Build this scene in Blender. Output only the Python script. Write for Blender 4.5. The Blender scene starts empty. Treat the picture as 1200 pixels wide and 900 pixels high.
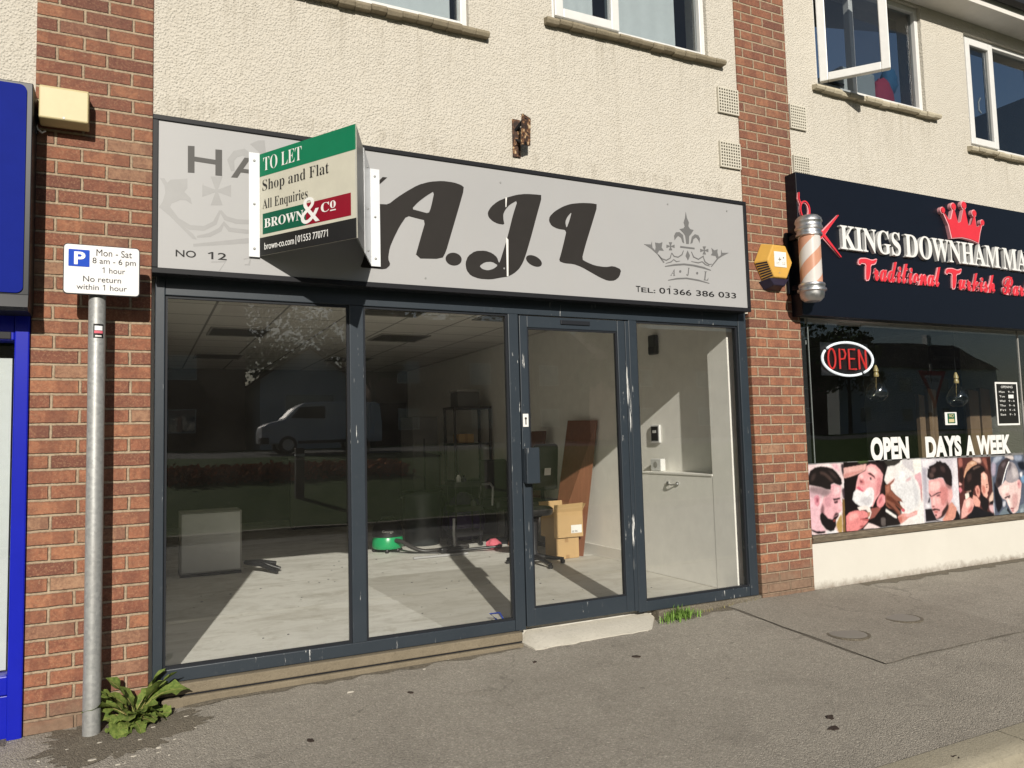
import bpy, bmesh, math, random
import numpy as np
from mathutils import Vector, Matrix
R = math.radians
random.seed(7)
SC = bpy.context.scene
COL = SC.collection

P_CAM=(-0.0518,-4.4164,1.2098)  # camera position
P_ANG=(0.456398,0.072941,-0.026359)  # yaw, pitch, roll
P_F=891.343
SHAPES={
 'letter_a':[[(1.2188,2.6263),(1.2729,2.6299),(1.3265,2.6779),(1.3898,2.7249),(1.4629,2.7738),(1.5369,2.8028),(1.621,2.819),(1.6967,2.8188),(1.7443,2.8093),(1.768,2.7941),(1.7213,2.6432),(1.6704,2.4848),(1.6351,2.3744),(1.6089,2.3278),(1.4339,2.3161),(1.4705,2.4392),(1.5073,2.5575),(1.4501,2.5646),(1.3872,2.5746),(1.3415,2.5053),(1.305,2.4323),(1.2778,2.3694),(1.2663,2.2997),(1.2814,2.2649),(1.2479,2.234),(1.1551,2.2355),(1.0959,2.2352),(1.1131,2.2702),(1.1399,2.3742),(1.1754,2.4798),(1.1936,2.5503),(1.1596,2.5809),(1.1086,2.5923),(1.0921,2.6288),(1.1601,2.6221)],[(1.4176,2.6183),(1.461,2.6673),(1.5167,2.7138),(1.5683,2.7495),(1.543,2.6412),(1.5265,2.602),(1.4691,2.6108)]],
 'swash':[[(1.1962,2.7444),(1.2182,2.7689),(1.2403,2.7935),(1.2684,2.7945),(1.2222,2.7477)]],
 'dot_one':[[(1.7381,2.3277),(1.7329,2.3154),(1.723,2.3048),(1.7094,2.297),(1.6934,2.2926),(1.6767,2.292),(1.6608,2.2955),(1.6473,2.3024),(1.6375,2.3123),(1.6323,2.3241),(1.6323,2.3367),(1.6374,2.3489),(1.6471,2.3595),(1.6606,2.3674),(1.6765,2.3719),(1.6932,2.3726),(1.7092,2.3692),(1.7229,2.3623),(1.7328,2.3523),(1.7381,2.3404)]],
 'letter_j':[[(2.3239,2.8128),(2.2793,2.8119),(2.2007,2.8068),(2.1325,2.7924),(2.0552,2.763),(1.9979,2.7345),(1.9501,2.6944),(1.9239,2.6527),(1.9296,2.6232),(1.9569,2.6003),(1.9938,2.5869),(2.0407,2.5856),(2.0341,2.617),(2.0332,2.6517),(2.0483,2.6838),(2.0826,2.7225),(2.1411,2.7583),(2.1046,2.6594),(2.0655,2.5247),(2.0417,2.4532),(2.0009,2.3378),(1.9919,2.3362),(1.9828,2.3676),(1.9486,2.3923),(1.8996,2.4045),(1.831,2.3958),(1.7818,2.36),(1.7634,2.3135),(1.77,2.2691),(1.7981,2.237),(1.8558,2.2212),(1.9342,2.2222),(2.0042,2.239),(2.0547,2.249),(2.098,2.2721),(2.1371,2.3053),(2.1673,2.3511),(2.1933,2.4144),(2.2308,2.5231),(2.2743,2.6601)],[(1.8578,2.3028),(1.8977,2.3314),(1.9471,2.3372),(1.9884,2.3176),(1.9558,2.2922),(1.916,2.2782),(1.8769,2.2844)]],
 'dot_two':[[(2.3028,2.3439),(2.2946,2.3359),(2.2818,2.3309),(2.2657,2.3294),(2.2477,2.3315),(2.2298,2.337),(2.2137,2.3454),(2.2008,2.3557),(2.1925,2.3671),(2.1895,2.3784),(2.1922,2.3885),(2.2002,2.3965),(2.2128,2.4015),(2.2288,2.4031),(2.2467,2.4011),(2.2647,2.3957),(2.281,2.3873),(2.2941,2.3769),(2.3025,2.3655),(2.3055,2.3541)]],
 'letter_l':[[(2.755,2.7995),(2.7092,2.8026),(2.6245,2.7956),(2.5407,2.7795),(2.4781,2.7542),(2.4158,2.7157),(2.3742,2.6752),(2.3681,2.6433),(2.3871,2.6139),(2.4319,2.5978),(2.501,2.5957),(2.4799,2.5198),(2.4512,2.4275),(2.4344,2.3814),(2.4745,2.3694),(2.5461,2.3697),(2.6076,2.3546),(2.6796,2.3238),(2.7525,2.2926),(2.8159,2.2741),(2.8703,2.2797),(2.9097,2.3084),(2.9284,2.3608),(2.8637,2.3809),(2.7983,2.3675),(2.7132,2.3719),(2.6507,2.3898),(2.6117,2.4066),(2.6448,2.5077),(2.6918,2.6311)],[(2.5004,2.6065),(2.4918,2.6517),(2.5116,2.69),(2.5459,2.7255),(2.5261,2.6643)]],
 'sliver':[[(2.0515,2.7643),(2.0629,2.7657),(2.0564,2.7021),(2.0507,2.7014)]],
 'sliver2':[[(2.0489,2.5058),(2.0645,2.4899),(2.0585,2.2511),(2.0472,2.2503)]],
 'h_letter':[[(0.1686,2.8243),(0.2016,2.8273),(0.2018,2.7697),(0.3067,2.7667),(0.3066,2.8249),(0.3406,2.8269),(0.3408,2.6821),(0.3069,2.6806),(0.3068,2.7406),(0.2019,2.7439),(0.2021,2.6806),(0.1692,2.6782)]],
 'a_letter':[[(0.387,2.6801),(0.4573,2.8012),(0.4952,2.8015),(0.5717,2.6888),(0.5381,2.6886),(0.519,2.7147),(0.4375,2.7141),(0.4197,2.6823)],[(0.4497,2.736),(0.4791,2.7839),(0.5047,2.7363)]],
 'no12':[[(0.1116,2.2526),(0.3625,2.22)],[(0.1118,2.217),(0.3597,2.2574)]],
 'crown':[[(3.5111,2.8311),(3.5196,2.788),(3.5363,2.7545),(3.5294,2.7274),(3.5446,2.7069),(3.577,2.7031),(3.5536,2.6725),(3.5329,2.653),(3.5276,2.5954),(3.5037,2.5933),(3.4962,2.6538),(3.4779,2.674),(3.4469,2.6971),(3.485,2.7071),(3.4967,2.724),(3.4873,2.7494),(3.5022,2.7861)],[(3.3997,2.6099),(3.3962,2.6443),(3.4135,2.6703),(3.4458,2.6752),(3.477,2.6564),(3.4845,2.5959),(3.4687,2.6032),(3.4596,2.6329),(3.4336,2.6461),(3.4134,2.6285)],[(3.6268,2.6115),(3.632,2.6447),(3.6189,2.6674),(3.5863,2.6731),(3.5578,2.651),(3.5407,2.5966),(3.5608,2.6055),(3.5711,2.6346),(3.596,2.6502),(3.6149,2.6343)],[(3.4479,2.5734),(3.5786,2.5719),(3.5779,2.5595),(3.4472,2.5603)],[(3.1272,2.5573),(3.1886,2.5604),(3.1968,2.5824),(3.1999,2.5401),(3.2226,2.5207),(3.2288,2.5426),(3.2254,2.5782),(3.2615,2.5755),(3.2902,2.5868),(3.2809,2.5472),(3.2985,2.5247),(3.259,2.5239),(3.2423,2.501),(3.2718,2.4693),(3.3016,2.4417),(3.291,2.4366),(3.2419,2.4925),(3.1871,2.5304)],[(3.9027,2.5619),(3.8361,2.5561),(3.8296,2.5798),(3.8236,2.5372),(3.8001,2.5218),(3.7908,2.5567),(3.7944,2.5794),(3.7633,2.5678),(3.7362,2.5832),(3.7431,2.5482),(3.7275,2.5291),(3.7722,2.5266),(3.7823,2.5069),(3.7226,2.4443),(3.7301,2.4405),(3.7993,2.5083),(3.8462,2.5346)],[(3.512,2.5459),(3.5337,2.5084),(3.5123,2.4717),(3.4925,2.5049)],[(3.325,2.5721),(3.3561,2.5655),(3.3568,2.5662),(3.3467,2.5911),(3.3769,2.5939),(3.364,2.5668),(3.3647,2.5663),(3.397,2.5786),(3.3957,2.5537),(3.3644,2.5604),(3.3637,2.5597),(3.3739,2.5347),(3.3436,2.5321),(3.3565,2.5591),(3.3558,2.5596),(3.3237,2.5474)],[(3.631,2.5689),(3.6637,2.5621),(3.6644,2.5628),(3.6539,2.5883),(3.6857,2.5912),(3.672,2.5634),(3.6727,2.5629),(3.7067,2.5755),(3.7052,2.55),(3.6724,2.5568),(3.6716,2.5562),(3.6822,2.5306),(3.6504,2.5279),(3.664,2.5555),(3.6633,2.556),(3.6296,2.5435)],[(3.247,2.4916),(3.2736,2.4617),(3.3183,2.4534),(3.3568,2.4738),(3.3709,2.5157),(3.3659,2.5165),(3.3485,2.4781),(3.318,2.4619),(3.28,2.4692),(3.2512,2.4946)],[(3.3661,2.5147),(3.3851,2.488),(3.4262,2.4847),(3.4647,2.5086),(3.4787,2.5422),(3.4738,2.5433),(3.4565,2.5133),(3.4243,2.493),(3.3914,2.4957),(3.3707,2.5175)],[(3.5438,2.539),(3.5618,2.499),(3.6087,2.4839),(3.6481,2.5055),(3.6618,2.5174),(3.6586,2.5206),(3.6424,2.5123),(3.6092,2.4927),(3.5702,2.5056),(3.5489,2.5412)],[(3.6517,2.5132),(3.6641,2.4726),(3.7045,2.452),(3.7352,2.4609),(3.7344,2.4652),(3.7085,2.4607),(3.6735,2.4784),(3.6571,2.515)],[(3.3037,2.4087),(3.3909,2.4234),(3.4756,2.4343),(3.5607,2.4323),(3.647,2.4233),(3.7193,2.4117),(3.7224,2.4182),(3.6522,2.4364),(3.5643,2.4455),(3.4768,2.4475),(3.3898,2.4362),(3.3028,2.415)],[(3.3122,2.433),(3.3615,2.4456),(3.3839,2.4643),(3.4063,2.4506),(3.4402,2.4604),(3.4395,2.4642),(3.4088,2.4584),(3.3839,2.472),(3.3578,2.4523),(3.3112,2.4366)],[(3.5417,2.4651),(3.6071,2.4578),(3.6418,2.4695),(3.6703,2.4501),(3.7105,2.4433),(3.7124,2.4472),(3.6759,2.4574),(3.6447,2.4774),(3.6078,2.4658),(3.5429,2.4691)],[(3.327,2.3106),(3.4068,2.3254),(3.4914,2.3339),(3.5983,2.3266),(3.6995,2.3134),(3.7018,2.3191),(3.6021,2.3379),(3.4931,2.3452),(3.4059,2.3364),(3.326,2.316)]],
 'crown_txt':[[(3.3486,2.3982),(3.3915,2.3497)],[(3.4932,2.4179),(3.5255,2.3576)],[(3.6481,2.4033),(3.6941,2.3361)],[(3.4476,2.3866),(3.447,2.3836),(3.4455,2.3809),(3.4432,2.3786),(3.4405,2.377),(3.4375,2.3763),(3.4345,2.3766),(3.4319,2.3777),(3.4299,2.3797),(3.4286,2.3823),(3.4283,2.3852),(3.429,2.3882),(3.4305,2.3909),(3.4327,2.3932),(3.4355,2.3948),(3.4385,2.3955),(3.4414,2.3952),(3.444,2.3941),(3.4461,2.3921),(3.4473,2.3895)],[(3.6021,2.385),(3.6014,2.3819),(3.5999,2.3791),(3.5975,2.3768),(3.5947,2.3753),(3.5916,2.3746),(3.5886,2.3748),(3.5859,2.376),(3.5839,2.378),(3.5826,2.3806),(3.5823,2.3835),(3.583,2.3865),(3.5845,2.3893),(3.5868,2.3916),(3.5896,2.3932),(3.5927,2.3939),(3.5957,2.3937),(3.5984,2.3925),(3.6005,2.3905),(3.6017,2.3879)]],
 'tel':[[(3.0445,2.2536),(3.9507,2.2191)]],
 'watermark':[[(0.0341,2.6291),(0.0557,2.6319),(0.0688,2.6093),(0.086,2.628),(0.1676,2.6445),(0.1678,2.5924),(0.152,2.5708),(0.1831,2.5402),(0.1903,2.5067),(0.161,2.5259),(0.1347,2.5247),(0.0911,2.5002),(0.0783,2.4648),(0.1003,2.4236),(0.1972,2.3459),(0.2151,2.3183),(0.1929,2.3211),(0.0829,2.4314),(0.0309,2.474),(0.0479,2.5049),(0.0605,2.5548),(0.0559,2.593)],[(0.2409,2.6199),(0.3047,2.6024),(0.3061,2.6042),(0.2827,2.6714),(0.3441,2.6795),(0.3207,2.606),(0.3222,2.6046),(0.3871,2.6384),(0.3871,2.5708),(0.3222,2.5886),(0.3208,2.5869),(0.3443,2.5194),(0.2831,2.5124),(0.3062,2.5851),(0.3047,2.5865),(0.2411,2.5534)],[(0.0762,2.4708),(0.1099,2.4058),(0.1759,2.3688),(0.2526,2.3701),(0.3134,2.4098),(0.3374,2.4861),(0.3265,2.4901),(0.296,2.4254),(0.2486,2.3949),(0.1828,2.3937),(0.1255,2.4257),(0.0856,2.4787)],[(0.3271,2.4838),(0.3529,2.4377),(0.413,2.424),(0.4739,2.4271),(0.5537,2.4504),(0.591,2.5233),(0.5806,2.5295),(0.5406,2.4716),(0.4722,2.4531),(0.4171,2.4501),(0.3661,2.4607),(0.3368,2.4924)],[(0.2158,2.3272),(0.2809,2.3378),(0.339,2.3752),(0.3504,2.4084),(0.3743,2.3767),(0.4727,2.3736),(0.5857,2.3978),(0.5851,2.4099),(0.4733,2.3978),(0.3817,2.3999),(0.3503,2.4323),(0.3252,2.3923),(0.2745,2.3597),(0.2142,2.3387)],[(0.198,2.2782),(0.4716,2.3202),(0.7418,2.3494),(0.742,2.365),(0.4706,2.3502),(0.1969,2.2927)],[(0.4055,2.7199),(0.4035,2.7752),(0.4202,2.799),(0.4482,2.8107),(0.5047,2.794),(0.5144,2.8131),(0.457,2.8517),(0.4004,2.8306),(0.3668,2.7763),(0.3872,2.7134)],[(0.2872,2.1987),(0.355,2.2059),(0.3252,2.1579),(0.3305,2.1545),(0.3645,2.2159),(0.2869,2.2055)],[(0.4531,2.227),(0.4851,2.2381),(0.4754,2.2068),(0.4569,2.2042),(0.4569,2.1973),(0.4853,2.1984),(0.4945,2.2488),(0.4515,2.2337)],[(0.4858,2.8821),(0.5289,2.9093),(0.5636,2.9146),(0.5721,2.8331),(0.5384,2.8385)]],
}
POSTER=[
 ((226,204,206),0,[(4.7045,0.9491),(5.1251,0.9486),(5.1057,0.3828),(4.6941,0.3996)]),
 ((243,236,234),3,[(5.0189,0.6472),(5.0903,0.6583),(5.0882,0.5668),(5.0431,0.5469),(5.0752,0.5409),(5.0227,0.4951),(5.0505,0.478),(5.0071,0.4357),(4.9981,0.4968),(5.0327,0.5248),(5.0267,0.5441),(5.0734,0.5715)]),
 ((236,222,222),2,[(4.8085,0.9489),(4.9784,0.9479),(5.008,0.9146),(4.881,0.931),(4.806,0.9151)]),
 ((228,180,190),3,[(4.9779,0.9425),(5.0428,0.9439),(5.0806,0.8733),(5.0077,0.9108)]),
 ((60,48,54),2,[(5.0862,0.9423),(5.128,0.9446),(5.1226,0.8254),(5.0957,0.8573)]),
 ((235,225,228),2,[(5.0858,0.804),(5.1213,0.81),(5.1163,0.7488),(5.0863,0.7427)]),
 ((72,58,66),3,[(5.0787,0.7431),(5.1305,0.7481),(5.1229,0.6564),(5.0903,0.6583)]),
 ((120,92,52),1,[(5.0794,0.6589),(5.1229,0.6564),(5.1051,0.3752),(5.0679,0.3857)]),
 ((176,146,86),2,[(5.0054,0.4812),(5.0707,0.5527),(5.0679,0.3857),(5.0195,0.3894),(4.9945,0.4517)]),
 ((224,222,224),1,[(4.8773,0.4115),(4.9698,0.4384),(5.0145,0.3935),(4.8913,0.388)]),
 ((229,186,196),1,[(4.7214,0.7615),(4.8555,0.7395),(4.8549,0.5967),(4.8189,0.5391),(4.8294,0.4711),(4.8779,0.419),(4.7772,0.4043),(4.7179,0.4421),(4.7148,0.6055)]),
 ((226,172,180),1,[(4.9596,0.7796),(4.9975,0.7838),(5.077,0.7623),(5.0768,0.7202),(5.0601,0.6753),(5.0752,0.621),(5.0737,0.5753),(5.0501,0.5525),(5.0269,0.5464),(5.0327,0.5248),(4.9986,0.5028),(4.8899,0.5043),(4.8369,0.5679),(4.8596,0.6565),(4.8841,0.7003),(4.9441,0.7197)]),
 ((242,200,204),5,[(4.9958,0.7626),(5.0652,0.7514),(5.0561,0.7061),(4.9897,0.6869)]),
 ((206,150,160),6,[(4.8829,0.6853),(4.9624,0.6808),(4.9414,0.5913),(4.8823,0.61)]),
 ((238,190,196),4,[(5.0296,0.6466),(5.0681,0.6138),(5.0612,0.5685),(5.0247,0.586)]),
 ((150,126,130),6,[(4.7207,0.7802),(4.8368,0.7706),(4.9613,0.734),(4.9711,0.7221),(4.8988,0.6844),(4.8107,0.7044),(4.7263,0.7165)]),
 ((196,164,172),6,[(4.7243,0.7315),(4.7907,0.7167),(4.8628,0.6977),(4.8299,0.6808),(4.7358,0.6787)]),
 ((30,24,24),1,[(4.716,0.8551),(4.74,0.899),(4.7909,0.9233),(4.8599,0.9319),(4.9283,0.9239),(4.9967,0.9074),(5.0475,0.8671),(5.0871,0.8193),(5.0905,0.7808),(5.0675,0.7666),(5.0294,0.7777),(4.9979,0.7891),(4.9651,0.7809),(4.9595,0.7379),(4.9036,0.7461),(4.8521,0.7638),(4.7797,0.7772),(4.7171,0.7879)]),
 ((74,58,54),4,[(4.8461,0.8908),(4.9189,0.8726),(4.9692,0.8324),(4.9986,0.7967),(4.9587,0.8085),(4.9118,0.8502),(4.845,0.8758)]),
 ((62,50,48),5,[(4.7494,0.8574),(4.8036,0.8851),(4.7898,0.8406),(4.7457,0.8089)]),
 ((58,46,45),4,[(4.9319,0.9024),(5.0044,0.8689),(5.054,0.8132),(5.012,0.8304),(4.9615,0.8708)]),
 ((212,140,154),1,[(4.7648,0.677),(4.7792,0.7024),(4.8129,0.7057),(4.832,0.6807),(4.8264,0.636),(4.8014,0.6113),(4.7738,0.6317)]),
 ((150,78,94),2,[(4.7905,0.6868),(4.8152,0.6816),(4.815,0.6516),(4.7975,0.6415),(4.7885,0.6607)]),
 ((236,196,204),3,[(4.8304,0.6883),(4.8502,0.6721),(4.8403,0.6126),(4.8229,0.5912)]),
 ((128,92,98),4,[(4.834,0.598),(4.8608,0.6452),(4.8759,0.5954),(4.866,0.536),(4.8293,0.5384)]),
 ((26,21,23),1,[(4.8195,0.5466),(4.8473,0.5672),(4.8773,0.5465),(4.9119,0.5141),(4.959,0.5033),(4.9763,0.5195),(5.0092,0.5279),(5.0339,0.5399),(5.0281,0.5213),(4.9981,0.4968),(4.9987,0.4514),(4.9654,0.4101),(4.9269,0.4085),(4.8787,0.4286),(4.8367,0.4706),(4.8193,0.5167)]),
 ((132,66,62),1,[(4.9661,0.499),(4.9943,0.5031),(4.9905,0.4822),(4.969,0.4822)]),
 ((64,42,46),2,[(4.9987,0.5574),(5.0325,0.5491),(5.0338,0.5384),(4.9816,0.5191),(4.9597,0.5131)]),
 ((52,34,38),1,[(4.9731,0.6666),(5.0098,0.669),(5.062,0.6714),(5.0542,0.6566),(5.0193,0.6533),(4.9867,0.6491)]),
 ((84,52,58),1,[(4.9843,0.6454),(5.0299,0.6496),(5.0339,0.6326),(5.004,0.6238),(4.9854,0.6325)]),
 ((26,22,25),1,[(4.7201,0.4435),(4.7786,0.4227),(4.8746,0.417),(4.866,0.4012),(4.7872,0.3998),(4.7229,0.427)]),
 ((24,16,17),0,[(5.1178,0.9535),(5.6405,0.9503),(5.5962,0.401),(5.0988,0.3916)]),
 ((70,84,50),3,[(5.263,0.9676),(5.3651,0.9758),(5.4313,0.9499),(5.316,0.9306)]),
 ((224,176,170),1,[(5.1195,0.9071),(5.2476,0.9176),(5.3895,0.9294),(5.374,0.8813),(5.31,0.8605),(5.2074,0.8378),(5.1126,0.8243)]),
 ((200,140,134),3,[(5.1157,0.8611),(5.2551,0.8745),(5.3573,0.8859),(5.31,0.8605),(5.1126,0.8243)]),
 ((38,26,27),1,[(5.3924,0.9237),(5.4302,0.9381),(5.511,0.9391),(5.5784,0.9127),(5.6005,0.872),(5.5932,0.7531),(5.5788,0.6587),(5.5397,0.6767),(5.5619,0.7942),(5.54,0.8745),(5.4632,0.9211)]),
 ((146,86,78),1,[(5.5125,0.5679),(5.5601,0.5808),(5.5097,0.5367),(5.4477,0.486),(5.3896,0.4743),(5.4084,0.5588)]),
 ((231,168,170),1,[(5.388,0.9121),(5.4408,0.9274),(5.4973,0.9158),(5.5516,0.874),(5.5829,0.833),(5.5693,0.7859),(5.5411,0.7319),(5.5281,0.6773),(5.4715,0.6254),(5.4325,0.5729),(5.3885,0.5912),(5.294,0.6745),(5.2423,0.7238),(5.258,0.7773),(5.2856,0.8382),(5.3268,0.8598),(5.3733,0.8735)]),
 ((246,200,198),5,[(5.393,0.9041),(5.4621,0.9092),(5.5162,0.8675),(5.5004,0.8208),(5.4344,0.8552),(5.3903,0.8728)]),
 ((244,196,196),3,[(5.2974,0.8454),(5.3374,0.8515),(5.3509,0.8118),(5.304,0.7906)]),
 ((206,134,138),5,[(5.5119,0.8203),(5.5684,0.8019),(5.5288,0.6851),(5.4736,0.6488),(5.4934,0.7422)]),
 ((198,120,124),4,[(5.2892,0.8147),(5.3503,0.804),(5.3582,0.7646),(5.3013,0.7596)]),
 ((92,56,58),1,[(5.3913,0.8586),(5.4344,0.8552),(5.4778,0.8257),(5.4849,0.8017),(5.4545,0.8228),(5.4104,0.8421)]),
 ((230,182,182),1,[(5.4029,0.8212),(5.4531,0.8071),(5.4752,0.7707),(5.4497,0.768),(5.4119,0.7933)]),
 ((94,60,66),1,[(5.4179,0.8229),(5.44,0.814),(5.4405,0.7936),(5.4204,0.7992)]),
 ((120,66,72),1,[(5.2956,0.7972),(5.3213,0.796),(5.3342,0.7751),(5.3086,0.7787)]),
 ((228,228,230),1,[(5.2515,0.7272),(5.2977,0.717),(5.3356,0.6995),(5.3837,0.732),(5.4355,0.7372),(5.4613,0.7045),(5.4558,0.642),(5.4338,0.5885),(5.3745,0.5609),(5.2865,0.5858),(5.2332,0.6161),(5.2005,0.6489),(5.2182,0.7019)]),
 ((204,202,206),5,[(5.2927,0.6591),(5.4059,0.6605),(5.4366,0.6196),(5.3765,0.5842),(5.2888,0.6128)]),
 ((246,246,246),3,[(5.3349,0.6917),(5.3994,0.7156),(5.4314,0.6904),(5.372,0.6624)]),
 ((206,96,116),1,[(5.2528,0.7426),(5.2838,0.7512),(5.3365,0.7095),(5.3246,0.7024),(5.2811,0.7202)]),
 ((232,150,160),1,[(5.2785,0.7545),(5.3171,0.7471),(5.3548,0.7257),(5.3369,0.715)]),
 ((226,146,150),1,[(5.488,0.6166),(5.5209,0.6619),(5.5569,0.6741),(5.5924,0.654),(5.5954,0.6103),(5.5594,0.5729),(5.5176,0.5598),(5.488,0.5773)]),
 ((178,96,104),2,[(5.5096,0.5996),(5.5246,0.6381),(5.5549,0.6521),(5.5463,0.621),(5.5204,0.5911)]),
 ((240,176,178),2,[(5.5668,0.6554),(5.5913,0.6422),(5.5877,0.6028),(5.5673,0.5961)]),
 ((238,226,220),1,[(5.2524,0.5802),(5.3431,0.5901),(5.3981,0.5711),(5.4147,0.5272),(5.3903,0.4821),(5.3695,0.4773),(5.388,0.5211),(5.3513,0.5546),(5.2724,0.5519)]),
 ((176,120,96),1,[(5.3662,0.5303),(5.4004,0.532),(5.3917,0.4975),(5.3688,0.4952)]),
 ((224,138,138),1,[(5.1146,0.5162),(5.1553,0.5441),(5.2282,0.5563),(5.3282,0.5483),(5.3662,0.5303),(5.3707,0.4912),(5.3115,0.4859),(5.2831,0.4817),(5.368,0.4603),(5.3531,0.4458),(5.2998,0.4149),(5.2365,0.3927),(5.11,0.3946)]),
 ((240,172,168),5,[(5.1595,0.5285),(5.2378,0.5387),(5.2684,0.5058),(5.1885,0.4805),(5.1441,0.476)]),
 ((190,98,98),1,[(5.2725,0.4886),(5.3785,0.4767),(5.3718,0.4647),(5.2772,0.4775)]),
 ((140,62,62),2,[(5.2674,0.4288),(5.3179,0.429),(5.3054,0.4145),(5.2717,0.4131)]),
 ((236,214,212),1,[(5.37,0.4446),(5.42,0.4317),(5.511,0.397),(5.3041,0.3991)]),
 ((96,88,86),2,[(5.5214,0.4731),(5.5566,0.4786),(5.5845,0.4648),(5.5792,0.4061),(5.5269,0.406)]),
 ((30,24,24),0,[(5.6121,0.9481),(5.8242,0.9486),(5.7609,0.4057),(5.5789,0.403)]),
 ((56,52,48),1,[(5.598,0.9486),(5.8122,0.9491),(5.7956,0.9012),(5.6523,0.8987)]),
 ((232,228,226),1,[(5.7979,0.9253),(5.8182,0.9488),(6.0822,0.9461),(6.0741,0.3872),(5.7479,0.3947),(5.7996,0.4349),(5.7685,0.6129),(5.6158,0.7567),(5.593,0.7896),(5.6464,0.8989),(5.7359,0.9034)]),
 ((206,202,206),2,[(5.824,0.947),(5.9767,0.9473),(5.9952,0.8199),(5.9126,0.856),(5.8437,0.8993)]),
 ((240,238,232),2,[(5.9767,0.9473),(6.0822,0.9461),(6.0842,0.8407),(5.9952,0.8199),(5.9646,0.8865)]),
 ((222,222,224),5,[(5.8068,0.8926),(5.9118,0.8479),(5.9904,0.7711),(6.0371,0.679),(6.0352,0.5974),(5.9789,0.5277),(5.8672,0.5105),(5.8237,0.5615),(5.7143,0.6719),(5.7003,0.7766)]),
 ((204,204,208),5,[(5.9437,0.7977),(5.9971,0.7137),(6.0122,0.6151),(5.969,0.5526),(5.954,0.6508)]),
 ((246,244,242),6,[(5.7694,0.878),(5.8617,0.8337),(5.8541,0.7532),(5.7716,0.7732)]),
 ((214,178,182),2,[(5.8624,0.777),(5.9319,0.8023),(5.936,0.7817),(5.8726,0.7563)]),
 ((224,176,184),1,[(5.9755,0.8085),(6.059,0.8376),(6.0694,0.792),(6.0696,0.6936),(6.0432,0.6786),(6.0188,0.7452),(5.985,0.7795)]),
 ((196,142,142),2,[(6.0513,0.7601),(6.0696,0.6936),(6.0567,0.5636),(6.043,0.6133),(6.0432,0.6786)]),
 ((226,190,188),3,[(5.6275,0.7562),(5.7143,0.8),(5.7373,0.7909),(5.673,0.738)]),
 ((136,84,68),1,[(5.6003,0.7416),(5.6634,0.7624),(5.7258,0.7954),(5.709,0.7682),(5.6675,0.7422),(5.6717,0.6982),(5.7136,0.664),(5.7871,0.6198),(5.8116,0.5863),(5.7789,0.5963),(5.7317,0.603),(5.7818,0.564),(5.8295,0.521),(5.8206,0.5039),(5.7785,0.5282),(5.7058,0.5806),(5.7158,0.5601),(5.7651,0.5131),(5.7743,0.4845),(5.7498,0.4782),(5.69,0.5378),(5.6321,0.5494),(5.5934,0.5756)]),
 ((96,52,40),2,[(5.6079,0.6698),(5.687,0.6336),(5.764,0.5651),(5.8079,0.5224),(5.7625,0.5492),(5.6606,0.6032),(5.6036,0.6225)]),
 ((70,34,28),2,[(5.6021,0.6067),(5.6687,0.563),(5.7513,0.494),(5.7559,0.4794),(5.7003,0.5213),(5.6109,0.5745)]),
 ((168,110,92),4,[(5.6136,0.733),(5.6557,0.7428),(5.6576,0.6989),(5.632,0.6764),(5.6093,0.6856)]),
 ((206,90,100),1,[(5.7788,0.5322),(5.8093,0.5367),(5.8294,0.5194),(5.8123,0.5044),(5.7891,0.514)]),
 ((236,232,230),1,[(5.5909,0.5481),(5.7143,0.4806),(5.7207,0.4602),(5.6952,0.466),(5.5888,0.5245)]),
 ((214,150,140),1,[(5.7313,0.4715),(5.7933,0.4953),(5.877,0.4857),(5.9647,0.5083),(5.9888,0.5027),(5.9799,0.4749),(5.8739,0.4538),(5.7981,0.419),(5.7613,0.4096),(5.758,0.4378)]),
 ((238,184,184),3,[(5.8042,0.4825),(5.9133,0.4834),(5.9823,0.4991),(5.9742,0.4793),(5.8622,0.4586)]),
 ((186,110,98),3,[(5.7313,0.4715),(5.7907,0.4674),(5.7802,0.4202),(5.7565,0.4219)]),
 ((206,201,209),0,[(6.0757,0.9464),(6.5662,0.9385),(6.5584,0.3895),(6.0699,0.4014)]),
 ((226,222,228),6,[(6.4982,0.9164),(6.5644,0.9217),(6.5611,0.5029),(6.48,0.523)]),
 ((176,172,184),6,[(6.0817,0.9165),(6.1388,0.9218),(6.128,0.5888),(6.0915,0.5615)]),
 ((236,232,236),6,[(6.0843,0.9423),(6.2894,0.9389),(6.194,0.9049),(6.0983,0.8565)]),
 ((216,152,134),1,[(6.3981,0.528),(6.4538,0.5548),(6.5129,0.4983),(6.5191,0.4451),(6.4664,0.3959),(6.3483,0.3876),(6.3035,0.4034),(6.3539,0.441)]),
 ((186,120,104),4,[(6.3965,0.5131),(6.4171,0.5419),(6.396,0.4532),(6.3523,0.4262),(6.3269,0.4055)]),
 ((226,166,166),1,[(6.1597,0.7574),(6.2256,0.7655),(6.3188,0.774),(6.3584,0.7631),(6.3828,0.7168),(6.4322,0.6842),(6.4709,0.6595),(6.4703,0.5991),(6.4354,0.5483),(6.4074,0.5275),(6.357,0.4707),(6.294,0.4227),(6.2357,0.4155),(6.2099,0.4432),(6.1861,0.4892),(6.1728,0.527),(6.1732,0.5862),(6.1509,0.6466)]),
 ((244,198,194),6,[(6.1718,0.742),(6.3048,0.7506),(6.3094,0.6829),(6.2261,0.6574),(6.17,0.6678)]),
 ((246,200,196),3,[(6.1981,0.607),(6.2307,0.6126),(6.2284,0.5458),(6.1898,0.5259)]),
 ((202,132,130),8,[(6.2994,0.6984),(6.4154,0.6926),(6.4028,0.5728),(6.327,0.5174),(6.2871,0.5795)]),
 ((240,184,180),5,[(6.2428,0.597),(6.3009,0.6011),(6.307,0.5485),(6.2482,0.5372)]),
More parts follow.
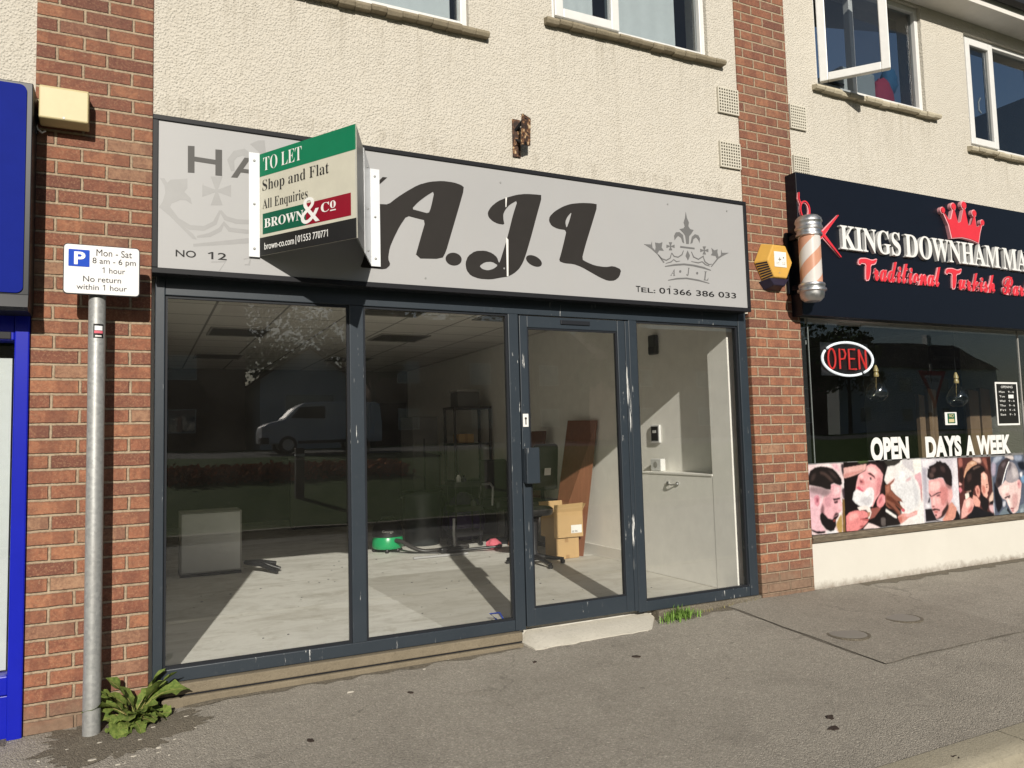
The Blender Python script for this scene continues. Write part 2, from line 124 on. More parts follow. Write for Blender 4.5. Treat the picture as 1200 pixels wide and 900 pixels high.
 ((232,176,170),3,[(6.429,0.6542),(6.4677,0.6521),(6.4605,0.5845),(6.4261,0.5715)]),
 ((142,104,104),5,[(6.3584,0.7631),(6.4698,0.705),(6.4717,0.667),(6.413,0.6701),(6.382,0.7093)]),
 ((34,26,28),1,[(6.1424,0.7879),(6.1555,0.8393),(6.1532,0.8618),(6.1755,0.8571),(6.1743,0.8795),(6.2035,0.8859),(6.2446,0.8955),(6.2748,0.9094),(6.2821,0.9241),(6.3102,0.9156),(6.3287,0.9262),(6.3583,0.9078),(6.4024,0.9047),(6.4458,0.869),(6.4747,0.8299),(6.4829,0.7726),(6.4717,0.6897),(6.4392,0.6952),(6.3944,0.7162),(6.3684,0.7476),(6.3534,0.7709),(6.3015,0.7747),(6.2137,0.7608),(6.1739,0.7627)]),
 ((78,60,60),5,[(6.2009,0.8598),(6.2595,0.8725),(6.2672,0.8347),(6.2077,0.8148)]),
 ((66,50,50),5,[(6.3187,0.8852),(6.3868,0.8675),(6.393,0.8144),(6.3364,0.8318)]),
 ((84,66,64),4,[(6.1744,0.8237),(6.2199,0.8217),(6.2389,0.7836),(6.1812,0.7787)]),
 ((150,104,98),5,[(6.3888,0.5736),(6.4121,0.5497),(6.4007,0.4978),(6.3423,0.4418),(6.2997,0.4223),(6.3116,0.4587),(6.3609,0.5078)]),
 ((58,38,38),2,[(6.3996,0.5429),(6.4081,0.5124),(6.3778,0.4693),(6.3176,0.427),(6.2524,0.4107),(6.2141,0.4281),(6.2539,0.4254),(6.302,0.4445),(6.3139,0.4809),(6.3617,0.5153)]),
 ((70,42,42),1,[(6.1764,0.5061),(6.2171,0.5131),(6.2811,0.4994),(6.2886,0.4826),(6.2379,0.4933),(6.1861,0.4892)]),
 ((196,112,110),1,[(6.2029,0.4866),(6.26,0.4844),(6.2469,0.4689),(6.2128,0.4712)]),
 ((92,52,52),1,[(6.215,0.4592),(6.2357,0.46),(6.2383,0.4413),(6.2209,0.4388)]),
 ((46,30,34),1,[(6.1501,0.6504),(6.1693,0.6382),(6.1822,0.619),(6.2117,0.6285),(6.2594,0.6467),(6.3119,0.6514),(6.319,0.6413),(6.2759,0.6384),(6.2284,0.6238),(6.1814,0.6116),(6.1599,0.6239)]),
 ((96,60,64),2,[(6.2459,0.6266),(6.304,0.6309),(6.2963,0.6126),(6.2556,0.6097)]),
 ((120,70,72),2,[(6.1792,0.534),(6.2136,0.5356),(6.2216,0.524),(6.1892,0.52)]),
 ((30,25,30),1,[(6.0889,0.5138),(6.177,0.5119),(6.1959,0.4737),(6.2353,0.4119),(6.2917,0.4005),(6.0869,0.4038)]),
 ((26,22,26),1,[(6.5038,0.4687),(6.5222,0.4736),(6.553,0.4277),(6.5608,0.3893),(6.448,0.3896),(6.4864,0.4171)]),
 ((50,45,56),2,[(6.1251,0.5594),(6.1464,0.6025),(6.1671,0.6161),(6.1596,0.5648)]),
 ((230,228,234),2,[(6.1027,0.5608),(6.1476,0.5581),(6.1552,0.5207),(6.1098,0.5198)]),
 ((84,48,46),0,[(6.5664,0.9408),(7.0479,0.9346),(7.044,0.3871),(6.5549,0.3897)]),
 ((170,104,94),4,[(6.584,0.9363),(6.6385,0.9383),(6.6357,0.8577),(6.5869,0.852)]),
 ((44,28,28),4,[(6.5869,0.852),(6.6478,0.8573),(6.638,0.712),(6.5781,0.7149)]),
 ((224,190,178),4,[(6.778,0.9297),(6.9021,0.9293),(6.9088,0.8783),(6.8114,0.8974)]),
 ((150,92,80),4,[(6.9141,0.925),(6.9894,0.9224),(7.0011,0.8041),(6.957,0.8608)]),
 ((60,34,32),3,[(6.9898,0.9263),(7.051,0.9282),(7.0434,0.7316),(7.0119,0.788)]),
 ((216,124,134),2,[(6.5553,0.6703),(6.5919,0.6761),(6.6125,0.6445),(6.5742,0.6237)]),
 ((228,176,170),1,[(6.5729,0.7228),(6.6127,0.7017),(6.5935,0.6912),(6.5701,0.6962)]),
 ((204,156,128),1,[(6.6447,0.773),(6.6694,0.8333),(6.7117,0.8856),(6.7755,0.908),(6.8361,0.8965),(6.8458,0.8728),(6.7694,0.8525),(6.6911,0.8094),(6.6482,0.7498)]),
 ((232,196,170),2,[(6.7361,0.8847),(6.7991,0.8979),(6.829,0.889),(6.7715,0.8718)]),
 ((226,166,152),1,[(6.7534,0.5986),(6.8128,0.5798),(6.8569,0.5309),(6.8393,0.4857),(6.7789,0.4971),(6.7466,0.5375)]),
 ((34,26,27),1,[(6.6482,0.7498),(6.6842,0.8019),(6.7563,0.8453),(6.8202,0.866),(6.895,0.8671),(6.9427,0.8457),(6.9633,0.8057),(6.9124,0.8),(6.8831,0.7623),(6.8876,0.6921),(6.8479,0.6708),(6.7995,0.681),(6.7785,0.6589),(6.7534,0.5986),(6.696,0.6324),(6.6365,0.6432)]),
 ((108,84,76),2,[(6.7803,0.8404),(6.8565,0.8569),(6.9057,0.851),(6.8419,0.838),(6.7847,0.8248)]),
 ((66,48,46),6,[(6.6878,0.7787),(6.7511,0.7991),(6.7565,0.7371),(6.6923,0.7093)]),
 ((235,180,164),1,[(6.8982,0.785),(6.9374,0.799),(6.984,0.7657),(6.9877,0.7107),(6.9949,0.6634),(6.9867,0.6247),(6.9661,0.6102),(6.9725,0.5787),(6.9473,0.5567),(6.9126,0.582),(6.8859,0.6223),(6.8876,0.6921)]),
 ((248,212,196),4,[(6.9169,0.7842),(6.9544,0.7826),(6.9678,0.7351),(6.9285,0.7213)]),
 ((198,126,112),4,[(6.893,0.6841),(6.941,0.6661),(6.9402,0.6038),(6.9019,0.5981)]),
 ((110,68,62),1,[(6.9517,0.6827),(6.9849,0.6858),(6.9813,0.6766),(6.9544,0.6732)]),
 ((90,54,52),1,[(6.9493,0.6618),(6.9798,0.6641),(6.9734,0.652),(6.9532,0.6514)]),
 ((220,154,140),1,[(6.7936,0.6504),(6.8113,0.6765),(6.8426,0.6788),(6.8629,0.639),(6.8577,0.5928),(6.83,0.5673),(6.8032,0.6035)]),
 ((160,92,84),2,[(6.8186,0.6529),(6.8403,0.6479),(6.8376,0.6016),(6.8188,0.6104)]),
 ((28,23,25),1,[(6.8674,0.6233),(6.9002,0.5827),(6.9478,0.5606),(6.9759,0.5317),(6.9697,0.4776),(6.9394,0.4329),(6.8852,0.4519),(6.8596,0.4999),(6.8542,0.562)]),
 ((24,22,28),1,[(6.7606,0.4982),(6.8385,0.478),(6.8976,0.4511),(7.0324,0.419),(7.0419,0.3911),(6.6696,0.3932),(6.646,0.3986),(6.6871,0.4416)]),
 ((30,24,24),1,[(6.696,0.6324),(6.7551,0.6139),(6.7573,0.5791),(6.7031,0.586)]),
 ((238,226,214),1,[(6.6452,0.6122),(6.6952,0.6248),(6.7031,0.586),(6.6506,0.5508)]),
 ((150,120,110),1,[(6.6658,0.634),(6.7337,0.6419),(6.7348,0.6303),(6.6706,0.6223)]),
 ((228,172,164),1,[(6.6274,0.5598),(6.7022,0.5784),(6.7552,0.56),(6.7606,0.4982),(6.7121,0.4476),(6.6228,0.4078),(6.5675,0.3964),(6.5817,0.4713)]),
 ((246,208,198),5,[(6.6446,0.5511),(6.7066,0.5628),(6.7067,0.5092),(6.6431,0.4826)]),
 ((192,118,112),4,[(6.6792,0.4803),(6.7492,0.5066),(6.7251,0.4544),(6.6622,0.4356)]),
 ((226,196,180),2,[(6.9849,0.5546),(7.056,0.6211),(7.046,0.5354),(6.992,0.5074)]),
 ((26,22,28),1,[(6.9938,0.5228),(7.0456,0.5315),(7.0424,0.5043),(6.997,0.4954)]),
 ((214,176,180),2,[(6.9777,0.4926),(7.0532,0.488),(7.0442,0.4105),(6.9849,0.4455)]),
 ((190,196,210),2,[(7.0442,0.5199),(7.0913,0.4857),(7.0821,0.408),(7.0442,0.4105)]),
 ((86,94,112),0,[(7.0558,0.9333),(7.5785,0.9348),(7.5191,0.3599),(7.0571,0.3836)]),
 ((168,176,192),4,[(7.1094,0.9315),(7.2483,0.9306),(7.1641,0.8852),(7.0651,0.8593)]),
 ((222,210,206),3,[(7.2483,0.9306),(7.4025,0.933),(7.397,0.888),(7.2896,0.918)]),
 ((150,160,180),4,[(7.4025,0.933),(7.5402,0.9323),(7.5211,0.8798),(7.4213,0.8834)]),
 ((170,160,178),5,[(7.0558,0.8817),(7.1264,0.8718),(7.1007,0.7547),(7.0473,0.7571)]),
 ((24,28,40),4,[(7.4443,0.8675),(7.5714,0.878),(7.5591,0.7798),(7.4857,0.798)]),
 ((120,160,196),4,[(7.4908,0.7374),(7.5544,0.7422),(7.545,0.667),(7.4958,0.6769)]),
 ((232,232,238),3,[(7.4758,0.7682),(7.5205,0.7739),(7.5149,0.7288),(7.4836,0.7302)]),
 ((22,22,30),3,[(7.0718,0.7119),(7.1244,0.6505),(7.1413,0.5908),(7.1823,0.5296),(7.1813,0.4707),(7.107,0.4021),(7.0699,0.4922)]),
 ((198,200,210),3,[(7.1865,0.5146),(7.2355,0.5191),(7.2233,0.4681),(7.1864,0.4631)]),
 ((229,202,198),1,[(7.1295,0.6429),(7.1997,0.6763),(7.2525,0.7108),(7.2984,0.6864),(7.3596,0.6834),(7.4497,0.7091),(7.4949,0.6694),(7.4667,0.5431),(7.4148,0.4265),(7.3729,0.3883),(7.3244,0.3952),(7.2924,0.4343),(7.2622,0.4879),(7.2364,0.5264),(7.1896,0.5402),(7.1473,0.5905)]),
 ((246,224,218),6,[(7.1576,0.6267),(7.2472,0.6666),(7.3061,0.6488),(7.2877,0.5977),(7.2004,0.5802)]),
 ((206,164,162),6,[(7.3469,0.5796),(7.4331,0.5749),(7.4061,0.4569),(7.3411,0.4312),(7.3257,0.5064)]),
 ((248,230,226),3,[(7.2563,0.5401),(7.2961,0.5156),(7.2951,0.4563),(7.2613,0.4806)]),
 ((206,150,148),3,[(7.2374,0.5856),(7.3103,0.5816),(7.246,0.5555)]),
 ((160,153,158),2,[(7.334,0.879),(7.3947,0.8693),(7.444,0.8147),(7.4668,0.746),(7.4488,0.7017),(7.3592,0.6797),(7.2863,0.6869),(7.2469,0.7148),(7.2945,0.8058)]),
 ((198,190,192),6,[(7.3646,0.8254),(7.436,0.8),(7.4463,0.7319),(7.3632,0.7131)]),
 ((104,98,104),4,[(7.3209,0.872),(7.3691,0.8627),(7.3373,0.804),(7.2988,0.7907)]),
 ((64,54,57),1,[(7.0921,0.6816),(7.1254,0.761),(7.1588,0.8409),(7.2132,0.8908),(7.2894,0.9165),(7.349,0.901),(7.3279,0.8792),(7.2926,0.8208),(7.2378,0.7412),(7.1868,0.6695),(7.1359,0.6463),(7.1065,0.6515)]),
 ((100,88,92),5,[(7.1967,0.8543),(7.2608,0.8817),(7.2833,0.8659),(7.2294,0.8233)]),
 ((44,36,40),4,[(7.121,0.7243),(7.1844,0.751),(7.1895,0.6916),(7.138,0.6646)]),
 ((242,242,244),0,[(7.3225,0.8854),(7.334,0.879),(7.2762,0.8065),(7.2324,0.7266),(7.2066,0.6834),(7.1892,0.6694),(7.2257,0.7418),(7.2719,0.8216)]),
 ((222,164,166),2,[(7.4293,0.6951),(7.4741,0.7043),(7.494,0.6619),(7.4697,0.618),(7.4334,0.6274)]),
 ((170,104,110),2,[(7.4394,0.6758),(7.4647,0.6784),(7.4577,0.6524),(7.4403,0.6533)]),
 ((64,42,46),1,[(7.2148,0.5484),(7.2525,0.5588),(7.3085,0.5668),(7.3043,0.5522),(7.2595,0.5458),(7.2252,0.5345)]),
 ((72,48,54),1,[(7.2674,0.5506),(7.3067,0.5521),(7.299,0.5391),(7.2743,0.5376)]),
 ((150,86,90),1,[(7.2937,0.4453),(7.3312,0.4504),(7.3575,0.4435),(7.3477,0.4345),(7.3046,0.4335)]),
 ((196,130,132),2,[(7.3041,0.4298),(7.3473,0.4308),(7.3511,0.412),(7.3197,0.4066)]),
 ((108,122,132),1,[(7.1053,0.3876),(7.1709,0.4346),(7.2345,0.4601),(7.2897,0.4122),(7.3423,0.3903),(7.4139,0.4191),(7.4565,0.4613),(7.5215,0.4798),(7.5166,0.36)]),
 ((150,164,172),4,[(7.4395,0.4249),(7.5044,0.4433),(7.4979,0.3913),(7.4473,0.3871)]),
 ((30,30,36),1,[(7.2587,0.4586),(7.2897,0.4122),(7.3357,0.387),(7.2866,0.3865),(7.237,0.4304)]),
]


# ------------------------------------------------------------------ camera, sky, sun
cd = bpy.data.cameras.new('camera'); cam = bpy.data.objects.new('camera', cd); COL.objects.link(cam)
yaw, pit, rol = P_ANG
fw = Vector((math.sin(yaw)*math.cos(pit), math.cos(yaw)*math.cos(pit), math.sin(pit)))
r0 = Vector((math.cos(yaw), -math.sin(yaw), 0)); u0 = r0.cross(fw)
rr = math.cos(rol)*r0 + math.sin(rol)*u0; uu = -math.sin(rol)*r0 + math.cos(rol)*u0
cam.matrix_world = Matrix(((rr.x, uu.x, -fw.x, P_CAM[0]), (rr.y, uu.y, -fw.y, P_CAM[1]), (rr.z, uu.z, -fw.z, P_CAM[2]), (0, 0, 0, 1)))
cd.sensor_width = 36; cd.lens = P_F/1200*36; cd.clip_start = .05; cd.clip_end = 2000
SC.camera = cam

SUN_EL = 24.9; SUN_DX = .255
wd = bpy.data.worlds.new('World'); SC.world = wd; wd.use_nodes = True
wn = wd.node_tree; bg = wn.nodes['Background']
sky = wn.nodes.new('ShaderNodeTexSky'); sky.sky_type = 'NISHITA'; sky.sun_disc = False
sky.sun_elevation = R(SUN_EL); sky.sun_rotation = math.atan2(-SUN_DX, -1.0)
sky.air_density = 1.0; sky.dust_density = 1.2; sky.ozone_density = 1.5
wn.links.new(sky.outputs[0], bg.inputs[0]); bg.inputs[1].default_value = .052
sd = bpy.data.lights.new('sun', 'SUN'); so = bpy.data.objects.new('sun', sd); COL.objects.link(so)
sd.energy = 5.0; sd.angle = R(.55); sd.color = (1, .935, .835)
so.rotation_euler = Vector((SUN_DX, 1.0, -math.tan(R(SUN_EL))*math.hypot(1, SUN_DX))).to_track_quat('-Z', 'Y').to_euler()
so.location = (-10, -30, 25)
vs = SC.view_settings; vs.view_transform = 'Standard'; vs.look = 'None'; vs.exposure = 0.07; vs.gamma = 1; vs.use_curve_mapping = False

# ------------------------------------------------------------------ materials
def srgb(r, g, b, k=1.0):
    f = lambda c: (c/255/12.92 if c <= 10.3 else ((c/255+.055)/1.055)**2.4)*k
    return (f(r), f(g), f(b), 1)
class Mat:
    def __init__(s, name, col=(.5, .5, .5), rough=.6, metal=0, spec=.5):
        s.m = bpy.data.materials.new(name); s.m.use_nodes = True; s.t = s.m.node_tree
        s.b = s.t.nodes['Principled BSDF']; s.out = s.t.nodes['Material Output']
        s.b.inputs['Base Color'].default_value = tuple(col[:3])+(1,)
        s.b.inputs['Roughness'].default_value = rough; s.b.inputs['Metallic'].default_value = metal
        s.b.inputs['Specular IOR Level'].default_value = spec
        s._co = None
    def n(s, typ, ins=None, **kw):
        nd = s.t.nodes.new(typ)
        for k, v in kw.items(): setattr(nd, k, v)
        for k, v in (ins or {}).items(): s.set(nd.inputs[k], v)
        return nd
    def set(s, inp, v):
        if isinstance(v, bpy.types.NodeSocket): s.t.links.new(v, inp)
        elif isinstance(v, bpy.types.Node): s.t.links.new(v.outputs[0], inp)
        else: inp.default_value = v
    def pos(s, scale=(1, 1, 1)):
        g = s.n('ShaderNodeNewGeometry')
        if scale == (1, 1, 1): return g.outputs['Position']
        return s.n('ShaderNodeVectorMath', {0: g.outputs['Position'], 1: scale}, operation='MULTIPLY').outputs[0]
    def noise(s, scale, detail=4, rough=.6, vec=None, dist=0.):
        nd = s.n('ShaderNodeTexNoise', {'Scale': scale, 'Detail': detail, 'Roughness': rough, 'Distortion': dist})
        s.set(nd.inputs['Vector'], vec if vec is not None else s.pos()); return nd.outputs['Fac']
    def math(s, op, a, b=0., c=None, clamp=False):
        nd = s.n('ShaderNodeMath', operation=op, use_clamp=clamp); s.set(nd.inputs[0], a); s.set(nd.inputs[1], b)
        if c is not None: s.set(nd.inputs[2], c)
        return nd.outputs[0]
    def ramp(s, f, stops, interp='LINEAR'):
        nd = s.n('ShaderNodeValToRGB'); s.set(nd.inputs[0], f); cr = nd.color_ramp; cr.interpolation = interp
        while len(cr.elements) < len(stops): cr.elements.new(.5)
        for e, (p, c) in zip(cr.elements, stops):
            e.position = p; e.color = tuple(c[:3])+(1,) if not isinstance(c, (int, float)) else (c, c, c, 1)
        return nd.outputs['Color']
    def step(s, f, a, b): return s.n('ShaderNodeMapRange', {'Value': f, 'From Min': a, 'From Max': b}).outputs[0]
    def mix(s, f, a, b, blend='MIX'):
        nd = s.n('ShaderNodeMix', data_type='RGBA', blend_type=blend)
        s.set(nd.inputs['Factor'], f)
        for i, v in ((6, a), (7, b)): s.set(nd.inputs[i], tuple(v[:3])+(1,) if isinstance(v, (tuple, list)) else v)
        return nd.outputs[2]
    def col(s, v): s.set(s.b.inputs['Base Color'], v); return s
    def rough(s, v): s.set(s.b.inputs['Roughness'], v); return s
    def bump(s, h, strength=.3, dist=.01):
        s.set(s.b.inputs['Normal'], s.n('ShaderNodeBump', {'Height': h, 'Strength': strength, 'Distance': dist}).outputs[0]); return s

MT = {}
def simple(name, col, rough=.55, metal=0, spec=.5, var=.12, vs=9., bump=0, bs=120.):
    """plain paint / plastic with slight tone variation and grime"""
    m = Mat(name, col, rough, metal, spec)
    n = m.noise(vs, 5, .65)
    m.col(m.mix(n, tuple(c*(1-var) for c in col[:3]), tuple(min(1, c*(1+var)) for c in col[:3])))
    m.rough(m.step(m.noise(vs*3, 3), -.2/max(rough, .05)*.3, 1.5/max(rough, .2)*.9) if False else rough)
    if bump: m.bump(m.noise(bs, 3), bump, .002)
    MT[name] = m.m; return m.m

def make_brick():
    m = Mat('red_brick', rough=.85, spec=.25)
    p = m.pos(); sp = m.n('ShaderNodeSeparateXYZ', {0: p})
    wob = m.noise(9, 2)
    z = m.math('ADD', sp.outputs[2], m.math('MULTIPLY', m.math('SUBTRACT', wob, .5), .006))
    row = m.math('DIVIDE', z, .0748); rf = m.math('FLOOR', row)
    jit = m.n('ShaderNodeTexWhiteNoise', {'W': rf}, noise_dimensions='1D')
    par = m.math('MODULO', m.math('ADD', rf, 100), 2)
    off = m.math('ADD', m.math('MULTIPLY', par, .5), m.math('MULTIPLY', jit.outputs[0], .06))
    xx = m.math('ADD', sp.outputs[0], m.math('MULTIPLY', m.math('SUBTRACT', m.noise(7, 2), .5), .006))
    u = m.math('ADD', m.math('DIVIDE', m.math('ADD', xx, .55), .2275), off)
    uf = m.math('FLOOR', u)
    fu = m.math('SUBTRACT', u, uf); fv = m.math('SUBTRACT', row, rf)
    rag = m.math('MULTIPLY', m.math('SUBTRACT', m.noise(130, 4, .7), .5), .11)
    du = m.math('MULTIPLY', m.math('MINIMUM', fu, m.math('SUBTRACT', 1, fu)), .2275/.0748)
    dv = m.math('MINIMUM', fv, m.math('SUBTRACT', 1, fv))
    d = m.math('ADD', m.math('MINIMUM', du, dv), rag)
    face = m.step(d, .060, .115)
    idv = m.n('ShaderNodeCombineXYZ', {0: uf, 1: rf})
    w1 = m.n('ShaderNodeTexWhiteNoise', {'Vector': idv.outputs[0]}, noise_dimensions='3D')
    base = m.ramp(w1.outputs[0], [(0, (.165, .068, .048)), (.12, (.235, .095, .06)), (.30, (.30, .122, .07)), (.46, (.34, .145, .08)), (.62, (.275, .11, .066)), (.78, (.37, .165, .09)), (.92, (.21, .09, .062)), (1, (.37, .225, .14))])
    mot = m.noise(38, 6, .7, dist=.4)
    base = m.mix(m.step(mot, .38, .62), base, m.mix(.55, base, (.10, .042, .032)))
    base = m.mix(m.math('MULTIPLY', m.step(m.noise(95, 4, .75), .5, .66), .62), base, (.38, .215, .125))
    # cross-banding: darker kiss marks across some bricks
    kiss = m.math('MULTIPLY', m.step(m.math('ABSOLUTE', m.math('SUBTRACT', fu, w1.outputs[0])), .2, .16), m.step(w1.outputs[0], .3, .35))
    base = m.mix(m.math('MULTIPLY', kiss, .35), base, (.12, .045, .035))
    pale = m.step(m.noise(55, 5, .75), .62, .74)
    base = m.mix(m.math('MULTIPLY', pale, .6), base, (.42, .28, .18))
    base = m.mix(m.math('MULTIPLY', m.step(sp.outputs[2], 1.9, 3.2), .38), base, m.mix(.5, base, (.09, .048, .045)))
    soot = m.step(m.noise(1.6, 5, .65), .52, .75); base = m.mix(m.math('MULTIPLY', soot, .4), base, (.085, .05, .04))
    base = m.mix(m.step(m.noise(420, 2), .70, .8), base, (.06, .03, .025))
    mort = m.ramp(m.noise(60, 4), [(.3, (.25, .185, .125)), (.5, (.355, .275, .19)), (.75, (.42, .335, .235))])
    c = m.mix(face, mort, base)
    # damp dirt near the pavement
    lift = m.math('MULTIPLY', m.math('GREATER_THAN', sp.outputs[0], 3.), .20)
    low = m.math('MULTIPLY', m.step(m.math('SUBTRACT', m.math('ADD', sp.outputs[2], m.math('MULTIPLY', m.noise(5, 5, .7), .26)), lift), .17, .02), .85)
    c = m.mix(low, c, m.mix(m.noise(30, 4), (.10, .065, .045), (.30, .215, .15)))
    m.col(c)
    h = m.math('ADD', m.math('MULTIPLY', face, 1.0), m.math('MULTIPLY', m.noise(190, 5, .7), .32))
    m.bump(h, 1.0, .011); MT['brick'] = m.m
make_brick()

def make_render():
    m = Mat('cream_render', rough=.9, spec=.2)
    big = m.noise(1.1, 5, .6); mid = m.noise(14, 4)
    c = m.mix(big, (.51, .478, .414), (.58, .546, .475))
    c = m.mix(m.math('MULTIPLY', m.step(mid, .45, .8), .25), c, (.42, .38, .30))
    streak = m.noise(1, 4, .7, m.pos((9, 9, .7)))
    c = m.mix(m.math('MULTIPLY', m.step(streak, .55, .8), .35), c, (.34, .305, .24))
    sp = m.n('ShaderNodeSeparateXYZ', {0: m.pos()}); drip = m.step(m.noise(1, 5, .75, m.pos((16, 16, .9))), .50, .68); wet = None
    for (xa, xb, zt, dp) in ((.3, 2.0, 3.86, .55), (2.4, 4.05, 4.07, .5), (4.98, 6.6, 4.07, .5), (7.0, 8.7, 3.85, .5), (2.05, 2.35, 3.09, .3), (0, 4.2, 3.10, .14)):
        band = m.math('MULTIPLY', m.step(sp.outputs[2], zt-dp, zt), m.math('LESS_THAN', sp.outputs[2], zt+.03)); xx = m.math('MULTIPLY', m.step(sp.outputs[0], xa, xa+.1), m.step(sp.outputs[0], xb, xb-.1))
        q = m.math('MULTIPLY', band, xx); wet = q if wet is None else m.math('MAXIMUM', wet, q)
    c = m.mix(m.math('MULTIPLY', m.math('MULTIPLY', wet, drip), .42), c, (.25, .22, .165))
    m.col(c)
    v = m.n('ShaderNodeTexVoronoi', {'Vector': m.n('ShaderNodeVectorMath', {0: m.pos(), 1: m.n('ShaderNodeVectorMath', {0: m.n('ShaderNodeTexNoise', {'Vector': m.pos(), 'Scale': 45.}).outputs['Color'], 1: (.006, .006, .006)}, operation='MULTIPLY').outputs[0]}, operation='ADD').outputs[0], 'Scale': 88., 'Randomness': 1.}, feature='SMOOTH_F1')
    h = m.math('ADD', m.math('MULTIPLY', m.step(v.outputs[0], .55, .0), 1.0), m.math('MULTIPLY', m.noise(100, 5, .75), .8))
    m.bump(h, .78, .0085); MT['render'] = m.m
make_render()

def make_smooth_render():
    m = Mat('painted_stallriser', rough=.8, spec=.3)
    sp = m.n('ShaderNodeSeparateXYZ', {0: m.pos()})
    c = m.mix(m.noise(3, 5), (.52, .50, .445), (.59, .57, .515))
    low = m.step(m.math('ADD', sp.outputs[2], m.math('MULTIPLY', m.noise(14, 5, .7), .16)), .11, .03)
    m.col(m.mix(m.math('MULTIPLY', low, .85), c, (.16, .12, .085)))
    m.bump(m.noise(45, 5), .35, .004); MT['stallriser'] = m.m
make_smooth_render()

def make_asphalt(name, a, b, seed=0.):
    m = Mat(name, rough=.9, spec=.25)
    p = m.n('ShaderNodeVectorMath', {0: m.pos(), 1: (seed, seed, 0)}, operation='ADD').outputs[0]
    base = m.mix(m.noise(.9, 5, .6, p), a, b)
    base = m.mix(m.math('MULTIPLY', m.step(m.noise(2.3, 6, .7, p), .48, .75), .45), base, tuple(c*.62 for c in a))
    v = m.n('ShaderNodeTexVoronoi', {'Vector': p, 'Scale': 150.}); w = m.n('ShaderNodeSeparateColor', {0: v.outputs['Color']})
    st = m.ramp(w.outputs[0], [(0, .76), (.35, .92), (.7, 1.04), (.92, 1.16), (1, 1.45)])
    c = m.mix(1., base, st, 'MULTIPLY')
    white = m.step(m.noise(85, 2, .5, p), .735, .76)
    c = m.mix(m.math('MULTIPLY', white, .55), c, (.42, .39, .33))
    dark = m.step(m.noise(11, 3, .5, p), .73, .76)
    c = m.mix(m.math('MULTIPLY', dark, .55), c, tuple(x*.4 for x in a))
    cr = m.n('ShaderNodeTexVoronoi', {'Vector': m.n('ShaderNodeVectorMath', {0: p, 1: m.n('ShaderNodeVectorMath', {0: m.n('ShaderNodeTexNoise', {'Vector': p, 'Scale': 3., 'Detail': 5.}).outputs['Color'], 1: (.5, .5, .0)}, operation='MULTIPLY').outputs[0]}, operation='ADD').outputs[0], 'Scale': .8}, feature='DISTANCE_TO_EDGE')
    ck = m.math('MULTIPLY', m.step(cr.outputs['Distance'], .006, .002), m.step(m.noise(.7, 2, .5, p), .52, .6))
    c = m.mix(m.math('MULTIPLY', ck, .3), c, tuple(x*.35 for x in a))
    gum = m.n('ShaderNodeTexVoronoi', {'Vector': p, 'Scale': 3.3}); gs = m.n('ShaderNodeSeparateColor', {0: gum.outputs['Color']})
    c = m.mix(m.math('MULTIPLY', m.math('MULTIPLY', m.step(gum.outputs['Distance'], .06, .045), m.math('GREATER_THAN', gs.outputs[0], .62)), .5), c, tuple(x*.5 for x in a))
    m.col(c)
    h = m.math('ADD', m.math('MULTIPLY', v.outputs['Distance'], -1.), m.math('MULTIPLY', m.noise(60, 5, .7, p), 1.2))
    m.bump(h, .75, .006); MT[name] = m.m
make_asphalt('pavement_asphalt', (.272, .248, .208), (.338, .310, .262))
make_asphalt('patch_asphalt', (.245, .222, .185), (.305, .278, .234), 31.)
make_asphalt('road_asphalt', (.085, .083, .078), (.12, .117, .11), 57.)
make_asphalt('joint_asphalt', (.155, .138, .112), (.205, .183, .15), 12.)
make_asphalt('dirt_asphalt', (.13, .112, .085), (.20, .176, .136), 77.)

def make_concrete(name, a, b, sc=4., bump=.4):
    m = Mat(name, rough=.85, spec=.3)
    c = m.mix(m.noise(sc, 6, .65), a, b)
    c = m.mix(m.math('MULTIPLY', m.step(m.noise(sc*7, 4, .7), .52, .78), .5), c, tuple(x*.6 for x in a))
    c = m.mix(m.math('MULTIPLY', m.step(m.noise(220, 2), .66, .72), .5), c, tuple(min(1, x*1.5) for x in b))
    m.col(c); m.bump(m.noise(90, 6, .7), bump, .005); MT[name] = m.m
make_concrete('kerb_stone', (.24, .215, .155), (.37, .335, .255), 6., .9)
make_concrete('step_concrete', (.42, .395, .33), (.55, .52, .45), 7., .9)
make_concrete('plinth_stone', (.135, .112, .077), (.235, .197, .138), 9., 1.)
make_concrete('sill_concrete', (.15, .125, .085), (.33, .285, .20), 14., 1.)
make_concrete('pale_sill', (.34, .30, .22), (.55, .50, .38), 14., 1.)

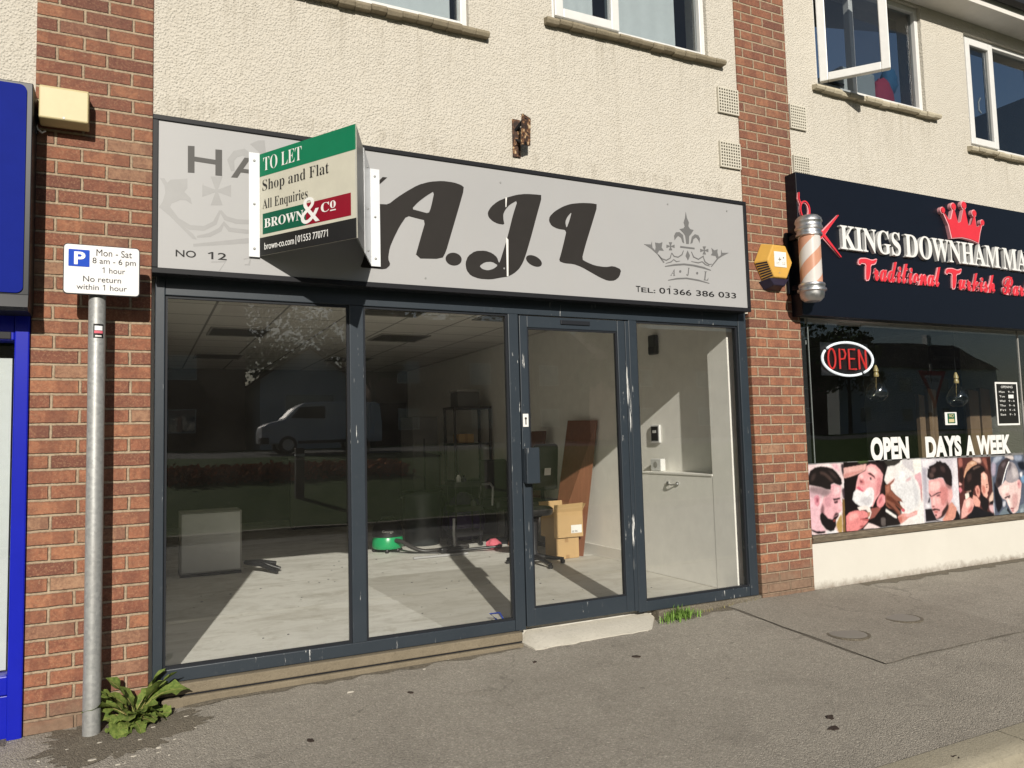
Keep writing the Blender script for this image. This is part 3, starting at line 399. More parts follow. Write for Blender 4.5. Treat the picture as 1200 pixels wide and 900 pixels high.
def make_floor():
    m = Mat('screed_floor', rough=.62, spec=.35)
    st = m.noise(1, 7, .72, m.pos((1.3, 2.6, 1)), 1.2)
    c = m.mix(m.noise(1.4, 6, .65), (.66, .645, .59), (.86, .845, .79))
    c = m.mix(m.math('MULTIPLY', m.step(st, .46, .66), .75), c, (.50, .475, .41))
    c = m.mix(m.math('MULTIPLY', m.step(m.noise(5, 6, .75), .52, .7), .6), c, (.42, .39, .32))
    # a greyer, later screed bay with a ragged edge
    sp = m.n('ShaderNodeSeparateXYZ', {0: m.pos()})
    e1 = m.math('SUBTRACT', m.math('SUBTRACT', sp.outputs[0], m.math('MULTIPLY', sp.outputs[1], -.02)), m.math('ADD', 1.72, m.math('MULTIPLY', m.noise(14, 4), .06)))
    e2 = m.math('SUBTRACT', m.math('ADD', 2.46, m.math('MULTIPLY', sp.outputs[0], -.02)), sp.outputs[1])
    bay = m.math('MULTIPLY', m.step(e1, 0, .012), m.step(e2, 0, .012))
    c = m.mix(m.math('MULTIPLY', bay, .42), c, (.33, .305, .25))
    m.col(c); m.bump(m.noise(30, 5), .12, .003); MT['floor'] = m.m
make_floor()

def make_frame(name, thr, zs=6.):
    m = Mat(name, rough=.38, spec=.5)
    n = m.noise(1, 5, .7, m.pos((70, 70, zs)), .2); n2 = m.noise(2.2, 2)
    c = m.mix(m.noise(6, 4), (.019, .027, .036), (.028, .037, .047))
    c = m.mix(m.math('MULTIPLY', m.step(m.noise(26, 4, .7), .6, .8), .3), c, (.10, .105, .11))
    chip = m.math('MULTIPLY', m.step(n, thr, thr+.025), m.step(n2, .50, .60))
    c = m.mix(chip, c, (.62, .62, .60)); m.col(c)
    m.rough(m.mix(chip, (.36,)*3, (.7,)*3)); m.bump(m.noise(40, 3), .06, .002); MT[name] = m.m
make_frame('frame_paint', .635); make_frame('worn_frame_paint', .535, 3.)

def make_wood(name, a, b, sc=(2, 2, 30), rough=.6, ax=None):
    m = Mat(name, rough=rough, spec=.3)
    n = m.noise(3, 6, .65, m.pos(sc), .6)
    c = m.mix(m.step(n, .3, .7), a, b)
    m.col(c); m.bump(n, .25, .003); MT[name] = m.m
make_wood('weathered_wood', (.045, .035, .026), (.20, .165, .115), (3, 3, 60), .8)
make_wood('board_wood', (.17, .105, .062), (.25, .16, .095), (3, 3, 1.2), .6)
make_wood('dark_board_wood', (.10, .045, .03), (.15, .07, .045), (30, 3, 1.2), .55)
make_wood('brown_board', (.16, .065, .035), (.24, .10, .055), (30, 30, 1), .5)

def make_galv():
    m = Mat('galvanised_steel', rough=.5, metal=.35, spec=.5)
    v = m.n('ShaderNodeTexVoronoi', {'Vector': m.pos(), 'Scale': 70.}); w = m.n('ShaderNodeSeparateColor', {0: v.outputs['Color']})
    c = m.mix(w.outputs[0], (.25, .255, .25), (.33, .335, .325))
    st = m.noise(1, 5, .7, m.pos((20, 20, 2)))
    c = m.mix(m.math('MULTIPLY', m.step(st, .5, .75), .5), c, (.25, .24, .22))
    m.col(c); m.bump(m.noise(60, 3), .05, .002); MT['galv'] = m.m
make_galv()

def make_rust():
    m = Mat('rusty_paint', rough=.8)
    n = m.noise(34, 5, .6)
    m.col(m.ramp(n, [(.40, (.025, .014, .010)), (.52, (.075, .036, .02)), (.58, (.26, .13, .06)), (.62, (.50, .38, .22)), (.72, (.55, .46, .32))]))
    m.bump(n, .4, .003); MT['rust'] = m.m
make_rust()

def make_alum(name, a, b, rough):
    m = Mat(name, rough=rough, metal=1.)
    m.col(m.mix(m.noise(7, 4), a, b)); m.rough(m.step(m.noise(30, 3), -.6, 2.2)); MT[name] = m.m
make_alum('brushed_steel', (.52, .52, .53), (.68, .68, .68), .35)

def make_panel():
    m = Mat('grey_sign_panel', rough=.45, spec=.3)
    c = m.mix(m.noise(1.7, 5), (.325, .325, .327), (.365, .366, .366))
    st = m.noise(1, 5, .7, m.pos((14, 14, .8)))
    c = m.mix(m.math('MULTIPLY', m.step(st, .55, .8), .16), c, (.36, .33, .30))
    c = m.mix(m.step(m.noise(60, 2), .77, .79), c, (.30, .29, .28))
    m.col(c); m.bump(m.noise(3, 2), .05, .004); MT['sign_panel'] = m.m
make_panel()

def make_glass(name, tint=(.992, .998, .995), f0=.062, dust=.0042, spots=.765, gloss=0.):
    m = bpy.data.materials.new(name); m.use_nodes = True; t = m.node_tree; t.nodes.clear()
    q = Mat.__new__(Mat); q.m = m; q.t = t
    out = q.n('ShaderNodeOutputMaterial')
    lw = q.n('ShaderNodeLayerWeight', {'Blend': .5})
    fr = q.math('ADD', q.math('MULTIPLY', q.math('POWER', lw.outputs['Facing'], 5.), 1-f0), f0)
    tr = q.n('ShaderNodeBsdfTransparent', {'Color': tint+(1,)}); gl = q.n('ShaderNodeBsdfGlossy', {'Roughness': gloss, 'Color': (1, 1, 1, 1)})
    wav = q.n('ShaderNodeBump', {'Height': q.noise(1.3, 1, .4), 'Strength': .012, 'Distance': .1})
    q.set(gl.inputs['Normal'], wav.outputs[0])
    mx = q.n('ShaderNodeMixShader'); q.set(mx.inputs[0], fr); q.set(mx.inputs[1], tr); q.set(mx.inputs[2], gl)
    df = q.n('ShaderNodeBsdfDiffuse', {'Color': (.7, .68, .62, 1)})
    sp_ = q.step(q.noise(48, 3, .6), spots, spots+.03)
    film = q.math('MULTIPLY', q.step(q.noise(3.5, 5, .7), .35, .8), dust)
    dfac = q.math('ADD', q.math('MULTIPLY', sp_, .10), q.math('ADD', film, dust*.4))
    m2 = q.n('ShaderNodeMixShader'); q.set(m2.inputs[0], dfac); q.set(m2.inputs[1], mx); q.set(m2.inputs[2], df)
    q.set(out.inputs[0], m2); MT[name] = m
make_glass('shop_glass'); make_glass('house_glass', (.72, .75, .77), .085, .003); make_glass('clear_glass', (.94, .96, .97), .05, .004)
make_glass('bulb_glass', (.80, .77, .70), .14, .004, .99, .06)
make_glass('barber_glass', (.90, .93, .94), .062, .002, .80)

def make_ceiling():
    m = Mat('suspended_ceiling', rough=.9)
    sp = m.n('ShaderNodeSeparateXYZ', {0: m.pos()})
    ln = []
    for k, o in ((0, .36), (1, .12)):
        f = m.math('FRACT', m.math('DIVIDE', m.math('ADD', sp.outputs[k], o), .6))
        ln.append(m.math('LESS_THAN', m.math('ABSOLUTE', m.math('SUBTRACT', f, .5)), .018))
    g = m.math('MAXIMUM', ln[0], ln[1])
    tid = m.n('ShaderNodeTexWhiteNoise', {'Vector': m.n('ShaderNodeVectorMath', {0: m.n('ShaderNodeVectorMath', {0: m.pos(), 1: (.6, .6, 99)}, operation='DIVIDE').outputs[0]}, operation='FLOOR').outputs[0]})
    c = m.mix(tid.outputs[0], (.56, .53, .50), (.64, .62, .58))
    m.col(m.mix(g, c, (.25, .24, .23))); MT['ceiling'] = m.m
make_ceiling()

def make_foliage(name, a, b, sc=20.):
    m = Mat(name, rough=.55, spec=.4)
    g = m.n('ShaderNodeObjectInfo'); n = m.noise(sc, 4, .6)
    c = m.mix(m.step(n, .3, .7), a, b); m.col(c)
    if 'flower' in name or 'tree' in name or 'lawn' in name: m.b.inputs['Specular IOR Level'].default_value = .05; m.rough(.95)
    if 'dock' in name: m.rough(.72); m.b.inputs['Specular IOR Level'].default_value = .2; m.bump(m.noise(90, 4, .7), .5, .004)
    MT[name] = m.m
make_foliage('dock_leaf', (.060, .105, .020), (.19, .235, .055), 60.)
make_foliage('grass_blade', (.10, .20, .03), (.22, .36, .08), 70.)
make_foliage('tree_leaf', (.025, .055, .012), (.065, .11, .025), 1.5)
make_foliage('lawn', (.045, .085, .02), (.085, .13, .03), 3.)
make_foliage('flower_red', (.05, .07, .02), (.62, .15, .05), 11.)
make_foliage('stalk', (.20, .17, .06), (.30, .27, .10), 30.)

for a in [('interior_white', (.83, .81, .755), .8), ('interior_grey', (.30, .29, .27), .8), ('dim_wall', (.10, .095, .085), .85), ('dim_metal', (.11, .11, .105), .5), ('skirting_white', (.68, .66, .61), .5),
          ('upvc_white', (.64, .64, .625), .35), ('black_trim', (.018, .020, .024), .35), ('dark_frame', (.017, .0175, .020), .4),
          ('letter_dark', (.028, .0255, .024), .6), ('letter_grey', (.085, .083, .08), .5), ('emblem_grey', (.14, .14, .14), .5), ('watermark_grey', (.255, .255, .254), .45),
          ('letter_black', (.02, .02, .02), .5), ('navy_panel', (.0042, .006, .0115), .35), ('letter_white', (.70, .70, .68), .35), ('letter_red', (.62, .030, .045), .4), ('letter_pink', (.75, .35, .38), .4),
          ('board_green', (.003, .155, .072), .4), ('board_deep_green', (.004, .085, .046), .4), ('board_red', (.22, .006, .018), .3), ('board_cream', (.50, .485, .40), .35), ('board_black', (.016, .016, .015), .3), ('board_glare_grey', (.20, .21, .21), .4),
          ('flange_white', (.66, .68, .70), .25), ('signal_blue', (.006, .055, .42), .5), ('sign_white', (.62, .62, .62), .4),
          ('shop_blue', (.006, .012, .34), .3), ('fascia_blue', (.005, .014, .19), .6), ('frosted_panel', (.50, .54, .52), .4), ('cream_plastic', (.50, .43, .235), .5), ('cream_shade', (.30, .23, .09), .5),
          ('alarm_yellow', (.56, .325, .07), .5), ('alarm_dark', (.02, .016, .035), .4), ('pole_white', (.62, .60, .57), .25), ('pole_orange', (.56, .17, .08), .25),
          ('vacuum_green', (.004, .30, .10), .3), ('plastic_black', (.012, .012, .013), .35), ('hose_black', (.03, .028, .026), .4), ('chrome_tube', (.35, .35, .35), .3), ('cardboard', (.44, .29, .135), .8), ('tape_brown', (.33, .20, .09), .4),
          ('appliance_white', (.55, .55, .53), .4), ('purple_bag', (.035, .015, .075), .5), ('pink_cloth', (.6, .12, .16), .8), ('dark_bin', (.014, .018, .019), .4), ('shaded_counter', (.075, .072, .066), .6),
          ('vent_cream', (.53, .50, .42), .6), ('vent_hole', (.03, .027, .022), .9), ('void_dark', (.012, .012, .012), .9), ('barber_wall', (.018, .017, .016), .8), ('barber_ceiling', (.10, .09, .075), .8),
          ('curtain_grey', (.40, .43, .43), .8), ('curtain_dark', (.10, .12, .15), .8), ('soffit_white', (.66, .64, .60), .5), ('gutter_black', (.02, .02, .022), .4), ('roof_tile', (.10, .05, .035), .8),
          ('iron_cover', (.215, .20, .175), .7), ('dead_leaf', (.030, .018, .012), .8), ('litter_white', (.36, .335, .285), .8), ('car_silver', (.80, .81, .83), .25), ('tyre_black', (.015, .015, .015), .8),
          ('house_brick', (.17, .075, .05), .85), ('house_pale', (.62, .64, .65), .8), ('bark', (.06, .045, .03), .9), ('bollard_wood', (.05, .04, .03), .8), ('red_print', (.45, .01, .015), .4), ('red_cloth', (.42, .02, .06), .8), ('blue_cloth', (.02, .13, .28), .8), ('brass', (.5, .36, .15), .3), ('label_white', (.7, .69, .66), .6)]:
    simple(a[0], a[1], a[2])
for k_, s_ in (('navy_panel', .25), ('fascia_blue', .05), ('signal_blue', .1), ('board_green', .2), ('board_red', .2), ('board_deep_green', .2), ('shop_blue', .25), ('letter_dark', .08), ('letter_grey', .15), ('letter_black', .15), ('dark_frame', .14), ('black_trim', .2), ('emblem_grey', .2), ('board_black', .2), ('board_glare_grey', .3), ('alarm_yellow', .3)): MT[k_].node_tree.nodes['Principled BSDF'].inputs['Specular IOR Level'].default_value = s_
MT['navy_panel'].node_tree.nodes['Principled BSDF'].inputs['Specular IOR Level'].default_value = .3
m = Mat('neon_white', (.8, .8, .8)); m.b.inputs['Emission Color'].default_value = (1, .97, .97, 1); m.b.inputs['Emission Strength'].default_value = .7; MT['neon_white'] = m.m
m = Mat('neon_red', (.35, .01, .01)); m.b.inputs['Emission Color'].default_value = (1, .045, .035, 1); m.b.inputs['Emission Strength'].default_value = .55; MT['neon_red'] = m.m

# ------------------------------------------------------------------ mesh helpers
POSW = {}
class MB:
    def __init__(s): s.bm = bmesh.new()
    def quadbox(s, c8):
        v = [s.bm.verts.new(c) for c in c8]
        for f in ((0, 3, 2, 1), (4, 5, 6, 7), (0, 1, 5, 4), (1, 2, 6, 5), (2, 3, 7, 6), (3, 0, 4, 7)): s.bm.faces.new([v[i] for i in f])
        return s
    def box(s, x0, x1, y0, y1, z0, z1):
        return s.quadbox([(x0, y0, z0), (x1, y0, z0), (x1, y1, z0), (x0, y1, z0), (x0, y0, z1), (x1, y0, z1), (x1, y1, z1), (x0, y1, z1)])
    def slab(s, quad, t):
        """a thin solid from four 3D corners (anticlockwise seen from the front), thickness t behind"""
        q = [Vector(a) for a in quad]; n = (q[1]-q[0]).cross(q[3]-q[0]).normalized()
        return s.quadbox([*(a-n*t for a in q), *q])
    def prism(s, poly, f0, f1):
        """poly list of 2D; f0/f1 map 2D -> 3D bottom/top"""
        a = [s.bm.verts.new(f0(*p)) for p in poly]; b = [s.bm.verts.new(f1(*p)) for p in poly]; n = len(poly)
        s.bm.faces.new(a[::-1]); s.bm.faces.new(b)
        for i in range(n): s.bm.faces.new((a[i], a[(i+1) % n], b[(i+1) % n], b[i]))
        return s
    def tube(s, path, r, n=10, caps=True):
        P = [Vector(p) for p in path]; rings = []; rad = r if isinstance(r, (list, tuple)) else [r]*len(P); up = None
        for i, p in enumerate(P):
            d = (P[min(i+1, len(P)-1)]-P[max(i-1, 0)]).normalized()
            if up is None: up = Vector((0, 0, 1)) if abs(d.z) < .9 else Vector((1, 0, 0))
            a = d.cross(up).normalized(); b = a.cross(d).normalized(); up = b
            rings.append([s.bm.verts.new(p+rad[i]*(math.cos(2*math.pi*k/n)*a+math.sin(2*math.pi*k/n)*b)) for k in range(n)])
        for A, B in zip(rings, rings[1:]):
            for k in range(n): s.bm.faces.new((A[k], A[(k+1) % n], B[(k+1) % n], B[k]))
        if caps: s.bm.faces.new(rings[0][::-1]); s.bm.faces.new(rings[-1])
        return s
    def lathe(s, c, prof, n=32, a0=0, a1=None):
        """prof list of (r, z) relative to c"""
        rings = []
        for r, z in prof:
            rings.append([s.bm.verts.new((c[0]+r*math.cos(2*math.pi*k/n), c[1]+r*math.sin(2*math.pi*k/n), c[2]+z)) for k in range(n)] if r > 1e-6 else [s.bm.verts.new((c[0], c[1], c[2]+z))])
        for A, B in zip(rings, rings[1:]):
            for k in range(n):
                k2 = (k+1) % n
                if len(A) == 1 and len(B) == 1: continue
                if len(A) == 1: s.bm.faces.new((A[0], B[k2], B[k]))
                elif len(B) == 1: s.bm.faces.new((A[k], A[k2], B[0]))
                else: s.bm.faces.new((A[k], A[k2], B[k2], B[k]))
        if len(rings[0]) > 1: s.bm.faces.new(rings[0][::-1])
        if len(rings[-1]) > 1: s.bm.faces.new(rings[-1])
        return s
    def ell(s, c, r, seg=20, rings=12):
        bmesh.ops.create_uvsphere(s.bm, u_segments=seg, v_segments=rings, radius=1, matrix=Matrix.Translation(c) @ Matrix.Diagonal((*r, 1)))
        return s
    def wall(s, x0, x1, z0, z1, y0, y1, holes):
        """slab in the XZ plane with rectangular openings (x0,x1,z0,z1)"""
        xs = sorted({x0, x1, *[h for q in holes for h in q[:2] if x0 < h < x1]}); zs = sorted({z0, z1, *[h for q in holes for h in q[2:] if z0 < h < z1]})
        sol = lambda i, j: 0 <= i < len(xs)-1 and 0 <= j < len(zs)-1 and not any(q[0] < (xs[i]+xs[i+1])/2 < q[1] and q[2] < (zs[j]+zs[j+1])/2 < q[3] for q in holes)
        V = {}
        def v(x, y, z):
            if (x, y, z) not in V: V[(x, y, z)] = s.bm.verts.new((x, y, z))
            return V[(x, y, z)]
        F = lambda *q: s.bm.faces.new([v(*a) for a in q])
        for i in range(len(xs)-1):
            for j in range(len(zs)-1):
                if not sol(i, j): continue
                a, b, c, d = xs[i], xs[i+1], zs[j], zs[j+1]
                F((a, y0, c), (b, y0, c), (b, y0, d), (a, y0, d)); F((b, y1, c), (a, y1, c), (a, y1, d), (b, y1, d))
                if not sol(i-1, j): F((a, y1, c), (a, y0, c), (a, y0, d), (a, y1, d))
                if not sol(i+1, j): F((b, y0, c), (b, y1, c), (b, y1, d), (b, y0, d))
                if not sol(i, j-1): F((a, y0, c), (a, y1, c), (b, y1, c), (b, y0, c))
                if not sol(i, j+1): F((a, y0, d), (b, y0, d), (b, y1, d), (a, y1, d))
        return s
    def add(s, mesh, fn):
        vs = [s.bm.verts.new(fn(*v.co)) for v in mesh.vertices]
        for p in mesh.polygons:
            try: s.bm.faces.new([vs[i] for i in p.vertices])
            except ValueError: pass
        return s
    def build(s, name, mat, parent=None, smooth=None, bevel=0, fix=True, origin=None):
        bm = s.bm
        if fix: bmesh.ops.recalc_face_normals(bm, faces=bm.faces)
        co = [v.co for v in bm.verts]
        if origin is None:
            lo = [min(c[k] for c in co) for k in range(3)]; hi = [max(c[k] for c in co) for k in range(3)]
            origin = Vector(((lo[0]+hi[0])/2, (lo[1]+hi[1])/2, lo[2]))
        origin = Vector(origin)
        for v in bm.verts: v.co -= origin
        me = bpy.data.meshes.new(name); bm.to_mesh(me); bm.free()
        me.materials.append(MT[mat] if isinstance(mat, str) else mat)
        if smooth is not None:
            me.shade_smooth(); me.set_sharp_from_angle(angle=R(smooth))
        o = bpy.data.objects.new(name, me); COL.objects.link(o)
        W = POSW.get(parent.name, Vector()) if parent else Vector()
        o.location = origin-W; POSW[o.name] = origin
        if parent: o.parent = parent
        if bevel:
            b = o.modifiers.new('bevel', 'BEVEL'); b.width = bevel; b.segments = 2; b.limit_method = 'ANGLE'; b.angle_limit = R(40)
        return o
def tag(o, label=None, cat=None, group=None, kind=None):
    if label: o['label'] = label
    if cat: o['category'] = cat
    if group: o['group'] = group
    if kind: o['kind'] = kind
    return o
def thing(name, label, cat, loc, group=None):
    o = bpy.data.objects.new(name, None); COL.objects.link(o); o.location = loc; POSW[o.name] = Vector(loc); o.empty_display_size = .1
    return tag(o, label, cat, group)
def part(name, mat, parent, fn, **kw):
    b = MB(); fn(b); return b.build(name, mat, parent, **kw)
def bx(name, mat, parent, x0, x1, y0, y1, z0, z1, bevel=.003, **kw): return MB().box(x0, x1, y0, y1, z0, z1).build(name, mat, parent, bevel=bevel, **kw)
def struct(o): o['kind'] = 'structure'; return o

# writing: text or outlines become solid letters on a mapped surface fn(u, v, w)
def curve_mesh(make):
    cu = make(); ob = bpy.data.objects.new('lettering_source', cu); COL.objects.link(ob)
    dg = bpy.context.evaluated_depsgraph_get(); me = bpy.data.meshes.new_from_object(ob.evaluated_get(dg))
    bpy.data.objects.remove(ob); bpy.data.curves.remove(cu); return me
def text_mesh(body, depth, bold=0., space=1., shear=0., small=.75):
    body = body.replace('1', chr(0x1D7E3))
    def mk():
        c = bpy.data.curves.new('lettering_source', 'FONT'); c.body = body; c.size = 1; c.extrude = depth/2 if depth else .0005; c.offset = bold; c.space_character = space; c.shear = shear
        c.small_caps_scale = small; c.resolution_u = 6
        return c
    return curve_mesh(mk)
def bold_serif(t, it=False):
    o = ''
    for ch in t:
        if 'A' <= ch <= 'Z': o += chr((0x1D468 if it else 0x1D400)+ord(ch)-65)
        elif 'a' <= ch <= 'z': o += chr((0x1D482 if it else 0x1D41A)+ord(ch)-97)
        elif '0' <= ch <= '9': o += chr(0x1D7CE+ord(ch)-48)
        else: o += ch
    return o
def script(t):
    return ''.join(chr(0x1D4D0+ord(c)-65) if 'A' <= c <= 'Z' else chr(0x1D4EA+ord(c)-97) if 'a' <= c <= 'z' else c for c in t)
def front(y): return lambda u, v, w: (u, y-w, v)
def put_text(b, body, rect, fn, depth=.0012, **kw):
    me = text_mesh(body, depth, **kw)
    xs = [v.co.x for v in me.vertices]; ys = [v.co.y for v in me.vertices]; zs = [v.co.z for v in me.vertices]
    x0, x1, y0, y1, z0, z1 = min(xs), max(xs), min(ys), max(ys), min(zs), max(zs)
    sx = (rect[2]-rect[0])/(x1-x0); sy = (rect[3]-rect[1])/(y1-y0); sz = depth/max(1e-9, z1-z0)
    b.add(me, lambda x, y, z: fn(rect[0]+(x-x0)*sx, rect[1]+(y-y0)*sy, (z-z0)*sz+.0004)); bpy.data.meshes.remove(me); return b
def word(mat, parent, body, rect, fn, depth=.0012, name='lettering', **kw):
    return put_text(MB(), body, rect, fn, depth, **kw).build(name, mat, parent)
def put_poly(b, polys, fn, depth=.0012):
    """polys: outline first, then holes"""
    def mk():
        c = bpy.data.curves.new('lettering_source', 'CURVE'); c.dimensions = '2D'; c.fill_mode = 'BOTH'; c.extrude = depth/2
        for pl in polys:
            s = c.splines.new('POLY'); s.points.add(len(pl)-1); s.use_cyclic_u = True
            for p, q in zip(s.points, pl): p.co = (q[0], q[1], 0, 1)
        return c
    me = curve_mesh(mk); b.add(me, lambda x, y, z: fn(x, y, z+depth/2+.0004)); bpy.data.meshes.remove(me); return b
def smooth_poly(pl, it=1):
    for _ in range(it):
        o = []
        n = len(pl)
        for i in range(n):
            a, b = pl[i], pl[(i+1) % n]
            o += [(a[0]*.8+b[0]*.2, a[1]*.8+b[1]*.2), (a[0]*.2+b[0]*.8, a[1]*.2+b[1]*.8)]
        pl = o
    return pl
# ------------------------------------------------------------------ ground
def gz(x, y):
    pts = [(-60, -.15), (-.6, -.145), (-.05, -.130), (.3, -.104), (2.1, -.090), (3.1, -.075), (4.1, -.030), (5, -.03), (60, .0)]
    for (a, za), (b, zb) in zip(pts, pts[1:]):
        if x <= b: z = za+(zb-za)*max(0, min(1, (x-a)/(b-a))); break
    else: z = pts[-1][1]
    t = max(0, min(1, -y/2.16)); fade = (z+.172)*(1-t)
    return -.172+fade*(1-.25*t)+0.004*math.sin(x*2.1+y*1.3)*t*(1-t)*4
def sheet(name, mat, xs, ys, zf, kind='structure', thick=.0):
    b = MB(); V = [[b.bm.verts.new((x, y, zf(x, y))) for x in xs] for y in ys]
    for j in range(len(ys)-1):
        for i in range(len(xs)-1): b.bm.faces.new((V[j][i], V[j][i+1], V[j+1][i+1], V[j+1][i]))
    o = b.build(name, mat, fix=False, origin=(0, 0, 0)); o['kind'] = kind
    for p in o.data.polygons: p.use_smooth = True
    return o
lin = lambda a, b, n: [a+(b-a)*i/(n-1) for i in range(n)]
sheet('ground', 'lawn', [-700, 700], [-700, 700], lambda x, y: -1.2)
sheet('pavement', 'pavement_asphalt', [-60, -20]+lin(-6, 12, 73)+[30, 60], lin(-2.162, .35, 20), gz)
kb = MB()
for k in range(-16, 24):
    x0 = 3.46+k*.915
    zt = -.168 if abs(k) < 4 else -.17
    n = 14; pr = [(-2.335, -.32), (-2.335, zt-.05), (-2.328, zt-.022), (-2.305, zt-.006), (-2.27, zt), (-2.166, zt+.002), (-2.166, -.32)]
    kb.prism(pr, lambda a, c: (x0+.004, a, c), lambda a, c: (x0+.911, a, c))
o = kb.build('kerb', 'kerb_stone', smooth=30); struct(o)
sheet('road', 'road_asphalt', [-60, 60], [-8.6, -2.3], lambda x, y: -.285)
sheet('far_kerb', 'kerb_stone', [-60, 60], [-8.75, -8.6], lambda x, y: -.16)
sheet('grass_verge', 'lawn', lin(-60, 60, 13), lin(-22, -8.75, 10), lambda x, y: -.16+(-8.75-y)*.078)
sheet('upper_road', 'road_asphalt', [-60, 60], [-29, -22], lambda x, y: .87+(-22-y)*.02)
sheet('far_ground', 'lawn', [-300, 300], [-300, -29], lambda x, y: 1.01)
# later trench repair in the pavement, laid just above the old surface
def patch(name, mat, x0, x1, y0, y1, dz, jag=.02, nx=14, ny=12):
    rnd = random.Random(name)
    jx = [rnd.uniform(-jag, jag) for _ in range(60)]
    def px(u, v): return x0+(x1-x0)*u+(jx[int(v*9)] if u in (0, 1) else 0)
    def py(u, v): return y0+(y1-y0)*v+(jx[20+int(u*9)] if v in (0, 1) else 0)
    b = MB(); V = [[b.bm.verts.new((px(i/nx, j/ny), py(i/nx, j/ny), gz(px(i/nx, j/ny), py(i/nx, j/ny))+dz)) for i in range(nx+1)] for j in range(ny+1)]
    for j in range(ny):
        for i in range(nx): b.bm.faces.new((V[j][i], V[j][i+1], V[j+1][i+1], V[j+1][i]))
    return struct(b.build(name, mat, fix=False))
patch('pavement_joint', 'joint_asphalt', 3.794, 5.186, -1.336, -.02, .004, .008)
patch('pavement_patch', 'patch_asphalt', 3.801, 5.179, -1.33, -.02, .008, .008)
# gritty dirt gathered round the pole and along the wall
def blob_sheet(name, mat, cx, cy, rx, ry, dz, n=40, seed=1):
    rnd = random.Random(seed); b = MB(); c = b.bm.verts.new((cx, cy, gz(cx, cy)+dz)); ph = [rnd.uniform(0, 6.28) for _ in range(6)]
    ring = []
    for k in range(n):
        a = 2*math.pi*k/n; q = .95+.10*math.sin(3*a+ph[0])+.07*math.sin(7*a+ph[1])+.06*math.sin(13*a+ph[2])+.05*math.sin(29*a+ph[3])+rnd.uniform(-.07, .07)
        x, y = cx+rx*q*math.cos(a), min(-.004, cy+ry*q*math.sin(a)); ring.append(b.bm.verts.new((x, y, gz(x, y)+dz)))
    for k in range(n): b.bm.faces.new((c, ring[k], ring[(k+1) % n]))
    return struct(b.build(name, mat, fix=False))
blob_sheet('dirt_patch', 'dirt_asphalt', -.12, -.26, .36, .27, .003, n=140, seed=3)
for (x0, x1) in ((-4, -.6), (.16, 2.1), (3.2, 4.2), (4.2, 4.72), (4.72, 9)):
    nn = max(4, int((x1-x0)*14)); rnd = random.Random(int(x0*10)); b = MB()
    top = [b.bm.verts.new((x0+(x1-x0)*i/nn, -.002, gz(x0+(x1-x0)*i/nn, 0)+.003)) for i in range(nn+1)]
    bot = []
    for i in range(nn+1):
        x = x0+(x1-x0)*i/nn; y = -.055-rnd.random()*.06; bot.append(b.bm.verts.new((x, y, gz(x, y)+.003)))
    for i in range(nn): b.bm.faces.new((top[i], bot[i], bot[i+1], top[i+1]))
    struct(b.build('wall_foot_dirt', 'dirt_asphalt', fix=False))

# ------------------------------------------------------------------ the terrace building
bld = thing('shop_terrace', 'two storey terrace of shops in cream textured render with red brick piers', 'building', (2.08, 0, -.15))
HOLES = [(.47, 1.87, 3.92, 5.02), (2.50, 3.885, 4.125, 5.13), (5.055, 6.455, 4.125, 5.13), (7.08, 8.48, 3.90, 5.03)]
# rain stains below the sills belong to the render itself
w = MB()
w.wall(-4.5, -.54, 2.5, 5.15, 0, .25, [])
w.wall(0, 4.16, 2.13, 5.15, 0, .25, HOLES[:2])
w.wall(4.70, 9.6, 2.13, 5.15, 0, .25, HOLES[2:])
w.build('rendered_wall', 'render', bld)
for x0 in (-.54, 4.16):
    p = MB().box(x0, x0+.54, -.012, .30, -.25, 5.15).build('brick_pier', 'brick', bld, bevel=.006)
# eaves
bx('soffit', 'soffit_white', bld, -4.5, 9.6, -.235, -.001, 5.15, 5.17, 0)
bx('fascia_board', 'soffit_white', bld, -4.5, 9.6, -.255, -.235, 5.14, 5.30)
g = MB(); pts = [(-.255, 5.275), (-.262, 5.225), (-.30, 5.205), (-.345, 5.225), (-.355, 5.28), (-.348, 5.28), (-.338, 5.232), (-.30, 5.214), (-.27, 5.232), (-.2605, 5.275)]
g.prism(pts, lambda a, c: (-4.5, a, c), lambda a, c: (9.6, a, c)); g.build('gutter', 'gutter_black', bld, smooth=40)
MB().slab([(-4.6, -.32, 5.30), (9.7, -.32, 5.30), (9.7, 4.3, 8.0), (-4.6, 4.3, 8.0)], .08).build('roof', 'roof_tile', bld)
MB().slab([(9.7, 8.9, 5.30), (-4.6, 8.9, 5.30), (-4.6, 4.3, 8.0), (9.7, 4.3, 8.0)], .08).build('roof', 'roof_tile', bld)
b = MB(); b.box(-4.5, 9.6, 8.6, 8.85, -.25, 5.2); b.box(-4.7, -4.5, .0, 8.85, -.25, 5.2); b.box(9.6, 9.8, .0, 8.85, -.25, 5.2); b.build('outer_wall', 'render', bld)

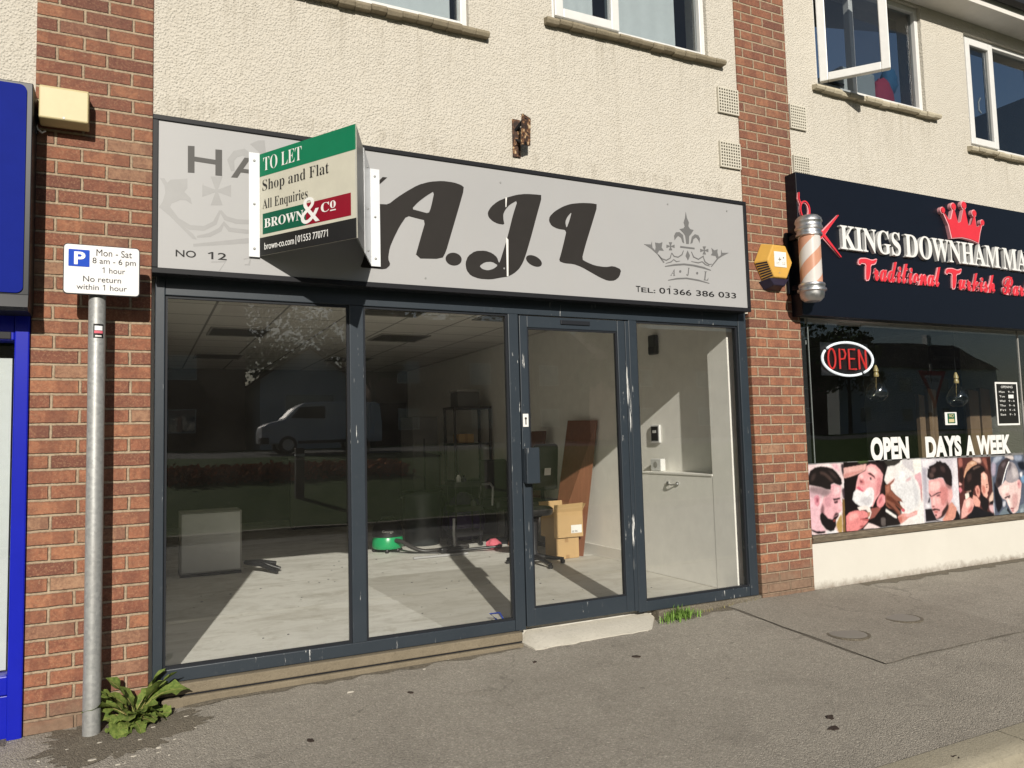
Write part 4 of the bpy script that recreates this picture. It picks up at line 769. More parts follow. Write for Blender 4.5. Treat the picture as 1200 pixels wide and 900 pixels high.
def window(x0, x1, z0, z1, mull, cas, curtain, open_=0, sillmat='sill_concrete', over=.13):
    """white plastic frame set 40 mm back in the wall; cas = which light is a casement"""
    f = .045; fy0, fy1 = .03, .095
    m = MB()
    m.box(x0, x0+f, fy0, fy1, z0, z1); m.box(x1-f, x1, fy0, fy1, z0, z1); m.box(x0+f, x1-f, fy0, fy1, z1-f, z1); m.box(x0+f, x1-f, fy0, fy1, z0, z0+f)
    m.box(mull-.025, mull+.025, fy0, fy1, z0+f, z1-f)
    fr = m.build('window', 'upvc_white', bld, bevel=.006)
    px0, px1 = (mull+.025, x1-f)
    gm = 'clear_glass' if curtain else 'house_glass'
    bx('pane', gm, fr, px0, px1, .068, .074, z0+f, z1-f, 0)
    # casement
    a0, a1, c0, c1 = x0+f-.012, mull+.012+(.055 if open_ else 0), z0+f-.012, z1-f+.012; s = .068; t = .055
    def sash(b, T):
        for (p, q, u, v) in ((a0, a0+s, c0, c1), (a1-s, a1, c0, c1), (a0+s, a1-s, c0, c0+s), (a0+s, a1-s, c1-s, c1)):
            b.quadbox([T(p, 0, u), T(q, 0, u), T(q, t, u), T(p, t, u), T(p, 0, v), T(q, 0, v), T(q, t, v), T(p, t, v)])
    if open_:
        ca, sa = math.cos(open_), math.sin(open_)
        T = lambda x, y, z: (a0+(x-a0)*ca+y*sa*1.0, fy0-.03-(x-a0)*sa+y*ca, z)
    else: T = lambda x, y, z: (x, fy0-.022+y, z)
    b = MB(); sash(b, T); sh = b.build('sash', 'upvc_white', fr, bevel=.006)
    b = MB(); b.quadbox([T(a0+s, .024, c0+s), T(a1-s, .024, c0+s), T(a1-s, .03, c0+s), T(a0+s, .03, c0+s), T(a0+s, .024, c1-s), T(a1-s, .024, c1-s), T(a1-s, .03, c1-s), T(a0+s, .03, c1-s)]); b.build('pane', gm, fr)
    if cas == 'handle':
        b = MB(); hx = a1-s-.03; b.tube([(hx, .10, z0+.42), (hx-.012, .115, z0+.46), (hx-.012, .115, z0+.54), (hx, .10, z0+.58)], .008, 8); b.build('handle', 'upvc_white', fr, smooth=50)
    # sill of rough stone slips
    b = MB(); n = 16; L = (x1+over)-(x0-over*.5); rnd = random.Random(int(x0*31))
    for k in range(n):
        q0 = x0-over*.5+L*k/n; q1 = q0+L/n-.0015; d = rnd.uniform(-.006, .006); e = rnd.uniform(-.007, .006)
        b.prism([(.10, z0-.002), (.03, z0-.004), (-.055+d, z0-.026), (-.062+d, z0-.045+e*.5), (-.05+d, z0-.066+e), (-.001, z0-.064+e), (.10, z0-.06)], lambda a, c: (q0, a, c), lambda a, c: (q1, a, c))
    b.build('sill', sillmat, fr, bevel=.004)
    if curtain:
        b = MB(); n = 60
        for (p, q, mat_) in curtain:
            V = []
            for i in range(n+1):
                x = p+(q-p)*i/n; y = .16+.002*math.sin(i*.47); V.append((b.bm.verts.new((x, y, z0)), b.bm.verts.new((x, y, z1))))
            for (l0, h0), (l1, h1) in zip(V, V[1:]): b.bm.faces.new((l0, l1, h1, h0))
        b.build('curtain', 'curtain_grey', fr, smooth=80)
    return fr
window(*HOLES[0], .95, '', [(.50, 1.80, 0)])
window(*HOLES[1], 3.06, '', [(2.52, 2.94, 0), (3.05, 3.70, 0)])
w3 = window(*HOLES[2], 5.56, '', None, open_=R(50), sillmat='pale_sill')
w4 = window(*HOLES[3], 7.53, 'handle', None, sillmat='pale_sill')
# open-window stay
b = MB(); b.box(5.20, 5.36, -.02, .01, 4.165, 4.18); b.build('stay', 'dark_frame', w3)

# perforated air bricks
def airbrick(x0, x1, z0, z1):
    b = MB(); n = 8; hs = []
    for i in range(n):
        for j in range(n):
            cx = x0+(x1-x0)*(i+.75)/(n+.5); cz = z0+(z1-z0)*(j+.75)/(n+.5); h = (x1-x0)/(n+.5)*.31; hs.append((cx-h, cx+h, cz-h, cz+h))
    b.wall(x0, x1, z0, z1, -.02, -.002, hs); o = b.build('air_brick', 'vent_cream', bld)
    bx('vent_back', 'vent_hole', o, x0+.005, x1-.005, -.005, -.001, z0+.005, z1-.005, 0)
for q in ((3.95, 4.155, 3.695, 3.90), (3.945, 4.15, 3.262, 3.467), (4.706, 4.885, 3.69, 3.893), (4.718, 4.895, 3.285, 3.466)): airbrick(*q)

# ------------------------------------------------------------------ shopfront of the empty shop (parts of the building)
fr = MB()
D0, D1 = .0, .075
fr.box(.018, .066, D0, D1, 0, 2.30); fr.box(4.055, 4.135, D0, D1, 0, 2.30)
fr.box(.066, 4.055, D0+.004, D1, 2.03, 2.30)
fr.box(.066, 2.10, D0+.004, D1, 0, .068); fr.box(3.112, 4.055, D0+.004, D1, 0, .068)
for a, c in ((1.058, 1.142), (2.10, 2.172), (3.045, 3.112)): fr.box(a, c, D0, D1, .068 if a < 2 else 0, 2.03)
frame = fr.build('shopfront_frame', 'frame_paint', bld, bevel=.004)
for a, c in ((.066, 1.058), (1.142, 2.10), (3.112, 4.055)):   # glazing beads
    b = MB()
    for (p, q, u, v) in ((a, a+.014, .068, 2.03), (c-.014, c, .068, 2.03), (a+.014, c-.014, .068, .082), (a+.014, c-.014, 2.016, 2.03)): b.box(p, q, .016, .034, u, v)
    b.build('glazing_bead', 'black_trim', frame)
for a, c in ((.066, 1.058), (1.142, 2.10), (3.112, 4.055)):
    bx('display_pane', 'shop_glass', bld, a+.004, c-.004, .036, .042, .072, 2.026, 0)
door = MB(); dy0, dy1 = -.004, .05; dx0, dx1 = 2.178, 3.038
door.box(dx0, 2.236, dy0, dy1, .016, 2.022); door.box(2.945, dx1-.03, dy0, dy1, .016, 2.022)
door.box(2.236, 2.945, dy0+.002, dy1, 1.945, 2.022); door.box(2.236, 2.945, dy0+.002, dy1, .016, .125)
door = door.build('door', 'frame_paint', bld, bevel=.004)
bx('lock_stile', 'worn_frame_paint', door, dx1-.03, dx1, dy0-.004, dy1, .016, 2.022)
bx('door_pane', 'shop_glass', door, 2.24, 2.941, .02, .026, .129, 1.941, 0)
b = MB()
for (p, q, u, v) in ((2.236, 2.248, .125, 1.945), (2.933, 2.945, .125, 1.945), (2.248, 2.933, .125, .137), (2.248, 2.933, 1.933, 1.945)): b.box(p, q, .004, .018, u, v)
b.build('glazing_bead', 'black_trim', door)
b = MB(); b.box(2.178, 2.272, -.062, -.030, .925, 1.155); b.box(2.178, 2.200, -.030, -.004, .93, 1.15); b.build('pull_handle', 'frame_paint', door, bevel=.004)
b = MB(); b.box(2.186, 2.226, -.0075, -.0042, 1.29, 1.375); lp = b.build('lock_plate', 'label_white', door, bevel=.0015)
b = MB(); b.tube([(2.206, -.0095, 1.345), (2.206, -.0076, 1.345)], .008, 14); b.box(2.2025, 2.2095, -.0095, -.0076, 1.305, 1.340); b.build('keyhole', 'letter_black', lp)
b = MB(); b.box(2.49, 2.72, -.012, -.0022, 1.975, 2.004); b.build('door_closer', 'black_trim', door, bevel=.003)
# sill course below the frame
bx('sill_course', 'plinth_stone', bld, .03, 2.13, -.035, .08, -.058, -.003, .006)
bx('sill_course', 'plinth_stone', bld, .06, 2.13, -.046, .08, -.22, -.068, .008)
bx('sill_course', 'dirt_asphalt', bld, 3.20, 4.15, -.012, .08, -.20, -.003, .006)
bx('drip_strip', 'dark_frame', bld, .04, 2.128, -.028, .07, -.066, -.058, 0)
# threshold ramp
def ramp():
    b = MB(); nx, ny = 16, 5; rnd = random.Random(5); V = []
    for j in range(ny+1):
        row = []
        for i in range(nx+1):
            u, v = i/nx, j/ny
            xl = 2.135+.03*v; xr = 3.215-.17*v
            x = xl+(xr-xl)*u; y = .06-.20*v+rnd.uniform(-.006, .006)*(j == ny)*2
            zt = -.022-.06*v
            if j == ny: zt = gz(x, y)+.004
            if i in (0, nx): zt = min(zt, gz(x, y)+.012)
            row.append(b.bm.verts.new((x, y, zt+rnd.uniform(-.002, .002))))
        V.append(row)
    for j in range(ny):
        for i in range(nx): b.bm.faces.new((V[j][i], V[j+1][i], V[j+1][i+1], V[j][i+1]))
    r = bmesh.ops.extrude_face_region(b.bm, geom=b.bm.faces[:])
    for e in r['geom']:
        if isinstance(e, bmesh.types.BMVert): e.co.z = -.25
    return b.build('door_step', 'step_concrete', bld, smooth=50)
ramp()

# ------------------------------------------------------------------ inside the empty shop
st = lambda name, mat, *a: struct(MB().box(*a).build(name, mat))
st('interior_floor', 'floor', .0, 4.4, .078, 8.6, -.2, 0.0)
st('interior_ceiling', 'ceiling', .0, 4.4, .26, 8.6, 2.45, 2.52)
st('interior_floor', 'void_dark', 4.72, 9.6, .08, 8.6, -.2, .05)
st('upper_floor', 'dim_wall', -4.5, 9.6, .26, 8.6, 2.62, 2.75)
st('interior_wall', 'interior_white', .0, .062, .08, 8.6, 0.0, 2.45)
b = MB(); b.box(4.19, 4.40, .36, 8.6, 0, 2.45); b.box(4.05, 4.40, .13, .36, 0, 2.45); struct(b.build('interior_wall', 'interior_white'))
b = MB(); b.box(4.172, 4.19, 1.315, 8.4, 0, .11); b.box(4.168, 4.172, 1.315, 8.4, 0, .012); struct(b.build('skirting', 'skirting_white', bevel=.003))
st('interior_wall', 'dim_wall', .062, 4.19, 8.4, 8.6, 0, 2.45)  # back wall coloured dark: the shade deep in the room is in its colour
bx_ = thing('meter_cupboard', 'low white boxed-in cupboard with ring pull against the right inner wall', 'cupboard', (4.12, .84, 0))
bx('cupboard_body', 'interior_white', bx_, 4.052, 4.189, .362, 1.312, .001, .875, .004)
bx('cupboard_top', 'interior_white', bx_, 4.045, 4.189, .362, 1.318, .875, .893, .003)
b = MB()
for y in (.93, .80): b.tube([(4.052, y, .80), (4.04, y, .80)], .016, 12)
b.tube([(4.04, .93, .80), (4.028, .90, .792), (4.024, .865, .788), (4.028, .83, .792), (4.04, .80, .80)], .006, 8); b.build('ring_pull', 'brushed_steel', bx_, smooth=50)
t = thing('power_socket_box', 'small white socket box standing on the low cupboard', 'socket', (4.13, 1.18, .894))
bx('socket_box', 'upvc_white', t, 4.105, 4.16, 1.10, 1.25, .8945, 1.005, .008)
b = MB(); b.tube([(4.1045, 1.175, .952), (4.102, 1.175, .952)], .028, 16); b.build('socket_face', 'interior_grey', t)
t = thing('alarm_keypad', 'small black alarm keypad in a pale surround on the right inner wall', 'keypad', (4.18, 1.25, 1.14))
bx('keypad_case', 'upvc_white', t, 4.165, 4.189, 1.185, 1.315, 1.145, 1.31, .006); bx('keypad_face', 'plastic_black', t, 4.160, 4.1648, 1.20, 1.30, 1.165, 1.295, .002); bx('keypad_screen', 'appliance_white', t, 4.1575, 4.1598, 1.225, 1.275, 1.235, 1.26, 0)
t = thing('motion_sensor', 'small dark motion sensor fixed high on the right inner wall', 'sensor', (4.17, 1.22, 1.93))
bx('sensor_case', 'plastic_black', t, 4.14, 4.189, 1.17, 1.27, 1.95, 2.13, .01); bx('sensor_lens', 'dark_frame', t, 4.133, 4.1395, 1.18, 1.26, 1.96, 2.02, .003)
# light panels, switched off
lp_spots = [(.9, 4.2), (2.7, 4.2), (.9, 6.6), (2.7, 6.6), (3.3, 2.4), (2.1, 2.4)]
def ceil_light():
    t = thing('ceiling_light', 'unlit square light panel in the suspended ceiling', 'ceiling light', (0, 0, 2.44), 'unlit ceiling light panels')
    b = MB()
    for (p, q, u, v) in ((-.3, .3, -.3, -.28), (-.3, .3, .28, .3), (-.3, -.28, -.28, .28), (.28, .3, -.28, .28)): b.box(p, q, u, v, 2.437, 2.449)
    b.build('light_frame', 'interior_grey', t); bx('diffuser', 'shaded_counter', t, -.28, .28, -.28, .28, 2.443, 2.449, 0); return t
def dup(root, loc, label=None, rot=None):
    r = root.copy(); COL.objects.link(r); r.location = loc; POSW[r.name] = Vector(loc)
    if rot is not None: r.rotation_euler.z = rot
    if label: r['label'] = label
    for ch in list(root.children):
        c = ch.copy(); COL.objects.link(c); c.parent = r
        for g_ in ch.children: d_ = g_.copy(); COL.objects.link(d_); d_.parent = c
    return r
L_lab = ['unlit light panel in the left ceiling, nearer of the left pair', 'unlit light panel in the ceiling behind the middle pane, third from the glass', 'unlit light panel in the left ceiling, farther of the left pair', 'unlit light panel farthest back in the middle of the ceiling', 'unlit light panel in the ceiling close to the door', 'unlit light panel nearest the middle pane of glass']
L0 = ceil_light(); L0.location = (lp_spots[0][0], lp_spots[0][1], 2.44); L0['label'] = L_lab[0]
for (x, y), lb in list(zip(lp_spots, L_lab))[1:]: dup(L0, (x, y, 2.44), lb)

# pale counter, its shade put into the colour, and dark hatch at the back
t = thing('back_counter', 'long pale counter across the back of the empty shop', 'counter', (3.0, 6.9, 0))
bx('counter_front', 'shaded_counter', t, 1.9, 4.18, 6.82, 6.86, .06, 1.0); bx('counter_top', 'dim_metal', t, 1.86, 4.185, 6.76, 7.3, 1.0, 1.035, .004); bx('counter_base', 'dark_frame', t, 1.95, 4.18, 6.87, 7.25, .001, 1.0)
t = thing('wall_hatch', 'black rectangular hatch opening in the dim back wall above the counter', 'hatch', (3.85, 8.39, 1.05))
bx('hatch_frame', 'dark_frame', t, 3.50, 4.15, 8.37, 8.399, 1.05, 1.90); bx('hatch_opening', 'void_dark', t, 3.55, 4.10, 8.362, 8.369, 1.1, 1.86, 0)
t = thing('tall_cabinet', 'tall pale cabinet standing beside the black shelving at the back', 'cabinet', (3.45, 5.45, 0))
bx('cabinet_body', 'dim_metal', t, 3.22, 3.58, 5.3, 5.8, .03, 1.55, .01); bx('cabinet_door', 'dim_metal', t, 3.225, 3.575, 5.27, 5.297, .06, 1.53, .006); bx('cabinet_foot', 'plastic_black', t, 3.24, 3.56, 5.32, 5.78, .001, .03)  # pale cabinet given a dark colour that stands for the shade back here
t = thing('shelving_unit', 'black four tier plastic shelving unit at the back right', 'shelves', (3.88, 5.0, 0))
for z in (.25, .70, 1.18, 1.66): bx('shelf', 'plastic_black', t, 3.62, 4.16, 4.8, 5.2, z-.03, z, .004)
for (x, y) in ((3.64, 4.82), (4.14, 4.82), (3.64, 5.18), (4.14, 5.18)):
    b = MB()
    for (z0, z1) in ((.001, .22), (.25, .67), (.70, 1.15), (1.18, 1.63)): b.lathe((x, y, 0), [(.018, z0), (.022, z0+.02), (.018, z0+.05), (.018, z1-.04), (.022, z1-.02), (.02, z1)], 10)
    b.build('post', 'plastic_black', t, smooth=40)
t = thing('storage_box', 'grey storage box with lid on top of the black shelving', 'box', (3.85, 5.0, 1.66))
bx('box_body', 'dim_metal', t, 3.70, 4.02, 4.86, 5.12, 1.661, 1.86, .01); bx('box_lid', 'interior_grey', t, 3.69, 4.03, 4.85, 5.13, 1.86, 1.885, .006)  # box body darkened in colour for the dim rear of the room
t = thing('parcel', 'small pale parcel on the middle shelf of the black shelving', 'parcel', (3.8, 5.0, 1.18)); bx('parcel_body', 'cardboard', t, 3.70, 3.92, 4.85, 5.05, 1.181, 1.30, .008); bx('parcel_tape', 'tape_brown', t, 3.79, 3.83, 4.848, 5.052, 1.182, 1.302, 0)
# bins
def tub(name, label, cat, cx, cy, r0, r1, h, mat):
    t = thing(name, label, cat, (cx, cy, 0))
    MB().lathe((cx, cy, .002), [(r0, 0), (r0+.005, .01), (r1, h-.05), (r1+.02, h-.05), (r1+.025, h-.03), (r1+.02, h), (r1-.01, h), (r0-.03, .03), (0, .03)], 36).build('tub_body', mat, t, smooth=40)
    for s in (-1, 1):
        b = MB(); b.tube([(cx+s*(r1+.015), cy-.05, h-.045), (cx+s*(r1+.05), cy-.03, h-.07), (cx+s*(r1+.05), cy+.03, h-.07), (cx+s*(r1+.015), cy+.05, h-.045)], .009, 8); b.build('tub_handle', mat, t, smooth=50)
    return t
tub('waste_bin', 'round black waste tub beside the green vacuum cleaner', 'bin', 2.98, 4.28, .20, .235, .62, 'dark_bin')
b = MB(); rnd = random.Random(4)
bmesh.ops.create_icosphere(b.bm, subdivisions=4, radius=1)
from mathutils import noise as mn
for v in b.bm.verts:
    q = v.co.copy(); k = 1+.16*mn.noise(q*2.3)+.08*mn.noise(q*5.1)
    v.co = Vector((3.55+.26*q.x*k, 4.35+.2*q.y*k, max(.003, .26+.31*q.z*k)))
tag(b.build('rubbish_bag', 'purple_bag', smooth=60), 'dark purple plastic sack slumped beside the black waste tub', 'bag')
t = thing('storage_crate', 'black plastic crate stacked behind the purple sack', 'crate', (3.75, 4.75, 0))
b = MB(); b.wall(3.35, 4.1, .02, .62, 4.58, 4.6, []); b.box(3.35, 3.37, 4.6, 5.0-.22, .02, .62); b.box(4.08, 4.1, 4.6, 4.78, .02, .62); b.box(3.35, 4.1, 4.58, 4.78, .002, .02); b.build('crate_body', 'plastic_black', t)
bx('crate_rim', 'plastic_black', t, 3.33, 4.12, 4.56, 4.8, .62, .65, .006)

# green vacuum cleaner
vx, vy = 2.455, 3.95
t = thing('vacuum_cleaner', 'small green tub vacuum cleaner with black lid and hose on the shop floor', 'vacuum cleaner', (vx, vy, 0))
MB().lathe((vx, vy, .0), [(.13, .035), (.160, .04), (.174, .06), (.174, .10), (.167, .16), (.162, .17), (0, .17)], 40).build('vacuum_tub', 'vacuum_green', t, smooth=35)
MB().lathe((vx, vy, .0), [(.165, .17), (.170, .175), (.170, .20), (.163, .255), (.142, .31), (.10, .342), (0, .352)], 40).build('vacuum_lid', 'plastic_black', t, smooth=35)
b = MB(); b.tube([(vx-.09, vy, .32), (vx-.06, vy, .38), (vx+.06, vy, .38), (vx+.09, vy, .32)], .014, 10); b.build('carry_handle', 'plastic_black', t, smooth=50)
for a in (20, 160, 250, 300):
    b = MB(); b.lathe((vx+.15*math.cos(R(a)), vy+.15*math.sin(R(a)), .001), [(.018, 0), (.022, .01), (.022, .03), (.012, .045)], 12); b.build('castor', 'plastic_black', t, smooth=40)
def on_tub(rad, ang0):
    return lambda u, v, w: (vx+(rad(v)+w)*math.sin(ang0+u/.16), vy-(rad(v)+w)*math.cos(ang0+u/.16), v)
b = MB(); put_text(b, 'George', (-.06, .215, .06, .250), on_tub(lambda v: .171-(v-.20)*.13, -.28), bold=.01); b.build('lettering', 'letter_white', t)
hp = [(vx+.04, vy-.165, .135), (vx+.09, vy-.24, .125), (vx+.17, vy-.33, .07), (vx+.28, vy-.40, .028), (vx+.42, vy-.42, .026), (vx+.56, vy-.40, .03), (vx+.68, vy-.42, .05), (vx+.80, vy-.43, .04)]
def spline(P, n=8):
    P = [Vector(p) for p in P]; out = []
    for i in range(len(P)-1):
        a, b_, c, d = P[max(i-1, 0)], P[i], P[i+1], P[min(i+2, len(P)-1)]
        for k in range(n):
            u = k/n; out.append(.5*((2*b_)+(c-a)*u+(2*a-5*b_+4*c-d)*u*u+(3*b_-a-3*c+d)*u**3))
    return out+[P[-1]]
hs = spline(hp, 14); b = MB(); b.tube(hs, [.021+.0025*(k % 2) for k in range(len(hs))], 12); b.build('hose', 'hose_black', t, smooth=60)
b = MB(); b.tube([(vx-.02, vy-.17, .02), (vx+.15, vy-.33, .012), (vx+.42, vy-.52, .01), (vx+.62, vy-.47, .012), (vx+.9, vy-.5, .01)], .006, 8); b.build('power_cord', 'plastic_black', t, smooth=60)
t = thing('vacuum_wand', 'loose chrome and black vacuum tubes with floor head lying in front of the bins', 'vacuum tube', (3.0, 3.2, 0))
b = MB(); b.tube([(2.50, 3.20, .016), (3.10, 3.18, .016)], .013, 12); b.build('wand_tube', 'chrome_tube', t, smooth=60)
b = MB(); b.tube([(2.95, 3.36, .03), (3.25, 3.32, .035), (3.52, 3.22, .05)], .016, 12); b.build('wand_tube', 'plastic_black', t, smooth=60)
bx('floor_head', 'plastic_black', t, 2.88, 3.14, 3.38, 3.48, .004, .06, .012)
b = MB(); b.tube([(3.06, 3.44, .06), (3.06, 3.47, .18), (3.07, 3.48, .36)], .015, 12); b.build('head_neck', 'chrome_tube', t, smooth=60)
b = MB(); bmesh.ops.create_icosphere(b.bm, subdivisions=3, radius=1)
for v in b.bm.verts:
    q = v.co.copy(); k = 1+.3*mn.noise(q*2.7); v.co = Vector((3.52+.085*q.x*k, 3.42+.07*q.y*k, max(.002, .035+.075*q.z*k)))
tag(b.build('cleaning_cloth', 'pink_cloth', smooth=60), 'crumpled pink cloth dropped on the floor beside the vacuum tubes', 'cloth')

# cardboard boxes
t = thing('cardboard_box', 'closed brown cardboard box, lower one of the two by the door', 'box', (3.83, 2.42, 0))
bx('box_body', 'cardboard', t, 3.70, 3.965, 2.32, 2.55, .002, .215, .004)
for q in ((3.80, 3.84, .165, .214), (3.81, 3.85, .004, .04)): bx('packing_tape', 'tape_brown', t, q[0], q[1], 2.3185, 2.3198, q[2], q[3], 0)
t = thing('open_cardboard_box', 'open topped brown cardboard box with white label, on top of a smaller box', 'box', (3.83, 2.42, .217))
b = MB(); z0, z1 = .217, .47; b.box(3.665, 3.672, 2.29, 2.57, z0, z1); b.box(3.993, 4.0, 2.29, 2.57, z0, z1); b.box(3.672, 3.993, 2.29, 2.297, z0, z1); b.box(3.672, 3.993, 2.563, 2.57, z0, z1); b.box(3.672, 3.993, 2.297, 2.563, z0, z0+.006); b.build('box_body', 'cardboard', t)
for q in ([(3.667, 2.291, z1), (3.998, 2.291, z1), (3.99, 2.262, z1+.085), (3.66, 2.262, z1+.075)], [(3.667, 2.57, z1), (3.667, 2.29, z1), (3.60, 2.30, z1+.05), (3.60, 2.56, z1+.06)], [(3.998, 2.29, z1), (3.998, 2.57, z1), (4.045, 2.56, z1+.07), (4.045, 2.30, z1+.07)], [(3.998, 2.569, z1), (3.667, 2.569, z1), (3.667, 2.61, z1+.09), (3.998, 2.61, z1+.09)]):
    MB().slab(q, .004).build('box_flap', 'cardboard', t)
bx('address_label', 'label_white', t, 3.86, 3.985, 2.2872, 2.2892, .255, .335, 0)
b = MB(); put_text(b, '||| |I||', (3.87, .262, 3.93, .282), front(2.2868)); b.build('label_print', 'letter_black', t)
# leaning boards
t = tag(MB().slab([(3.82, 2.66, .002), (4.03, 2.36, .002), (4.165, 2.215, 1.385), (4.10, 2.70, 1.40)], .016).build('leaning_board', 'brown_board', bevel=.002), 'tall reddish brown board leaning on the right inner wall behind boxes', 'board')
t = tag(MB().slab([(3.75, 3.55, .002), (3.96, 3.25, .002), (4.08, 3.16, 1.30), (4.03, 3.42, 1.30)], .016).build('leaning_board', 'dark_board_wood', bevel=.002), 'darker brown board leaning farther back, partly behind the door handle', 'board')
# salon stool
sx, sy = 3.38, 2.18
t = thing('salon_stool', 'black salon stool on a five legged star base just inside the door', 'stool', (sx, sy, 0))
for k in range(5):
    a = R(72*k-14); dx, dy = math.cos(a), math.sin(a)
    b = MB(); b.tube([(sx+.03*dx, sy+.03*dy, .085), (sx+.16*dx, sy+.16*dy, .062), (sx+.29*dx, sy+.29*dy, .045)], [.026, .02, .014], 8); b.build('star_leg', 'plastic_black', t, smooth=50)
    b = MB(); b.lathe((sx+.28*dx, sy+.28*dy, .001), [(.012, 0), (.024, .006), (.024, .03), (.01, .04)], 12); b.build('castor', 'plastic_black', t, smooth=40)
MB().lathe((sx, sy, 0), [(.04, .07), (.04, .12), (.028, .14), (.028, .44), (.08, .46), (.08, .475)], 20).build('gas_column', 'dark_frame', t, smooth=40)
MB().lathe((sx, sy, 0), [(.10, .476), (.18, .48), (.195, .50), (.195, .535), (.17, .555), (0, .56)], 32).build('seat', 'plastic_black', t, smooth=40)
# black chair with tag
cx, cy = 3.80, 2.95
t = thing('office_chair', 'black padded office chair with small white tag behind the boxes', 'chair', (cx, cy, 0))
b = MB(); b.box(cx-.23, cx+.23, cy-.2, cy+.24, .47, .56); b.build('seat', 'plastic_black', t, bevel=.04)
b = MB(); b.slab([(cx-.14, cy-.20, .66), (cx+.19, cy-.20, .66), (cx+.17, cy-.28, 1.15), (cx-.12, cy-.28, 1.15)], .07); b.build('backrest', 'plastic_black', t, bevel=.035)
b = MB(); b.tube([(cx, cy+.1, .50), (cx, cy-.20, .52), (cx, cy-.19, .70)], .022, 8); b.build('back_bracket', 'dark_frame', t, smooth=50)
MB().lathe((cx, cy, 0), [(.035, .08), (.03, .10), (.03, .47)], 16).build('gas_column', 'dark_frame', t, smooth=40)
for k in range(5):
    a = R(72*k+20); dx, dy = math.cos(a), math.sin(a); b = MB(); b.tube([(cx+.03*dx, cy+.03*dy, .09), (cx+.27*dx, cy+.27*dy, .03)], [.024, .014], 8); b.build('star_leg', 'plastic_black', t, smooth=50)
b = MB(); b.slab([(cx-.01, cy-.259, .825), (cx+.065, cy-.259, .825), (cx+.065, cy-.272, .90), (cx-.01, cy-.272, .90)], .002); b.build('swing_tag', 'label_white', t)
# white cabinet on the left
t = thing('low_cabinet', 'low pale grey cabinet with flat front standing in the left half of shop', 'cabinet', (.58, 3.55, 0))
bx('cabinet_body', 'interior_grey', t, .30, .845, 3.425, 3.80, .03, .60, .004); bx('cabinet_front', 'appliance_white', t, .312, .828, 3.405, 3.423, .045, .588, .003); bx('cabinet_plinth', 'dark_frame', t, .30, .845, 3.44, 3.79, .001, .03, 0)
t = thing('folded_stand', 'black folded metal stand lying on the floor beside the low cabinet', 'stand', (1.0, 3.3, 0))
for (x, y, z) in ((1.13, 3.12, .02), (1.18, 3.26, .03), (1.16, 3.38, .07)):
    b = MB(); b.tube([(.87, 3.40, .10), ((.87+x)/2, (3.40+y)/2, .09), (x, y, z)], [.02, .026, .018], 8); b.build('stand_leg', 'plastic_black', t, smooth=50)

# bits on the shop floor
b = MB(); rnd = random.Random(17)
for k in range(70):
    x, y = rnd.uniform(.3, 3.9), rnd.uniform(.3, 4.2); r = rnd.uniform(.003, .009); a0 = rnd.uniform(0, 6)
    tp = [b.bm.verts.new((x+r*rnd.uniform(.6, 1.3)*math.cos(a0+j*1.05), y+r*rnd.uniform(.6, 1.3)*math.sin(a0+j*1.05), .002+r*.2)) for j in range(6)]
    bt = [b.bm.verts.new((v.co.x, v.co.y, .0005)) for v in tp]; b.bm.faces.new(tp)
    for j in range(6): b.bm.faces.new((bt[j], bt[(j+1) % 6], tp[(j+1) % 6], tp[j]))
tag(b.build('floor_crumbs', 'dim_metal'), 'dark crumbs and plaster bits scattered on the empty shop floor', 'crumbs', kind='stuff')
b = MB(); b.tube([(2.02, .12, .006), (2.05, .20, .006), (2.09, .27, .02), (2.07, .33, .05), (2.10, .24, .07), (2.08, .15, .05)], .006, 8)
tag(b.build('blue_cable', 'signal_blue', smooth=60), 'short loop of blue cable on the floor at the foot of the door post', 'cable')

# more clutter at the back right of the shop
t = thing('salon_trolley', 'black three tier salon trolley on castors among the clutter behind the middle pane', 'trolley', (3.35, 3.85, 0))
for z in (.12, .40, .68):
    b = MB(); b.box(3.18, 3.52, 3.72, 4.0, z, z+.012)
    for q in ((3.18, 3.19, 3.72, 4.0), (3.51, 3.52, 3.72, 4.0), (3.19, 3.51, 3.72, 3.73), (3.19, 3.51, 3.99, 4.0)): b.box(q[0], q[1], q[2], q[3], z+.012, z+.06)
    b.build('tray', 'plastic_black', t, bevel=.003)
for (x, y) in ((3.20, 3.74), (3.50, 3.74), (3.20, 3.98), (3.50, 3.98)):
    b = MB(); b.tube([(x, y, .05), (x, y, .75)], .010, 8); b.build('upright', 'dark_frame', t, smooth=50)
    b = MB(); b.tube([(x, y-.012, .026), (x, y+.012, .026)], .025, 12); b.build('castor', 'plastic_black', t, smooth=40)
for k, (x, y, z, h, r, mt, lb) in enumerate(((3.27, 3.82, .692, .16, .028, 'appliance_white', 'tall pale bottle on the top tray of the salon trolley'), (3.36, 3.88, .692, .12, .03, 'purple_bag', 'short purple bottle on the top tray of the salon trolley'), (3.44, 3.80, .412, .14, .03, 'dim_metal', 'grey bottle on the middle tray of the salon trolley'))):
    t = thing('bottle', lb, 'bottle', (x, y, z)); MB().lathe((x, y, z+.001), [(r, 0), (r, h*.6), (r*.5, h*.75), (r*.35, h*.8)], 16).build('bottle_body', mt, t, smooth=40); MB().lathe((x, y, z+.001), [(r*.45, h*.8), (r*.45, h), (0, h)], 12).build('bottle_cap', 'plastic_black', t, smooth=40)
t = thing('salon_chair', 'black cushioned salon chair with chrome arms facing sideways behind the door post', 'salon chair', (3.95, 3.85, 0))
MB().lathe((3.92, 3.9, 0), [(.26, .001), (.26, .02), (.05, .05), (.035, .06), (.035, .38)], 28).build('round_base', 'dark_frame', t, smooth=40)
